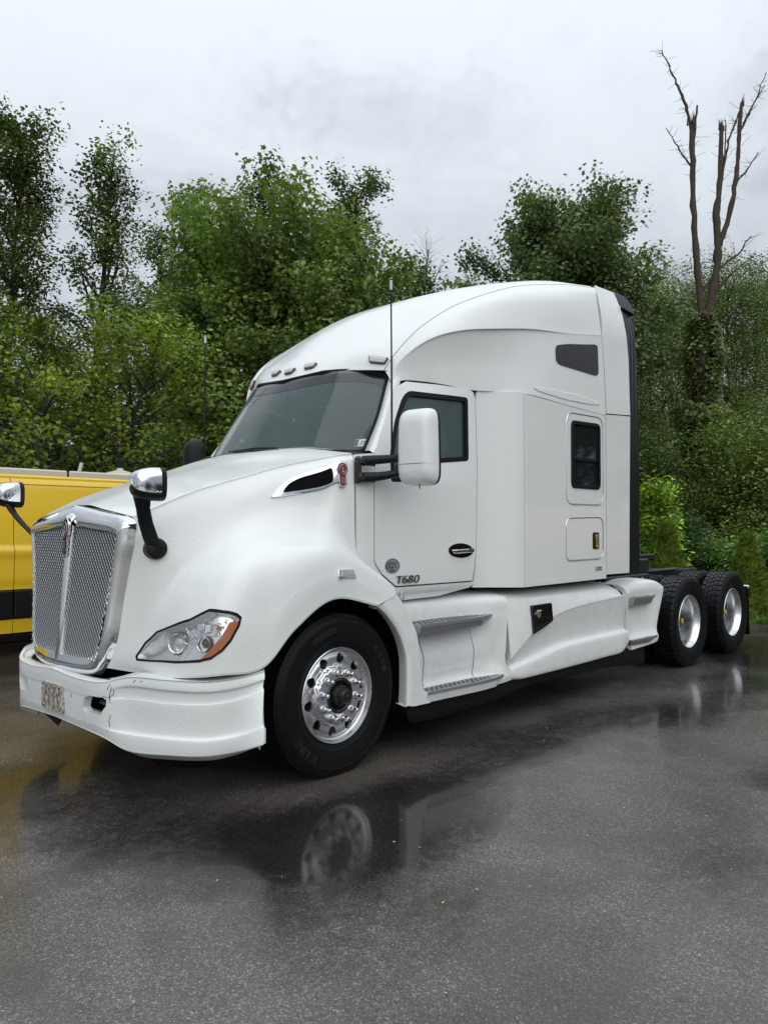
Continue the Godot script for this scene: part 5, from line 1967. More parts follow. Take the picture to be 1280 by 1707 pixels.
		# steps: slotted tread on a silver tray
		for e in [[[1.93, 1.00, 1.945, 1.222, 2.655, 1.226, 2.84, 1.172, 2.70, 1.07, 2.45, 1.01], 0.868, 0.068, 17], [[2.03, 1.055, 2.01, 1.225, 2.60, 1.262, 2.80, 1.252, 2.93, 1.215, 2.76, 1.095], 0.402, 0.075, 17]]:
			var step := Node3D.new()
			step.name = "step"
			truck.add_child(step, true)
			var poly := P(e[0])
			var tm := MB.new()
			slotted_tread(tm, poly, e[1], e[3], 6, 0.0)
			var tread := MB.new()
			tread.add(tm, s < 0)
			part("tread", tread, M.step, step)
			var tray := MB.new()
			for i in poly.size():
				var a := poly[i]
				var b := poly[(i + 1) % poly.size()]
				var d := Vector3(0, -e[2], 0)
				var inw := Vector3(0, 0, -0.02)
				tray.quad(Vector3(a.x, e[1] + 0.001, a.y) * kk, Vector3(b.x, e[1] + 0.001, b.y) * kk, (Vector3(b.x, e[1], b.y) + d * (0.5 if b.x > 2.8 else 1.0) + inw) * kk, (Vector3(a.x, e[1], a.y) + d * (0.5 if a.x > 2.8 else 1.0) + inw) * kk)
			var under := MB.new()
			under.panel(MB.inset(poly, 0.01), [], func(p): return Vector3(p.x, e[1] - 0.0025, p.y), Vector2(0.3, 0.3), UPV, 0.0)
			part("tray", tray, M.step if e[1] > 0.6 else M.dirty, step)
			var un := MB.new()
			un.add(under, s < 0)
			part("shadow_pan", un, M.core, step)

	# long side fairing
	var xs := [3.035, 3.2, 3.44, 3.82, 4.25, 4.60, 4.88, 5.05]
	var c1 := [0.51, 0.615, 0.735, 0.815, 0.850, 0.864, 0.872, 0.855]
	var c2 := [0.42, 0.445, 0.475, 0.520, 0.528, 0.532, 0.534, 0.536]
	var bo := [0.34, 0.325, 0.325, 0.327, 0.331, 0.336, 0.342, 0.40]
	var net := []
	for i in 8:
		var x: float = xs[i]
		var e := 0.0 if i > 0 else 0.012
		var out := -0.012 if i == 0 else (-0.02 if i == 7 else 0.0)
		var low := 1.0 if i > 1 else 0.35
		var top := 1.0 if i < 6 else (0.97 if i == 6 else 0.90)
		net.append([
			Vector3(x, 1.045 * top + 0.0, 0.86), Vector3(x, 1.02 * top, 1.04 + out), Vector3(x, 0.975 * top, 1.15 + out), Vector3(x, minf(0.93 * top, c1[i] + 0.25), 1.192 + out),
			Vector3(x, c1[i] + 0.012, 1.218 + out), Vector3(x, c1[i] - 0.022, 1.212 + out), Vector3(x, lerpf(c1[i], c2[i], 0.6), 1.182 + 0.02 * (1.0 - low) + out), Vector3(x, c2[i] + 0.022, 1.176 + 0.03 * (1.0 - low) + out), Vector3(x, c2[i] - 0.008, 1.220 + out), Vector3(x, lerpf(c2[i], bo[i], 0.6), 1.226 + out), Vector3(x, bo[i] + 0.01, 1.218 + out), Vector3(x, bo[i] - 0.004, 1.19 + out)])
	var fn := Net.new(net)
	var fm := MB.new()
	var ff := func(p: Vector2) -> Vector3: return fn.at(p)
	fm.panel(P([0, 0, 1, 0, 1, 1, 0, 1]), [], ff, Vector2(0.02, 0.0125), Vector3(0, 0.4, 1), 0.05)
	both("side_fairing", fm, M.dirty)
	for s in [1.0, -1.0]:
		var kk := Vector3(1, 1, s)
		var rec := Node3D.new()
		rec.name = "fuel_door"
		truck.add_child(rec, true)
		var rp := round_poly(P([3.325, 0.902, 3.628, 0.905, 3.628, 0.752, 3.45, 0.70, 3.325, 0.668]), 0.02, 3)
		var lay := func(p: Vector2) -> Vector3: return Vector3(p.x, p.y, (1.212 + 0.016 * smoothstep(0.93, 0.70, p.y)) * s)
		var rm := MB.new()
		rm.slab(rp, lay, Vector3(0, 0, s), 0.008, 0.004, 0.02, [MB.inset(rp, 0.02)])
		part("frame", rm, M.gloss, rec)
		var rb := MB.new()
		rb.panel(MB.inset(rp, 0.012), [], func(p): return lay.call(p) - Vector3(0, 0, (-0.004 + 0.006 * smoothstep(3.32, 3.6, p.x)) * s), Vector2(0.1, 0.1), Vector3(0, 0, s), 0.0)
		part("pocket", rb, M.gloss, rec)
		var lk := MB.new()
		lk.tube([Vector3(3.40, 0.825, 1.20) * kk, Vector3(3.40, 0.825, 1.236) * kk], 0.028, 14)
		lk.box(Vector3(3.40, 0.85, 1.238) * kk, Vector3(0.06, 0.022, 0.014), 0.004)
		part("latch", lk, M.bright, rec)

	# rear fairing with two small steps
	var aft := [
		[Vector3(5.07, 0.975, 0.86), Vector3(5.065, 0.965, 1.10), Vector3(5.06, 0.90, 1.185), Vector3(5.07, 0.80, 1.175), Vector3(5.085, 0.65, 1.165), Vector3(5.09, 0.50, 1.175), Vector3(5.10, 0.41, 1.20), Vector3(5.115, 0.34, 1.205)],
		[Vector3(5.25, 1.01, 0.86), Vector3(5.25, 1.0, 1.10), Vector3(5.25, 0.93, 1.175), Vector3(5.25, 0.80, 1.150), Vector3(5.25, 0.65, 1.145), Vector3(5.25, 0.50, 1.150), Vector3(5.25, 0.41, 1.20), Vector3(5.25, 0.345, 1.205)],
		[Vector3(5.55, 1.015, 0.86), Vector3(5.55, 1.0, 1.13), Vector3(5.55, 0.93, 1.19), Vector3(5.55, 0.80, 1.17), Vector3(5.53, 0.65, 1.16), Vector3(5.52, 0.50, 1.165), Vector3(5.52, 0.41, 1.21), Vector3(5.52, 0.355, 1.21)],
		[Vector3(5.74, 1.0, 0.86), Vector3(5.74, 0.985, 1.14), Vector3(5.75, 0.93, 1.20), Vector3(5.74, 0.80, 1.195), Vector3(5.68, 0.65, 1.19), Vector3(5.65, 0.50, 1.19), Vector3(5.66, 0.42, 1.22), Vector3(5.66, 0.37, 1.215)],
		[Vector3(5.88, 0.93, 0.86), Vector3(5.875, 0.925, 1.13), Vector3(5.865, 0.91, 1.195), Vector3(5.82, 0.80, 1.20), Vector3(5.755, 0.65, 1.195), Vector3(5.70, 0.50, 1.195), Vector3(5.70, 0.42, 1.215), Vector3(5.70, 0.385, 1.21)],
	]
	var an := Net.new(aft)
	var am := MB.new()
	am.panel(P([0, 0, 1, 0, 1, 1, 0, 1]), [], func(p): return an.at(p), Vector2(0.04, 0.025), Vector3(0, 0.3, 1), 0.05)
	both("rear_fairing", am, M.dirty)
	for s in [1.0, -1.0]:
		var kk := Vector3(1, 1, s)
		for e in [[[5.15, 1.13, 5.14, 1.225, 5.50, 1.24, 5.66, 1.20, 5.55, 1.14], 0.845, 0.075, 9], [[5.11, 1.13, 5.09, 1.225, 5.45, 1.245, 5.655, 1.225, 5.55, 1.14], 0.435, 0.05, 9]]:
			var step := Node3D.new()
			step.name = "step"
			truck.add_child(step, true)
			var poly := P(e[0])
			var tm := MB.new()
			slotted_tread(tm, poly, e[1], e[3], 3, 0.0)
			var tread := MB.new()
			tread.add(tm, s < 0)
			part("tread", tread, M.step, step)
			var tray := MB.new()
			for i in poly.size():
				var a := poly[i]
				var b := poly[(i + 1) % poly.size()]
				var d := Vector3(0, -e[2], 0)
				tray.quad(Vector3(a.x, e[1] + 0.001, a.y) * kk, Vector3(b.x, e[1] + 0.001, b.y) * kk, (Vector3(b.x, e[1], b.y) + d * (0.4 if b.x > 5.6 else 1.0) + Vector3(0, 0, -0.015)) * kk, (Vector3(a.x, e[1], a.y) + d * (0.4 if a.x > 5.6 else 1.0) + Vector3(0, 0, -0.015)) * kk)
			part("tray", tray, M.step, step)
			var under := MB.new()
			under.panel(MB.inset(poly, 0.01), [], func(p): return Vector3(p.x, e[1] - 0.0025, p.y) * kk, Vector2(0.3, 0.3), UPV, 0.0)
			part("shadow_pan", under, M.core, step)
	# black rubber skirt hanging below
	var sk := MB.new()
	var low := [[1.83, 0.30], [1.86, 0.235], [1.90, 0.205], [2.03, 0.19], [2.36, 0.187], [2.97, 0.222], [3.48, 0.246], [4.05, 0.238], [4.5, 0.230], [5.0, 0.20], [5.44, 0.17]]
	var rows := []
	for i in 61:
		var x := lerpf(1.83, 5.44, i / 60.0)
		var y := 0.2
		for j in low.size() - 1:
			if x >= low[j][0] and x <= low[j + 1][0] + 0.0001:
				y = lerpf(low[j][1], low[j + 1][1], (x - low[j][0]) / (low[j + 1][0] - low[j][0]))
		var w := 0.006 * sin(x * 5.0)
		rows.append([Vector3(x, 0.40, 1.165 + w * 0.3), Vector3(x, 0.33, 1.175 + w * 0.5), Vector3(x, lerpf(0.33, y, 0.6), 1.18 + w), Vector3(x, y, 1.17 + w * 1.5), Vector3(x, y, 1.155 + w * 1.5)])
	sk.sheet(rows, Vector3(0, 0, 1))
	sk.quad(rows[0][0], rows[0][1], rows[0][1] + Vector3(0, 0, -0.5), rows[0][0] + Vector3(0, 0, -0.5), -RX)
	sk.quad(rows[0][1], rows[0][2], rows[0][2] + Vector3(0.03, 0, -0.5), rows[0][1] + Vector3(0, 0, -0.5), -RX)
	sk.quad(rows[0][2], rows[2][3], rows[2][3] + Vector3(0.03, 0, -0.5), rows[0][2] + Vector3(0.03, 0, -0.5), -RX)
	var sks := both("rubber_skirt", sk, M.rubber)
	for k in 2:
		var s := 1.0 if k == 0 else -1.0
		var bb := MB.new()
		for x in [5.24, 5.30, 5.38]:
			bb.lathe([Vector2(0, 0.012), Vector2(0.012, 0.01), Vector2(0.014, 0)], Vector3(x, 0.28, 1.17 * s), 8, stand(Vector3(0, 0, s)))
		part("bolt", bb, M.steel, sks[k])
	# dark boxes behind the fairings: tank and battery box
	var box := MB.new()
	for s in [1.0, -1.0]:
		box.box(Vector3(4.05, 0.66, 0.78 * s), Vector3(2.3, 0.62, 0.64), 0.08)
		box.box(Vector3(2.4, 0.66, 0.72 * s), Vector3(1.0, 0.6, 0.56), 0.04)
	part("tank", box, M.core, truck)
	var inr := MB.new()
	inr.box(Vector3(3.3, 0.75, 0), Vector3(3.6, 0.6, 0.9), 0.02)
	part("drive_train", inr, M.core, truck)


func chassis() -> void:
	var fr := MB.new()
	for s in [1.0, -1.0]:
		fr.box(Vector3(4.75, 0.86, 0.43 * s), Vector3(7.5, 0.27, 0.09), 0.01)
	for x in [1.0, 3.0, 5.5, 6.5, 7.2, 7.9, 8.45]:
		fr.box(Vector3(x, 0.86, 0), Vector3(0.12, 0.22, 0.80), 0.01)
	part("frame_rail", fr, M.frame, truck)
	var dk := MB.new()
	dk.box(Vector3(5.68, 1.035, 0), Vector3(0.7, 0.02, 1.4), 0.006)
	for s in [1.0, -1.0]:
		dk.box(Vector3(5.62, 0.99, 0.9 * s), Vector3(1.0, 0.085, 0.06), 0.01)
		for i in 5:
			dk.lathe([Vector2(0, 0.018), Vector2(0.018, 0.012), Vector2(0.02, 0)], Vector3(5.35 + 0.14 * i, 0.99, 0.93 * s), 10, stand(Vector3(0, 0, s)))
	part("deck_plate", dk, M.frame, truck)
	var studs := MB.new()
	for s in [1.0, -1.0]:
		for i in 5:
			studs.lathe([Vector2(0.008, 0.021), Vector2(0.015, 0.021), Vector2(0.018, 0.019)], Vector3(5.35 + 0.14 * i, 0.99, 0.93 * s), 14, stand(Vector3(0, 0, s)))
	part("stud_ring", studs, M.silver, truck)
	var bx := MB.new()
	bx.box(Vector3(6.05, 1.07, 0.68), Vector3(0.55, 0.24, 0.3), 0.015)
	bx.box(Vector3(6.05, 1.07, -0.68), Vector3(0.55, 0.24, 0.3), 0.015)
	part("air_tank_box", bx, M.frame, truck)
	# coiled lines and their post on the deck
	var hose := MB.new()
	for k in 2:
		var pts := []
		for i in 120:
			var a := i * 0.55
			pts.append(Vector3(5.50 + 0.045 * cos(a) + 0.004 * i, 1.13 + 0.045 * sin(a) + 0.05 * sin(PI * i / 119.0), 0.15 + 0.16 * k - 0.001 * i))
		hose.tube(pts, 0.01, 6)
	part("air_hose", hose, M.rubber, truck)
	var fw := MB.new()
	var plate := PackedVector2Array()
	for q in [[6.55, -0.46], [6.72, -0.48], [7.3, -0.46], [7.62, -0.30], [7.66, -0.08], [7.35, -0.03], [7.30, 0.0], [7.35, 0.03], [7.66, 0.08], [7.62, 0.30], [7.3, 0.46], [6.72, 0.48], [6.55, 0.46]]:
		plate.append(Vector2(q[0], q[1]))
	var lay := func(p: Vector2) -> Vector3: return Vector3(p.x, 1.19 - 0.10 * maxf(p.x - 7.3, 0.0), p.y)
	fw.slab(plate, lay, UPV, 0.02, 0.008, 0.045)
	for s in [1.0, -1.0]:
		fw.box(Vector3(7.1, 1.08, 0.38 * s), Vector3(0.3, 0.17, 0.06), 0.01)
	part("fifth_wheel", fw, M.grease, truck)
	var rail := MB.new()
	for s in [1.0, -1.0]:
		rail.box(Vector3(7.1, 1.005, 0.46 * s), Vector3(1.6, 0.025, 0.12), 0.006)
	part("slide_rail", rail, M.steel, truck)
	var ax := MB.new()
	for x in [6.533, 7.853]:
		ax.tube([Vector3(x, 0.5, -0.95), Vector3(x, 0.5, 0.95)], 0.085, 14)
		ax.lathe([Vector2(0.0, 0.2), Vector2(0.15, 0.17), Vector2(0.21, 0.05), Vector2(0.21, -0.05), Vector2(0.15, -0.17), Vector2(0, -0.2)], Vector3(x, 0.5, 0), 20, Basis(Vector3.UP, PI / 2))
	ax.box(Vector3(1.24, 0.42, 0), Vector3(0.12, 0.12, 1.7), 0.02)
	part("axle", ax, M.frame, truck)
	for s in [1.0, -1.0]:
		steer_wheel(Vector3(1.24, 0.492, 1.032 * s), 0.0 if s > 0 else PI, 0.17)
		drive_wheel(Vector3(6.533, 0.495, 1.085 * s), 0.0 if s > 0 else PI, 0.1)
		drive_wheel(Vector3(7.853, 0.495, 1.085 * s), 0.0 if s > 0 else PI, 0.35)
		var mf := Node3D.new()
		mf.name = "mud_flap"
		truck.add_child(mf, true)
		var flap := MB.new()
		var rows := []
		for i in 12:
			var y := lerpf(0.72, 0.14, i / 11.0)
			var row := []
			for j in 2:
				row.append(Vector3(8.60 + 0.03 * pow(i / 11.0, 2.0), y, (0.60 + 0.545 * j) * s))
			rows.append(row)
		flap.sheet(rows, -RX)
		part("flap", flap, M.rubber, mf)
		var ribs := MB.new()
		for i in 26:
			for j in 20:
				var c := Vector3(8.597 + 0.03 * pow(i / 25.0, 2.0), lerpf(0.71, 0.15, i / 25.0), (0.62 + 0.0265 * j + (0.012 if i % 2 else 0.0)) * s)
				ribs.box(c, Vector3(0.008, 0.012, 0.013))
		var rp := part("knob", ribs, M.rubber, mf)
		rp.set_meta("kind", "stuff")
		var hg := MB.new()
		hg.tube([Vector3(8.61, 0.745, 0.45 * s), Vector3(8.61, 0.745, 1.16 * s)], 0.022, 10)
		part("hanger", hg, M.frame, mf)
		var wt := MB.new()
		wt.box(Vector3(8.585, 0.765, 0.885 * s), Vector3(0.03, 0.045, 0.54), 0.012)
		part("flap_bar", wt, M.bright, mf)
	var tail := MB.new()
	for s in [1.0, -1.0]:
		tail.box(Vector3(8.55, 0.72, 0.32 * s), Vector3(0.05, 0.10, 0.34), 0.012)
	part("tail_lamp_box", tail, M.red, truck)


func build_truck() -> void:
	truck = thing("semi_truck", "white sleeper cab semi truck with chrome mesh grille, parked on wet asphalt", "semi truck")
	hood_and_front()
	cab()
	skirts()
	chassis()


# one leaf laid into m: a lobed outline folded along its midrib
func leaf(m: MB, at: Vector3, b: Basis, size: float, kind: String) -> void:
	var o: Array
	if kind == "maple":
		o = [Vector2(0, 0), Vector2(0.32, 0.10), Vector2(0.26, 0.30), Vector2(0.52, 0.56), Vector2(0.20, 0.58), Vector2(0, 1)]
	elif kind == "oval":
		o = [Vector2(0, 0), Vector2(0.27, 0.25), Vector2(0.30, 0.5), Vector2(0, 1)]
	else:
		o = [Vector2(0, 0), Vector2(0.11, 0.35), Vector2(0.07, 0.75), Vector2(0, 1)]
	for s in [-1.0, 1.0]:
		var pts := []
		for q in o:
			pts.append(at + b * (Vector3(q.x * s, q.y, -0.22 * absf(q.x) - 0.12 * q.y * q.y) * size))
		for i in range(1, pts.size() - 1):
			m.flat(pts[0], pts[i], pts[i + 1], b.z)


func clump(kind: String, count: int, radius: float, size: float, sd: int, droop := 0.5) -> ArrayMesh:
	var g := RandomNumberGenerator.new()
	g.seed = sd
	var m := MB.new()
	for i in count:
		var d := Vector3(g.randfn(), g.randfn() * 0.7, g.randfn()).normalized()
		var at := d * radius * pow(g.randf(), 0.5)
		var dir := (Vector3(d.x, -droop + 0.5 * g.randf(), d.z) + Vector3(g.randfn(), g.randfn(), g.randfn()) * 0.25).normalized()
		var nrm := (Vector3.UP + Vector3(g.randfn(), g.randfn() * 0.4, g.randfn()) * 0.5)
		nrm = (nrm - dir * nrm.dot(dir)).normalized()
		leaf(m, at, Basis(dir.cross(nrm), dir, nrm), size * g.randf_range(0.7, 1.2), kind)
	return m.mesh()


func spray(sd: int) -> ArrayMesh:
	# a flat fan of scale leaves, as an arborvitae has
	var g := RandomNumberGenerator.new()
	g.seed = sd
	var m := MB.new()
	for i in 11:
		var a := lerpf(-0.9, 0.9, i / 10.0)
		var dir := Vector3(sin(a), cos(a), g.randf_range(-0.15, 0.15)).normalized()
		var nrm := Vector3(0, 0, 1).rotated(Vector3.UP, g.randf_range(-0.5, 0.5))
		nrm = (nrm - dir * nrm.dot(dir)).normalized()
		leaf(m, Vector3(sin(a) * 0.01, 0.0, 0), Basis(dir.cross(nrm), dir, nrm), 0.12 * g.randf_range(0.7, 1.15), "blade")
	return m.mesh()


var leaf_mat: StandardMaterial3D
var bark_mat: StandardMaterial3D
var kinds := {}


func scatter(called: String, meshes: Array, places: Array, tones: Array, parent: Node) -> void:
	for k in meshes.size():
		var mine := []
		for i in range(k, places.size(), meshes.size()):
			mine.append(i)
		if mine.is_empty():
			continue
		var mm := MultiMesh.new()
		mm.transform_format = MultiMesh.TRANSFORM_3D
		mm.use_colors = true
		mm.mesh = meshes[k]
		mm.instance_count = mine.size()
		for i in mine.size():
			mm.set_instance_transform(i, places[mine[i]])
			mm.set_instance_color(i, tones[mine[i]])
		var o := MultiMeshInstance3D.new()
		o.name = numbered(called) if parent == self else called
		o.multimesh = mm
		o.material_override = leaf_mat
		parent.add_child(o, true)
		o.set_meta("kind", "stuff")


func tone(g: RandomNumberGenerator, c: Color, vary := 0.22) -> Color:
	var k := exp(g.randfn() * vary)
	var w := g.randfn() * 0.10
	return Color(c.r * k * (1.0 + w), c.g * k, c.b * k * (1.0 - w))


# a tree grown from a trunk line: limbs spiral up it, twigs stand on the limbs, leaf clumps on the twigs
func tree(called: String, label: String, category: String, group: String, at: Vector3, o: Dictionary) -> Node3D:
	var g := RandomNumberGenerator.new()
	g.seed = o.seed
	var t := thing(called, label, category, at, 0.0, group)
	var h: float = o.h
	var wood := MB.new()
	var trunk := []
	var rad := []
	var lean: Vector2 = o.get("lean", Vector2.ZERO)
	var tr: float = o.trunk
	for i in 9:
		var k := i / 8.0
		trunk.append(Vector3(lean.x * k * k + 0.06 * g.randfn() * k, h * 0.94 * k, lean.y * k * k + 0.06 * g.randfn() * k))
		rad.append(tr * (1.0 - 0.88 * pow(k, 0.8)) + (tr * 0.35 if i == 0 else 0.0))
	wood.tube(trunk, rad, 8)
	var places := []
	var tones := []
	var limbs: int = o.limbs
	var reach: float = o.r
	var shape: String = o.get("shape", "round")
	for i in limbs:
		var k := (i + g.randf() * 0.8) / limbs
		var y := lerpf(o.base, 0.93, k)
		var p0: Vector3 = at_on(trunk, y / 0.94)
		var az := i * 2.39996 + g.randf_range(-0.5, 0.5)
		var prof := 1.0
		if shape == "round":
			prof = sqrt(maxf(1.0 - pow((k - 0.36) / 0.68, 2.0), 0.05))
		elif shape == "dome":
			prof = sqrt(maxf(1.0 - pow((k - 0.56) / 0.64, 2.0), 0.08))
		elif shape == "column":
			prof = 0.55 + 0.5 * sin(PI * minf(k * 1.15, 1.0))
		elif shape == "fan":
			prof = 0.75 + 0.35 * sin(PI * k)
		var length := reach * prof * g.randf_range(0.72, 1.12)
		var el := lerpf(o.el0, o.el1, k) + g.randf_range(-0.15, 0.15)
		var dir := Vector3(cos(az) * cos(el), sin(el), sin(az) * cos(el))
		var pts := [p0]
		var p := p0
		var d := dir
		for j in 5:
			d = (d + Vector3(g.randfn(), g.randfn() + o.get("bend", 0.0), g.randfn()) * 0.10).normalized()
			p = p + d * length / 5.0
			pts.append(p)
		var lr: float = tr * lerpf(0.42, 0.16, k)
		wood.tube(pts, [lr, lr * 0.8, lr * 0.6, lr * 0.42, lr * 0.28, lr * 0.12], 5, false)
		var limb_tone := exp(g.randfn() * 0.26)
		var twigs: int = o.twigs
		for j in twigs:
			var f := lerpf(o.get("bare", 0.25), 1.0, (j + g.randf()) / twigs)
			var q: Vector3 = at_on(pts, f)
			var out := (dir + Vector3(g.randfn(), g.randfn() * 0.7 + 0.15, g.randfn()) * 0.75).normalized()
			var tl: float = o.tl * g.randf_range(0.5, 1.2) * (1.1 - 0.4 * f)
			var e := q + out * tl + Vector3(0, -o.get("sag", 0.1) * tl, 0)
			wood.tube([q, q.lerp(e, 0.55) + Vector3(0, 0.04 * tl, 0), e], [lr * 0.25, lr * 0.16, 0.004], 3, false)
			var n: int = o.clumps
			for c in n:
				var w := lerpf(0.2, 1.02, (c + g.randf()) / n)
				var s: float = o.get("loose", 0.16)
				var at2 := q.lerp(e, w) + Vector3(g.randfn(), g.randfn() * 0.6, g.randfn()) * s
				var b := Basis(Vector3.UP, g.randf() * TAU) * Basis(Vector3.RIGHT, g.randfn() * 0.3)
				var outward := Vector3(at2.x, 0, at2.z)
				places.append(Transform3D(b.scaled(Vector3.ONE * g.randf_range(0.75, 1.25) * o.get("scale", 1.0)), at2))
				tones.append(tone(g, o.color * limb_tone, o.get("vary", 0.22)))
	part("trunk", wood, o.get("bark", bark_mat), t)
	scatter("crown", kinds[o.leaf], places, tones, t)
	return t


func at_on(pts: Array, k: float) -> Vector3:
	var x := clampf(k, 0.0, 0.9999) * (pts.size() - 1)
	return (pts[int(x)] as Vector3).lerp(pts[int(x) + 1], x - int(x))


# a leafy mass with stems inside: bushes and the climbing ivy
func bush(called: String, label: String, category: String, group: String, at: Vector3, size: Vector3, n: int, leaf_kind: String, color: Color, sd: int, lumps := 9, scale := 1.0) -> Node3D:
	var g := RandomNumberGenerator.new()
	g.seed = sd
	var t := thing(called, label, category, at, 0.0, group)
	var wood := MB.new()
	var places := []
	var tones := []
	for l in lumps:
		var c := Vector3(g.randf_range(-0.6, 0.6) * size.x, (0.2 + 0.62 * (l + 0.5) / lumps) * size.y, g.randf_range(-0.6, 0.6) * size.z)
		if l % 3 == 0:
			c.y = g.randf_range(0.15, 0.4) * size.y
		var r := Vector3(size.x, size.y * 0.42, size.z) * g.randf_range(0.42, 0.62)
		wood.tube([Vector3(c.x * 0.2, 0, c.z * 0.2), c * Vector3(0.7, 0.6, 0.7), c + Vector3(0, r.y * 0.6, 0)], [0.03, 0.02, 0.006], 5, false)
		var lt := exp(g.randfn() * 0.2)
		for i in n / lumps:
			var d := Vector3(g.randfn(), g.randfn(), g.randfn()).normalized()
			var p := c + d * r * pow(g.randf(), 0.35)
			p.y = maxf(p.y, 0.06)
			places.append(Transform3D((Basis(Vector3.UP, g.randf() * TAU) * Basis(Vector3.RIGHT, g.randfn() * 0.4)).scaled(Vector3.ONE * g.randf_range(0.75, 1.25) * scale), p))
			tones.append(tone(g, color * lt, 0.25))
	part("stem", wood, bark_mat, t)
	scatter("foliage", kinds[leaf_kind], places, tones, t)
	return t


func arborvitae(at: Vector3, h: float, r: float, label: String, sd: int) -> void:
	var g := RandomNumberGenerator.new()
	g.seed = sd
	var t := thing("arborvitae", label, "shrub", at, 0.0, "small arborvitaes along the pavement edge")
	var wood := MB.new()
	wood.tube([Vector3.ZERO, Vector3(0, h * 0.9, 0)], [0.035, 0.008], 6)
	part("trunk", wood, bark_mat, t)
	var places := []
	var tones := []
	for i in 2600:
		var k := pow(g.randf(), 0.75)
		var y := h * 0.97 * (1.0 - k) + 0.02
		var rr := r * pow(k, 0.75) * (1.0 + 0.22 * sin(y * 9.0 + g.randf() * 1.5)) * sqrt(g.randf_range(0.35, 1.0)) + 0.015
		var az := g.randf() * TAU
		var b := Basis(Vector3.UP, -az + PI / 2 + g.randfn() * 0.5) * Basis(Vector3.RIGHT, 0.35 + g.randfn() * 0.25)
		places.append(Transform3D(b.scaled(Vector3.ONE * g.randf_range(0.7, 1.2)), Vector3(cos(az) * rr, y, sin(az) * rr)))
		tones.append(tone(g, Color(0.15, 0.20, 0.032), 0.3))
	scatter("foliage", kinds.spray, places, tones, t)


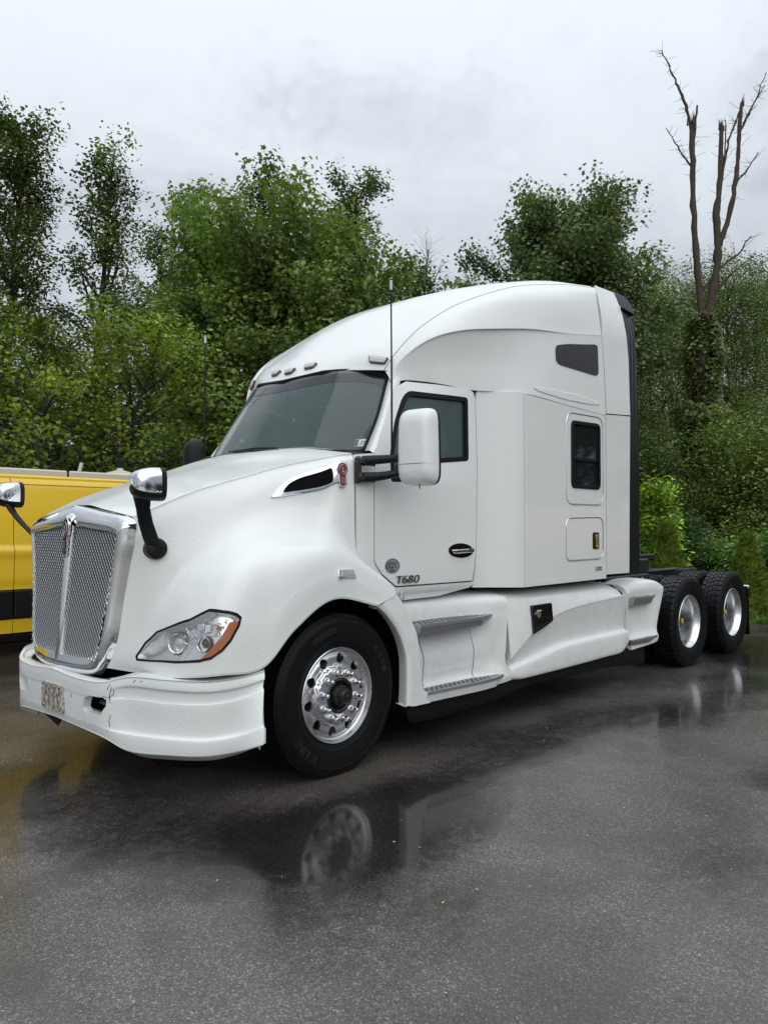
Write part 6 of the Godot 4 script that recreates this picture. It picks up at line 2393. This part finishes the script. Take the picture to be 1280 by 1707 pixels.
func plants() -> void:
	leaf_mat = mat(Color(1, 1, 1), 0.42, 0.0, 0.4)
	leaf_mat.vertex_color_use_as_albedo = true
	leaf_mat.backlight_enabled = true
	leaf_mat.backlight = Color(0.75, 0.85, 0.5)
	bark_mat = mat(Color(0.035, 0.03, 0.025), 0.8)
	bark_mat.albedo_texture = noise_tex(0.05, FastNoiseLite.TYPE_SIMPLEX, 256, 4, [[0.0, lin(0.55, 0.55, 0.55)], [1.0, lin(1, 1, 1)]], 40)
	triplanar(bark_mat, 0.8)
	var grey_bark := mat(Color(0.085, 0.060, 0.042), 0.85)
	grey_bark.albedo_texture = bark_mat.albedo_texture
	triplanar(grey_bark, 1.2)
	for k in [["maple", "maple", 10, 0.24, 0.125, 0.55], ["maple_big", "maple", 8, 0.34, 0.20, 0.5], ["poplar", "oval", 7, 0.22, 0.12, 0.4], ["oval", "oval", 9, 0.20, 0.11, 0.3], ["fine", "oval", 10, 0.26, 0.085, 0.2], ["ivy", "maple", 10, 0.17, 0.10, 0.8], ["far", "oval", 9, 0.6, 0.28, 0.3]]:
		kinds[k[0]] = [clump(k[1], k[2], k[3], k[4], 100, k[5])]
	kinds["spray"] = [spray(1)]

	var beyond := "trees beyond the pavement"
	tree("maple_tree", "broad dense dark green maple behind the cab's windscreen", "tree", beyond, Vector3(10.64, 0, -10.96), {"h": 7.5, "shape": "dome", "trunk": 0.26, "limbs": 92, "twigs": 16, "clumps": 9, "r": 4.3, "base": 0.10, "el0": 0.05, "el1": 0.8, "tl": 1.25, "loose": 0.22, "color": Color(0.215, 0.285, 0.085), "leaf": "maple", "seed": 21, "bare": 0.3, "vary": 0.2})
	tree("maple_tree", "grey green maple with upswept boughs rising behind the sleeper roof", "tree", beyond, Vector3(19.17, 0, -7.76), {"h": 10.0, "trunk": 0.26, "limbs": 60, "twigs": 14, "clumps": 8, "r": 3.7, "base": 0.45, "el0": 0.3, "el1": 1.0, "tl": 1.2, "loose": 0.2, "bend": 0.5, "color": Color(0.175, 0.225, 0.105), "leaf": "maple", "seed": 33, "shape": "dome", "bare": 0.35})
	var pops := [[Vector3(6.5, 0, -18.4), 13.6, 1.9, 41, 44, "tall dark poplar cut by the photo's left edge", 9], [Vector3(8.65, 0, -17.43), 13.1, 2.0, 42, 34, "slender sparse poplar with a dark leaning stem, showing sky between its boughs", 6], [Vector3(11.29, 0, -19.0), 12.0, 1.7, 43, 26, "thin poplar with wispy boughs just beside the dense maple's crown", 5], [Vector3(15.02, 0, -13.61), 13.3, 2.0, 44, 40, "poplar whose twiggy top rises above the dense maple's right shoulder", 7], [Vector3(12.9, 0, -15.85), 13.3, 2.0, 45, 38, "poplar whose twiggy top rises above the dense maple's middle", 7], [Vector3(12.1, 0, -18.13), 13.4, 1.7, 46, 30, "poplar with loose top just above the dense maple's left shoulder", 6]]
	for q in pops:
		tree("poplar_tree", q[5], "tree", beyond, q[0], {"h": q[1], "trunk": 0.23, "limbs": q[4], "twigs": 8, "clumps": q[6], "r": q[2], "base": 0.2, "el0": 0.5, "el1": 1.1, "tl": 0.85, "loose": 0.17, "bend": 0.6, "color": Color(0.115, 0.145, 0.052), "leaf": "poplar", "seed": q[3], "shape": "column", "bare": 0.25, "lean": Vector2(0.5, 0.3)})
	tree("young_maple", "yellow green young maple, the nearest above the van's left end", "tree", "yellow green young maples behind the van", Vector3(3.64, 0, -8.9), {"h": 4.7, "trunk": 0.13, "limbs": 22, "twigs": 9, "clumps": 3, "r": 1.7, "base": 0.3, "el0": 0.2, "el1": 1.1, "tl": 0.7, "loose": 0.12, "color": Color(0.205, 0.265, 0.040), "leaf": "maple", "seed": 51, "bare": 0.45, "scale": 0.72})
	tree("young_maple", "yellow green young maple with a leaning stem and a long bough reaching to the hood", "tree", "yellow green young maples behind the van", Vector3(4.75, 0, -9.01), {"h": 5.2, "trunk": 0.13, "limbs": 22, "twigs": 9, "clumps": 3, "r": 2.0, "base": 0.25, "el0": 0.15, "el1": 1.1, "tl": 0.75, "loose": 0.12, "lean": Vector2(0.9, 0.5), "color": Color(0.205, 0.265, 0.040), "leaf": "maple", "seed": 52, "bare": 0.45, "scale": 0.72})
	tree("young_maple", "yellow green young maple half cut off by the photo's left edge", "tree", "yellow green young maples behind the van", Vector3(2.9, 0, -10.4), {"h": 5.4, "trunk": 0.13, "limbs": 22, "twigs": 9, "clumps": 3, "r": 2.0, "base": 0.25, "el0": 0.2, "el1": 1.1, "tl": 0.75, "loose": 0.12, "color": Color(0.205, 0.265, 0.040), "leaf": "maple", "seed": 53, "bare": 0.45, "scale": 0.72})
	tree("bare_sapling", "leafless grey sapling between the two big maples", "tree", beyond, Vector3(20.86, 0, -14.71), {"h": 13.2, "trunk": 0.10, "limbs": 26, "twigs": 7, "clumps": 0, "r": 1.7, "base": 0.55, "el0": 0.8, "el1": 1.2, "tl": 0.8, "color": Color(0.066, 0.099, 0.033), "leaf": "poplar", "seed": 54, "shape": "column", "bark": grey_bark})
	tree("poplar_tree", "small leafy poplar whose top peeps over the cab roof", "tree", beyond, Vector3(18.25, 0, -13.1), {"h": 10.9, "trunk": 0.12, "limbs": 26, "twigs": 8, "clumps": 6, "r": 1.6, "base": 0.3, "el0": 0.5, "el1": 1.1, "tl": 0.8, "loose": 0.17, "color": Color(0.074, 0.112, 0.040), "leaf": "poplar", "seed": 55, "shape": "column"})
	tree("lime_sapling", "bright lime green sapling beside the sleeper's black rear edge", "tree", "", Vector3(11.65, 0, -1.45), {"h": 2.25, "trunk": 0.03, "limbs": 18, "twigs": 6, "clumps": 4, "r": 0.62, "base": 0.15, "el0": 0.3, "el1": 1.2, "tl": 0.28, "loose": 0.07, "color": Color(0.264, 0.396, 0.033), "leaf": "oval", "seed": 56, "scale": 0.75})

	# the dead tree: broken grey stems standing clear against the sky
	var dead := thing("dead_tree", "tall dead tree with two broken bare stems, ivy round its foot", "tree")
	var dm := MB.new()
	dm.tube([Vector3(20.13, -0.1, -3.83), Vector3(20.14, 3.76, -3.82), Vector3(20.13, 5.2, -3.83), Vector3(20.13, 6.3, -3.83), Vector3(20.12, 7.2, -3.84)], [0.30, 0.22, 0.20, 0.20, 0.20], 10)
	part("trunk", dm, grey_bark, dead)
	var limbs := [
		[[Vector3(20.12, 6.9, -3.84), Vector3(20.07, 8, -3.89), Vector3(20, 9.1, -3.96), Vector3(19.96, 10.12, -4.01), Vector3(19.95, 11.39, -4.02), Vector3(19.93, 12.24, -4.04), Vector3(19.92, 13.17, -4.05)], 0.125, 0.075],
		[[Vector3(19.96, 12.1, -4.01), Vector3(19.99, 12.83, -3.98), Vector3(20.05, 13.64, -3.92)], 0.06, 0.03],
		[[Vector3(19.92, 13.05, -4.06), Vector3(19.84, 13.51, -4.14), Vector3(19.74, 13.94, -4.24), Vector3(19.64, 14.28, -4.35), Vector3(19.52, 14.7, -4.47), Vector3(19.43, 15, -4.57), Vector3(19.35, 15.25, -4.66)], 0.055, 0.012],
		[[Vector3(19.9, 11.9, -4.07), Vector3(19.72, 12.28, -4.26), Vector3(19.58, 12.62, -4.41), Vector3(19.43, 13, -4.57)], 0.032, 0.012],
		[[Vector3(20.14, 6.9, -3.82), Vector3(20.22, 7.66, -3.73), Vector3(20.33, 8.42, -3.62), Vector3(20.41, 9.1, -3.54), Vector3(20.42, 9.69, -3.52), Vector3(20.39, 10.46, -3.55), Vector3(20.46, 11.14, -3.48), Vector3(20.49, 12.07, -3.45), Vector3(20.52, 13.04, -3.42)], 0.17, 0.075],
		[[Vector3(20.46, 9.61, -3.48), Vector3(20.6, 10.2, -3.33), Vector3(20.72, 10.88, -3.21), Vector3(20.81, 11.65, -3.11), Vector3(20.85, 12.32, -3.07), Vector3(20.87, 13, -3.05), Vector3(20.92, 13.72, -3.0)], 0.09, 0.055],
		[[Vector3(20.87, 12.83, -3.05), Vector3(21.01, 13.3, -2.9), Vector3(21.17, 13.75, -2.73), Vector3(21.39, 14.23, -2.5)], 0.04, 0.014],
		[[Vector3(20.92, 13.0, -3.0), Vector3(21.1, 13.5, -2.83), Vector3(21.28, 13.95, -2.66), Vector3(21.42, 14.6, -2.5)], 0.035, 0.012],
		[[Vector3(20.48, 11.3, -3.46), Vector3(20.6, 12.24, -3.33), Vector3(20.69, 12.75, -3.24), Vector3(20.8, 13.17, -3.12), Vector3(20.91, 13.6, -3.01)], 0.04, 0.025],
		[[Vector3(20.83, 11.48, -3.09), Vector3(21.01, 11.77, -2.9), Vector3(21.24, 12.28, -2.66)], 0.034, 0.014],
		[[Vector3(20.12, 8.3, -3.84), Vector3(20.31, 8.74, -3.64), Vector3(20.6, 9.12, -3.33), Vector3(20.86, 9.37, -3.06), Vector3(20.95, 9.65, -2.96), Vector3(21.07, 9.85, -2.84)], 0.045, 0.016],
		[[Vector3(20.3, 8.1, -3.61), Vector3(20.54, 8.59, -3.4), Vector3(20.83, 8.97, -3.09), Vector3(21.12, 9.29, -2.78)], 0.05, 0.018],
		[[Vector3(20.58, 12.0, -3.35), Vector3(20.6, 12.83, -3.33), Vector3(20.6, 13.21, -3.33)], 0.03, 0.016],
	]
	var dg := RandomNumberGenerator.new()
	dg.seed = 61
	for l in limbs:
		var pts := []
		var rr := []
		var n: int = (l[0].size() - 1) * 4
		for i in n + 1:
			var k := float(i) / n
			pts.append(at_on(l[0], k) + Vector3(dg.randfn(), dg.randfn() * 0.5, dg.randfn()) * 0.012)
			rr.append(0.88 * lerpf(l[1], l[2], k) * dg.randf_range(0.80, 1.2))
		var lm := MB.new()
		lm.tube(pts, rr, 7)
		if l[2] > 0.03:
			# splintered end
			for i in 5:
				var e: Vector3 = pts[n]
				var q: Vector3 = Vector3(dg.randfn(), 0, dg.randfn()) * l[2] * 0.5
				lm.tube([e + q - Vector3(0, 0.1, 0), e + q + Vector3(dg.randfn() * 0.02, dg.randf_range(0.08, 0.28), dg.randfn() * 0.02)], [l[2] * 0.4, 0.004], 4)
		for i in int(8 * n / 8.0):
			var e: Vector3 = at_on(pts, dg.randf())
			var d := Vector3(dg.randfn(), dg.randfn() * 0.5 + 0.3, dg.randfn()).normalized()
			lm.tube([e, e + d * dg.randf_range(0.05, 0.16), e + d * dg.randf_range(0.18, 0.42) + Vector3(0, 0.05, 0)], [0.009, 0.006, 0.003], 3, false)
		part("limb", lm, grey_bark, dead)
	# ivy
	var g := RandomNumberGenerator.new()
	g.seed = 77
	var ivy := thing("ivy", "dark ivy swathing the foot of the dead tree", "ivy", Vector3(20.13, 0, -3.83))
	var places := []
	var tones := []
	for i in 5600:
		var y := 7.6 * pow(g.randf(), 1.15)
		var r := lerpf(1.15, 0.16, pow(y / 7.6, 0.7)) * (1.0 + 0.3 * sin(y * 2.9 + 1.0) + 0.2 * sin(y * 7.0)) * sqrt(g.randf_range(0.2, 1.0))
		var a := g.randf() * TAU
		r *= 1.0 + 0.55 * sin(a * 3.0 + y * 1.7) * sin(y * 3.1 + a)
		if y > 5.0 and sin(a * 2.0 + y * 0.8) < 0.2:
			continue
		places.append(Transform3D(Basis(Vector3.UP, g.randf() * TAU).scaled(Vector3.ONE * g.randf_range(0.8, 1.5)), Vector3(cos(a) * r, y, sin(a) * r)))
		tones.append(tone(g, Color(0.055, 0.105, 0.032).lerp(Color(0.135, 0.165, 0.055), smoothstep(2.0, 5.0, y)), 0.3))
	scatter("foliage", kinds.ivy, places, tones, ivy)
	var vine := MB.new()
	for i in 7:
		var pts := []
		for j in 9:
			var a := i * 0.9 + j * 0.35
			pts.append(Vector3(cos(a) * 0.27, j * 0.75, sin(a) * 0.27))
		vine.tube(pts, 0.025, 5, false)
	part("vine_stem", vine, bark_mat, ivy)

	# spindly wood to the right of the truck
	var wd := [[26.78, -8.44, 10.2], [30.99, -9.81, 11.9], [29.47, -8.51, 11.5], [33.99, -9.55, 13.3], [32.52, -8.19, 12.5], [29.88, -6.62, 12.0], [37.6, -8.64, 14.6], [32.77, -6.48, 12.4], [35.3, -6.7, 13.3], [34.69, -5.9, 12.2], [33.98, -12.47, 13.1], [39.11, -12.86, 15.3]]
	var nth := ["first", "second", "third", "fourth", "fifth", "sixth", "seventh", "eighth", "ninth", "tenth", "eleventh", "twelfth"]
	# counted along the wood from the sleeper's rear edge
	wd.sort_custom(func(p, q): return (p[0] + 2.09) / (4.69 - p[1]) < (q[0] + 2.09) / (4.69 - q[1]))
	for i in wd.size():
		var q: Array = wd[i]
		tree("woodland_tree", "thin woodland tree with sparse olive leaves, %s from the sleeper's rear edge" % nth[i], "tree", "thin woodland trees behind the dead tree", Vector3(q[0], 0, q[1]), {"h": q[2], "trunk": 0.14, "limbs": 34, "twigs": 9, "clumps": 6, "r": 2.5, "base": 0.08, "el0": 0.5, "el1": 1.15, "tl": 1.2, "loose": 0.3, "bend": 0.4, "color": Color(0.175, 0.22, 0.072), "leaf": "fine", "seed": 200 + i, "shape": "column", "bare": 0.2, "scale": 1.1})
	# undergrowth
	var us := [
		[16.35, -3.46, 1.3, 2.9, 900, "oval", Color(0.168, 0.231, 0.063), "olive bush standing just behind the lime green sapling"],
		[18.3, -2.6, 1.3, 3.2, 900, "oval", Color(0.161, 0.210, 0.063), "olive bush close in front of the ivy"],
		[17.6, -1.9, 1.3, 4.6, 1000, "oval", Color(0.175, 0.231, 0.063), "tall olive bush right of the ivy"],
		[16.62, -1.1, 1.2, 3.3, 900, "oval", Color(0.182, 0.224, 0.063), "bush with yellowish leaves at the photo's right edge"],
		[14.9, -2.2, 1.0, 1.9, 800, "ivy", Color(0.073, 0.133, 0.048), "dark bush between the two arborvitaes"],
		[14.3, -0.95, 0.9, 1.5, 700, "oval", Color(0.147, 0.252, 0.070), "mid green bush beside the arborvitae near the mud flap"],
		[13.7, 0.0, 0.9, 1.7, 700, "oval", Color(0.154, 0.266, 0.070), "mid green bush behind the arborvitae near the mud flap"],
		[13.4, 0.6, 0.8, 1.2, 500, "ivy", Color(0.112, 0.182, 0.056), "low bush at the right end of the verge"],
		[17.8, -4.6, 1.5, 4.9, 1200, "oval", Color(0.119, 0.161, 0.050), "tall dark bush behind the sleeper's black rear edge"],
		[19.3, -1.2, 1.7, 5.6, 1200, "oval", Color(0.140, 0.182, 0.056), "highest olive bush right of the dead tree"],
		[21.5, -6.4, 1.8, 6.6, 1300, "oval", Color(0.119, 0.161, 0.050), "tallest dark bush left of the dead tree"],
		[22.5, -3.0, 1.8, 6.0, 1200, "fine", Color(0.154, 0.203, 0.063), "tall loose bush right behind the dead tree"],
	]
	for i in us.size():
		var q: Array = us[i]
		bush("bush", q[7], "bush", "bushes along the pavement's far edge", Vector3(q[0], 0, q[1]), Vector3(q[2], q[3], q[2]), int(q[4] * 1.9), q[5], q[6], 300 + i, 14, 0.85 if q[3] > 3.0 else 0.7)
	var ls := [[5.08, -13.93, 3.2], [5.75, -12.6, 2.8], [6.89, -13.48, 3.2], [7.08, -11.81, 2.9], [8.3, -12.6, 3.5], [9.0, -10.6, 3.2], [4.0, -14.3, 3.4], [12.2, -9.6, 3.8], [14.5, -9.4, 4.2]]
	for i in ls.size():
		var q: Array = ls[i]
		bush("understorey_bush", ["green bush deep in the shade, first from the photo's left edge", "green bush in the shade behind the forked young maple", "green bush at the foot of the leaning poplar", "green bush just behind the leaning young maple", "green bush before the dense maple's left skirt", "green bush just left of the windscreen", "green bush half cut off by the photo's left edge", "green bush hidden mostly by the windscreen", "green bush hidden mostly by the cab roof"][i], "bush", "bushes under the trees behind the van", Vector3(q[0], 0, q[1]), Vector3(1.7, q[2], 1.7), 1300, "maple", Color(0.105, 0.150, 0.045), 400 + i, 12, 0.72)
	arborvitae(Vector3(11.2, 0, -1.05), 1.62, 0.34, "arborvitae in front of the lime green sapling", 71)
	arborvitae(Vector3(11.81, 0, 0.07), 1.40, 0.36, "arborvitae right beside the rear mud flap", 72)
	arborvitae(Vector3(10.6, 0, -2.6), 1.5, 0.34, "arborvitae hidden almost wholly behind the sleeper", 73)

	# what stands behind the photographer: the windows, chrome and paint mirror it
	tree("maple_tree", "round maple behind the photographer, seen only mirrored in the sleeper's side window", "tree", "", Vector3(21.5, 0, 11.5), {"h": 7.4, "trunk": 0.25, "limbs": 34, "twigs": 10, "clumps": 6, "r": 3.4, "base": 0.2, "el0": 0.2, "el1": 1.1, "tl": 1.1, "loose": 0.25, "color": Color(0.06, 0.10, 0.03), "leaf": "maple", "seed": 91, "scale": 1.3})
	for i in 5:
		bush("hedge", ["hedge at the pavement's edge seen only mirrored in the door", "hedge seen only mirrored in the sleeper wall", "hedge seen only mirrored in the locker door", "hedge seen only mirrored in the side extender", "hedge seen only mirrored in the hood's flank"][i], "hedge", "", Vector3(27.0 - 7.5 * i, 0, 17.0 + 1.2 * i), Vector3(4.2, 3.2 + 0.5 * sin(i * 2.0), 1.8), 900, "far", Color(0.05, 0.075, 0.025), 500 + i, 12, 0.9)

	# far woods that read as one mass
	places = []
	tones = []
	for i in 20000:
		var u := g.randf()
		var p: Vector3
		var top: float
		if i % 2 > 0:
			p = Vector3(lerpf(2.0, 44.0, u), 0, lerpf(-24.0, -22.0, u) + g.randf() * 8.0 - 4.0)
			top = 6.5
		else:
			p = Vector3(38.0 + g.randf() * 8.0, 0, lerpf(-22.0, 16.0, u))
			top = 8.0
		p.y = top * pow(g.randf(), 1.1) * (0.8 + 0.3 * sin(p.x * 0.9 + p.z))
		places.append(Transform3D(Basis(Vector3.UP, g.randf() * TAU).scaled(Vector3.ONE * g.randf_range(0.9, 1.9)), p))
		tones.append(tone(g, Color(0.066, 0.091, 0.030), 0.3))
	scatter("woodland", kinds.far, places, tones, self)

	# pale petals and grit lying on the wet asphalt
	var pm := MB.new()
	pm.box(Vector3.ZERO, Vector3(0.012, 0.003, 0.008), 0.001)
	pm.box(Vector3(0.008, 0.0, 0.004), Vector3(0.006, 0.003, 0.006), 0.001)
	var pmesh := pm.mesh()
	places = []
	tones = []
	for i in 150:
		var p := Vector3(lerpf(-1.6, 9.5, pow(g.randf(), 1.3)), 0.006, 0)
		p.z = lerpf(1.4, 4.2, g.randf()) if p.x > 0.4 else lerpf(-1.5, 3.2, g.randf())
		places.append(Transform3D(Basis(Vector3.UP, g.randf() * TAU).scaled(Vector3.ONE * g.randf_range(0.3, 0.9)), p))
		tones.append(tone(g, Color(0.55, 0.53, 0.47), 0.25))
	scatter("petal", [pmesh], places, tones, self)

	# grass of the verge
	var blade := MB.new()
	for i in 9:
		var a := TAU * i / 9.0
		var d := Vector3(cos(a), 1.6 + 0.6 * sin(i * 2.1), sin(a)).normalized()
		var nn := d.cross(Vector3(-sin(a), 0, cos(a)))
		leaf(blade, Vector3(cos(a), 0, sin(a)) * 0.015, Basis(d.cross(nn), d, nn), 0.10 + 0.05 * sin(i * 1.3), "blade")
	var bm := blade.mesh()
	places = []
	tones = []
	for i in 9000:
		var p := Vector3(lerpf(10.6, 15.5, g.randf()), -0.01, lerpf(-4.5, 4.5, g.randf()))
		var edge_x := 11.55 if p.z < 0.05 else lerpf(11.1, 11.9, clampf((p.z - 0.5) / 2.5, 0, 1))
		if p.z < -2.2:
			edge_x = 11.3
		if p.x < edge_x - 0.1 + 0.08 * sin(p.z * 13.0):
			continue
		places.append(Transform3D(Basis(Vector3.UP, g.randf() * TAU).scaled(Vector3.ONE * g.randf_range(0.6, 1.3)), p))
		tones.append(tone(g, Color(0.124, 0.190, 0.036), 0.25))
	for i in 5000:
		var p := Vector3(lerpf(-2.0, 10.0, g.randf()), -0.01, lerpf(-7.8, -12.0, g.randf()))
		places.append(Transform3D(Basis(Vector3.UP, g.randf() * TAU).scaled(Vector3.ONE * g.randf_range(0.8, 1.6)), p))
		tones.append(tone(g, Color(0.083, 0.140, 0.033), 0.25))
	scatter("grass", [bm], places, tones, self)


func van() -> void:
	# cargo van seen from its side; local x runs towards its tail, its near side is z = 0
	var v := thing("yellow_van", "yellow cargo van with black rub strip parked beyond the truck's nose", "van", Vector3(0, 0, -3.5))
	var prof := func(y: float) -> float:
		# how far the side leans in with height, with a shoulder crease
		return -0.10 * pow(maxf(y - 1.35, 0.0) / 0.75, 1.6) - 0.03 * smoothstep(1.30, 1.36, y) + 0.012 * smoothstep(1.2, 1.28, y) - 0.02 * smoothstep(0.62, 0.45, y) - 0.012 * smoothstep(1.02, 0.92, y)
	var f := func(p: Vector2) -> Vector3: return Vector3(p.x, p.y, prof.call(p.y) - 0.06 * pow(maxf(p.y - 1.96, 0.0) / 0.12, 2.0))
	var parts := [["front_door", 0.05, 1.088], ["sliding_door", 1.096, 2.35], ["rear_quarter", 2.358, 3.9]]
	for q in parts:
		var m := MB.new()
		m.panel(P([q[1], 0.905, q[2], 0.905, q[2], 2.055, q[1], 2.055]), [], f, Vector2(0.3, 0.02), OUTZ, 0.03)
		var up := part(q[0], m, M.yellow, v)
		var lo := MB.new()
		lo.panel(P([q[1], 0.46, q[2], 0.46, q[2], 0.60, q[1], 0.60]), [], f, Vector2(0.3, 0.03), OUTZ, 0.03)
		part("sill_panel", lo, M.yellow, up)
		var rub := MB.new()
		rub.slab(rect(q[1] + 0.004, 0.607, q[2] - 0.004, 0.897, 0.02, 3), f, OUTZ, 0.02, 0.012, 0.03)
		part("rub_strip", rub, M.plastic, up)
	# swage lines pressed into the side
	var sw := MB.new()
	for y in [1.985]:
		sw.tube([Vector3(0.05, y, f.call(Vector2(0, y)).z - 0.004), Vector3(3.9, y, f.call(Vector2(0, y)).z - 0.004)], 0.008, 5)
	part("drip_line", sw, M.yellow_dark, v)
	var body := MB.new()
	body.box(Vector3(1.6, 1.25, -1.0), Vector3(4.6, 1.5, 1.8), 0.05)
	part("body_shell", body, M.yellow, v)
	var roof := MB.new()
	roof.box(Vector3(1.9, 2.06, -1.0), Vector3(3.9, 0.06, 1.72), 0.02)
	part("roof", roof, M.yellow, v)
	var under := MB.new()
	under.box(Vector3(1.6, 0.42, -0.9), Vector3(4.4, 0.16, 1.6), 0.02)
	under.box(Vector3(1.9, 0.40, -0.10), Vector3(3.8, 0.09, 0.16), 0.02)
	part("underbody", under, M.core, v)
	var hood := MB.new()
	hood.box(Vector3(-0.85, 0.95, -0.95), Vector3(0.9, 0.75, 1.75), 0.12)
	part("bonnet", hood, M.yellow, v)
	var scr := MB.new()
	scr.quad(Vector3(-0.5, 1.3, -0.12), Vector3(-0.5, 1.3, -1.78), Vector3(0.04, 1.98, -1.66), Vector3(0.04, 1.98, -0.24), Vector3(-1, 1, 0))
	part("windscreen", scr, M.dark_glass, v)
	for x in [-0.65, 3.15]:
		for z in [-0.16, -1.76]:
			var w := Node3D.new()
			w.name = "wheel"
			v.add_child(w, true)
			w.position = Vector3(x, 0.34, z)
			var t := MB.new()
			t.lathe([Vector2(0.20, -0.1), Vector2(0.31, -0.11), Vector2(0.34, -0.08), Vector2(0.34, 0.08), Vector2(0.31, 0.11), Vector2(0.20, 0.10)], Vector3.ZERO, 32)
			part("tyre", t, M.tyre, w)
			var r := MB.new()
			r.lathe([Vector2(0.20, 0.10), Vector2(0.17, 0.07), Vector2(0.06, 0.05), Vector2(0, 0.06)], Vector3.ZERO, 24)
			part("rim", r, M.silver, w)

	# a second van of the kind stands behind the photographer; the sleeper wall mirrors it
	var v2 := v.duplicate()
	v2.name = numbered("yellow_van")
	add_child(v2, true)
	v2.position = Vector3(18.0, 0, 8.2)
	v2.rotation.y = PI + 0.15
	tag(v2, "second yellow cargo van, seen only mirrored low in the sleeper wall", "van")

	# cream box body parked farther back: its roof line shows above the van
	var t := thing("cream_trailer", "cream box trailer whose roof edge shows above the yellow van", "trailer", Vector3(0, 0, -6.2))
	var b := MB.new()
	b.box(Vector3(1.7, 1.2, -1.1), Vector3(6.6, 2.0, 2.2), 0.04)
	part("body", b, M.cream, t)
	var rf := MB.new()
	for q in [[-1.6, 2.855], [2.885, 5.05]]:
		rf.box(Vector3((q[0] + q[1]) / 2.0, 2.285, -1.1), Vector3(q[1] - q[0], 0.13, 2.26), 0.02)
	part("roof_edge", rf, M.cream, t)
	var jn := MB.new()
	jn.box(Vector3(2.87, 2.29, -1.1), Vector3(0.035, 0.15, 2.2), 0.005)
	part("joint", jn, M.rubber, t)
	var post := MB.new()
	post.box(Vector3(3.05, 2.40, 0.0), Vector3(0.045, 0.16, 0.04), 0.008, Basis(Vector3(0, 0, 1), -0.25))
	part("post", post, M.cream, t)
	var cone := MB.new()
	cone.lathe([Vector2(0.30, 0.0), Vector2(0.28, 0.03), Vector2(0.10, 0.085), Vector2(0.05, 0.10), Vector2(0.05, 0.13), Vector2(0.0, 0.13)], Vector3(3.93, 2.345, -0.5), 24, Basis(Vector3(1, 0, 0), -PI / 2))
	part("vent_dome", cone, M.cream, t)
	var cap := MB.new()
	cap.lathe([Vector2(0.05, 0.0), Vector2(0.05, 0.13), Vector2(0.0, 0.14)], Vector3(3.93, 2.47, -0.5), 16, Basis(Vector3(1, 0, 0), -PI / 2))
	part("vent_cap", cap, M.rubber, t)
	for x in [0.5, 3.6]:
		var w := MB.new()
		w.lathe([Vector2(0.0, 0.08), Vector2(0.2, 0.06), Vector2(0.33, 0.09), Vector2(0.36, 0.06), Vector2(0.36, -0.1), Vector2(0.0, -0.1)], Vector3(x, 0.36, -0.1), 24)
		part("wheel", w, M.tyre, t)


func _ready() -> void:
	setup()
	materials()
	ground()
	build_truck()
	van()
	plants()
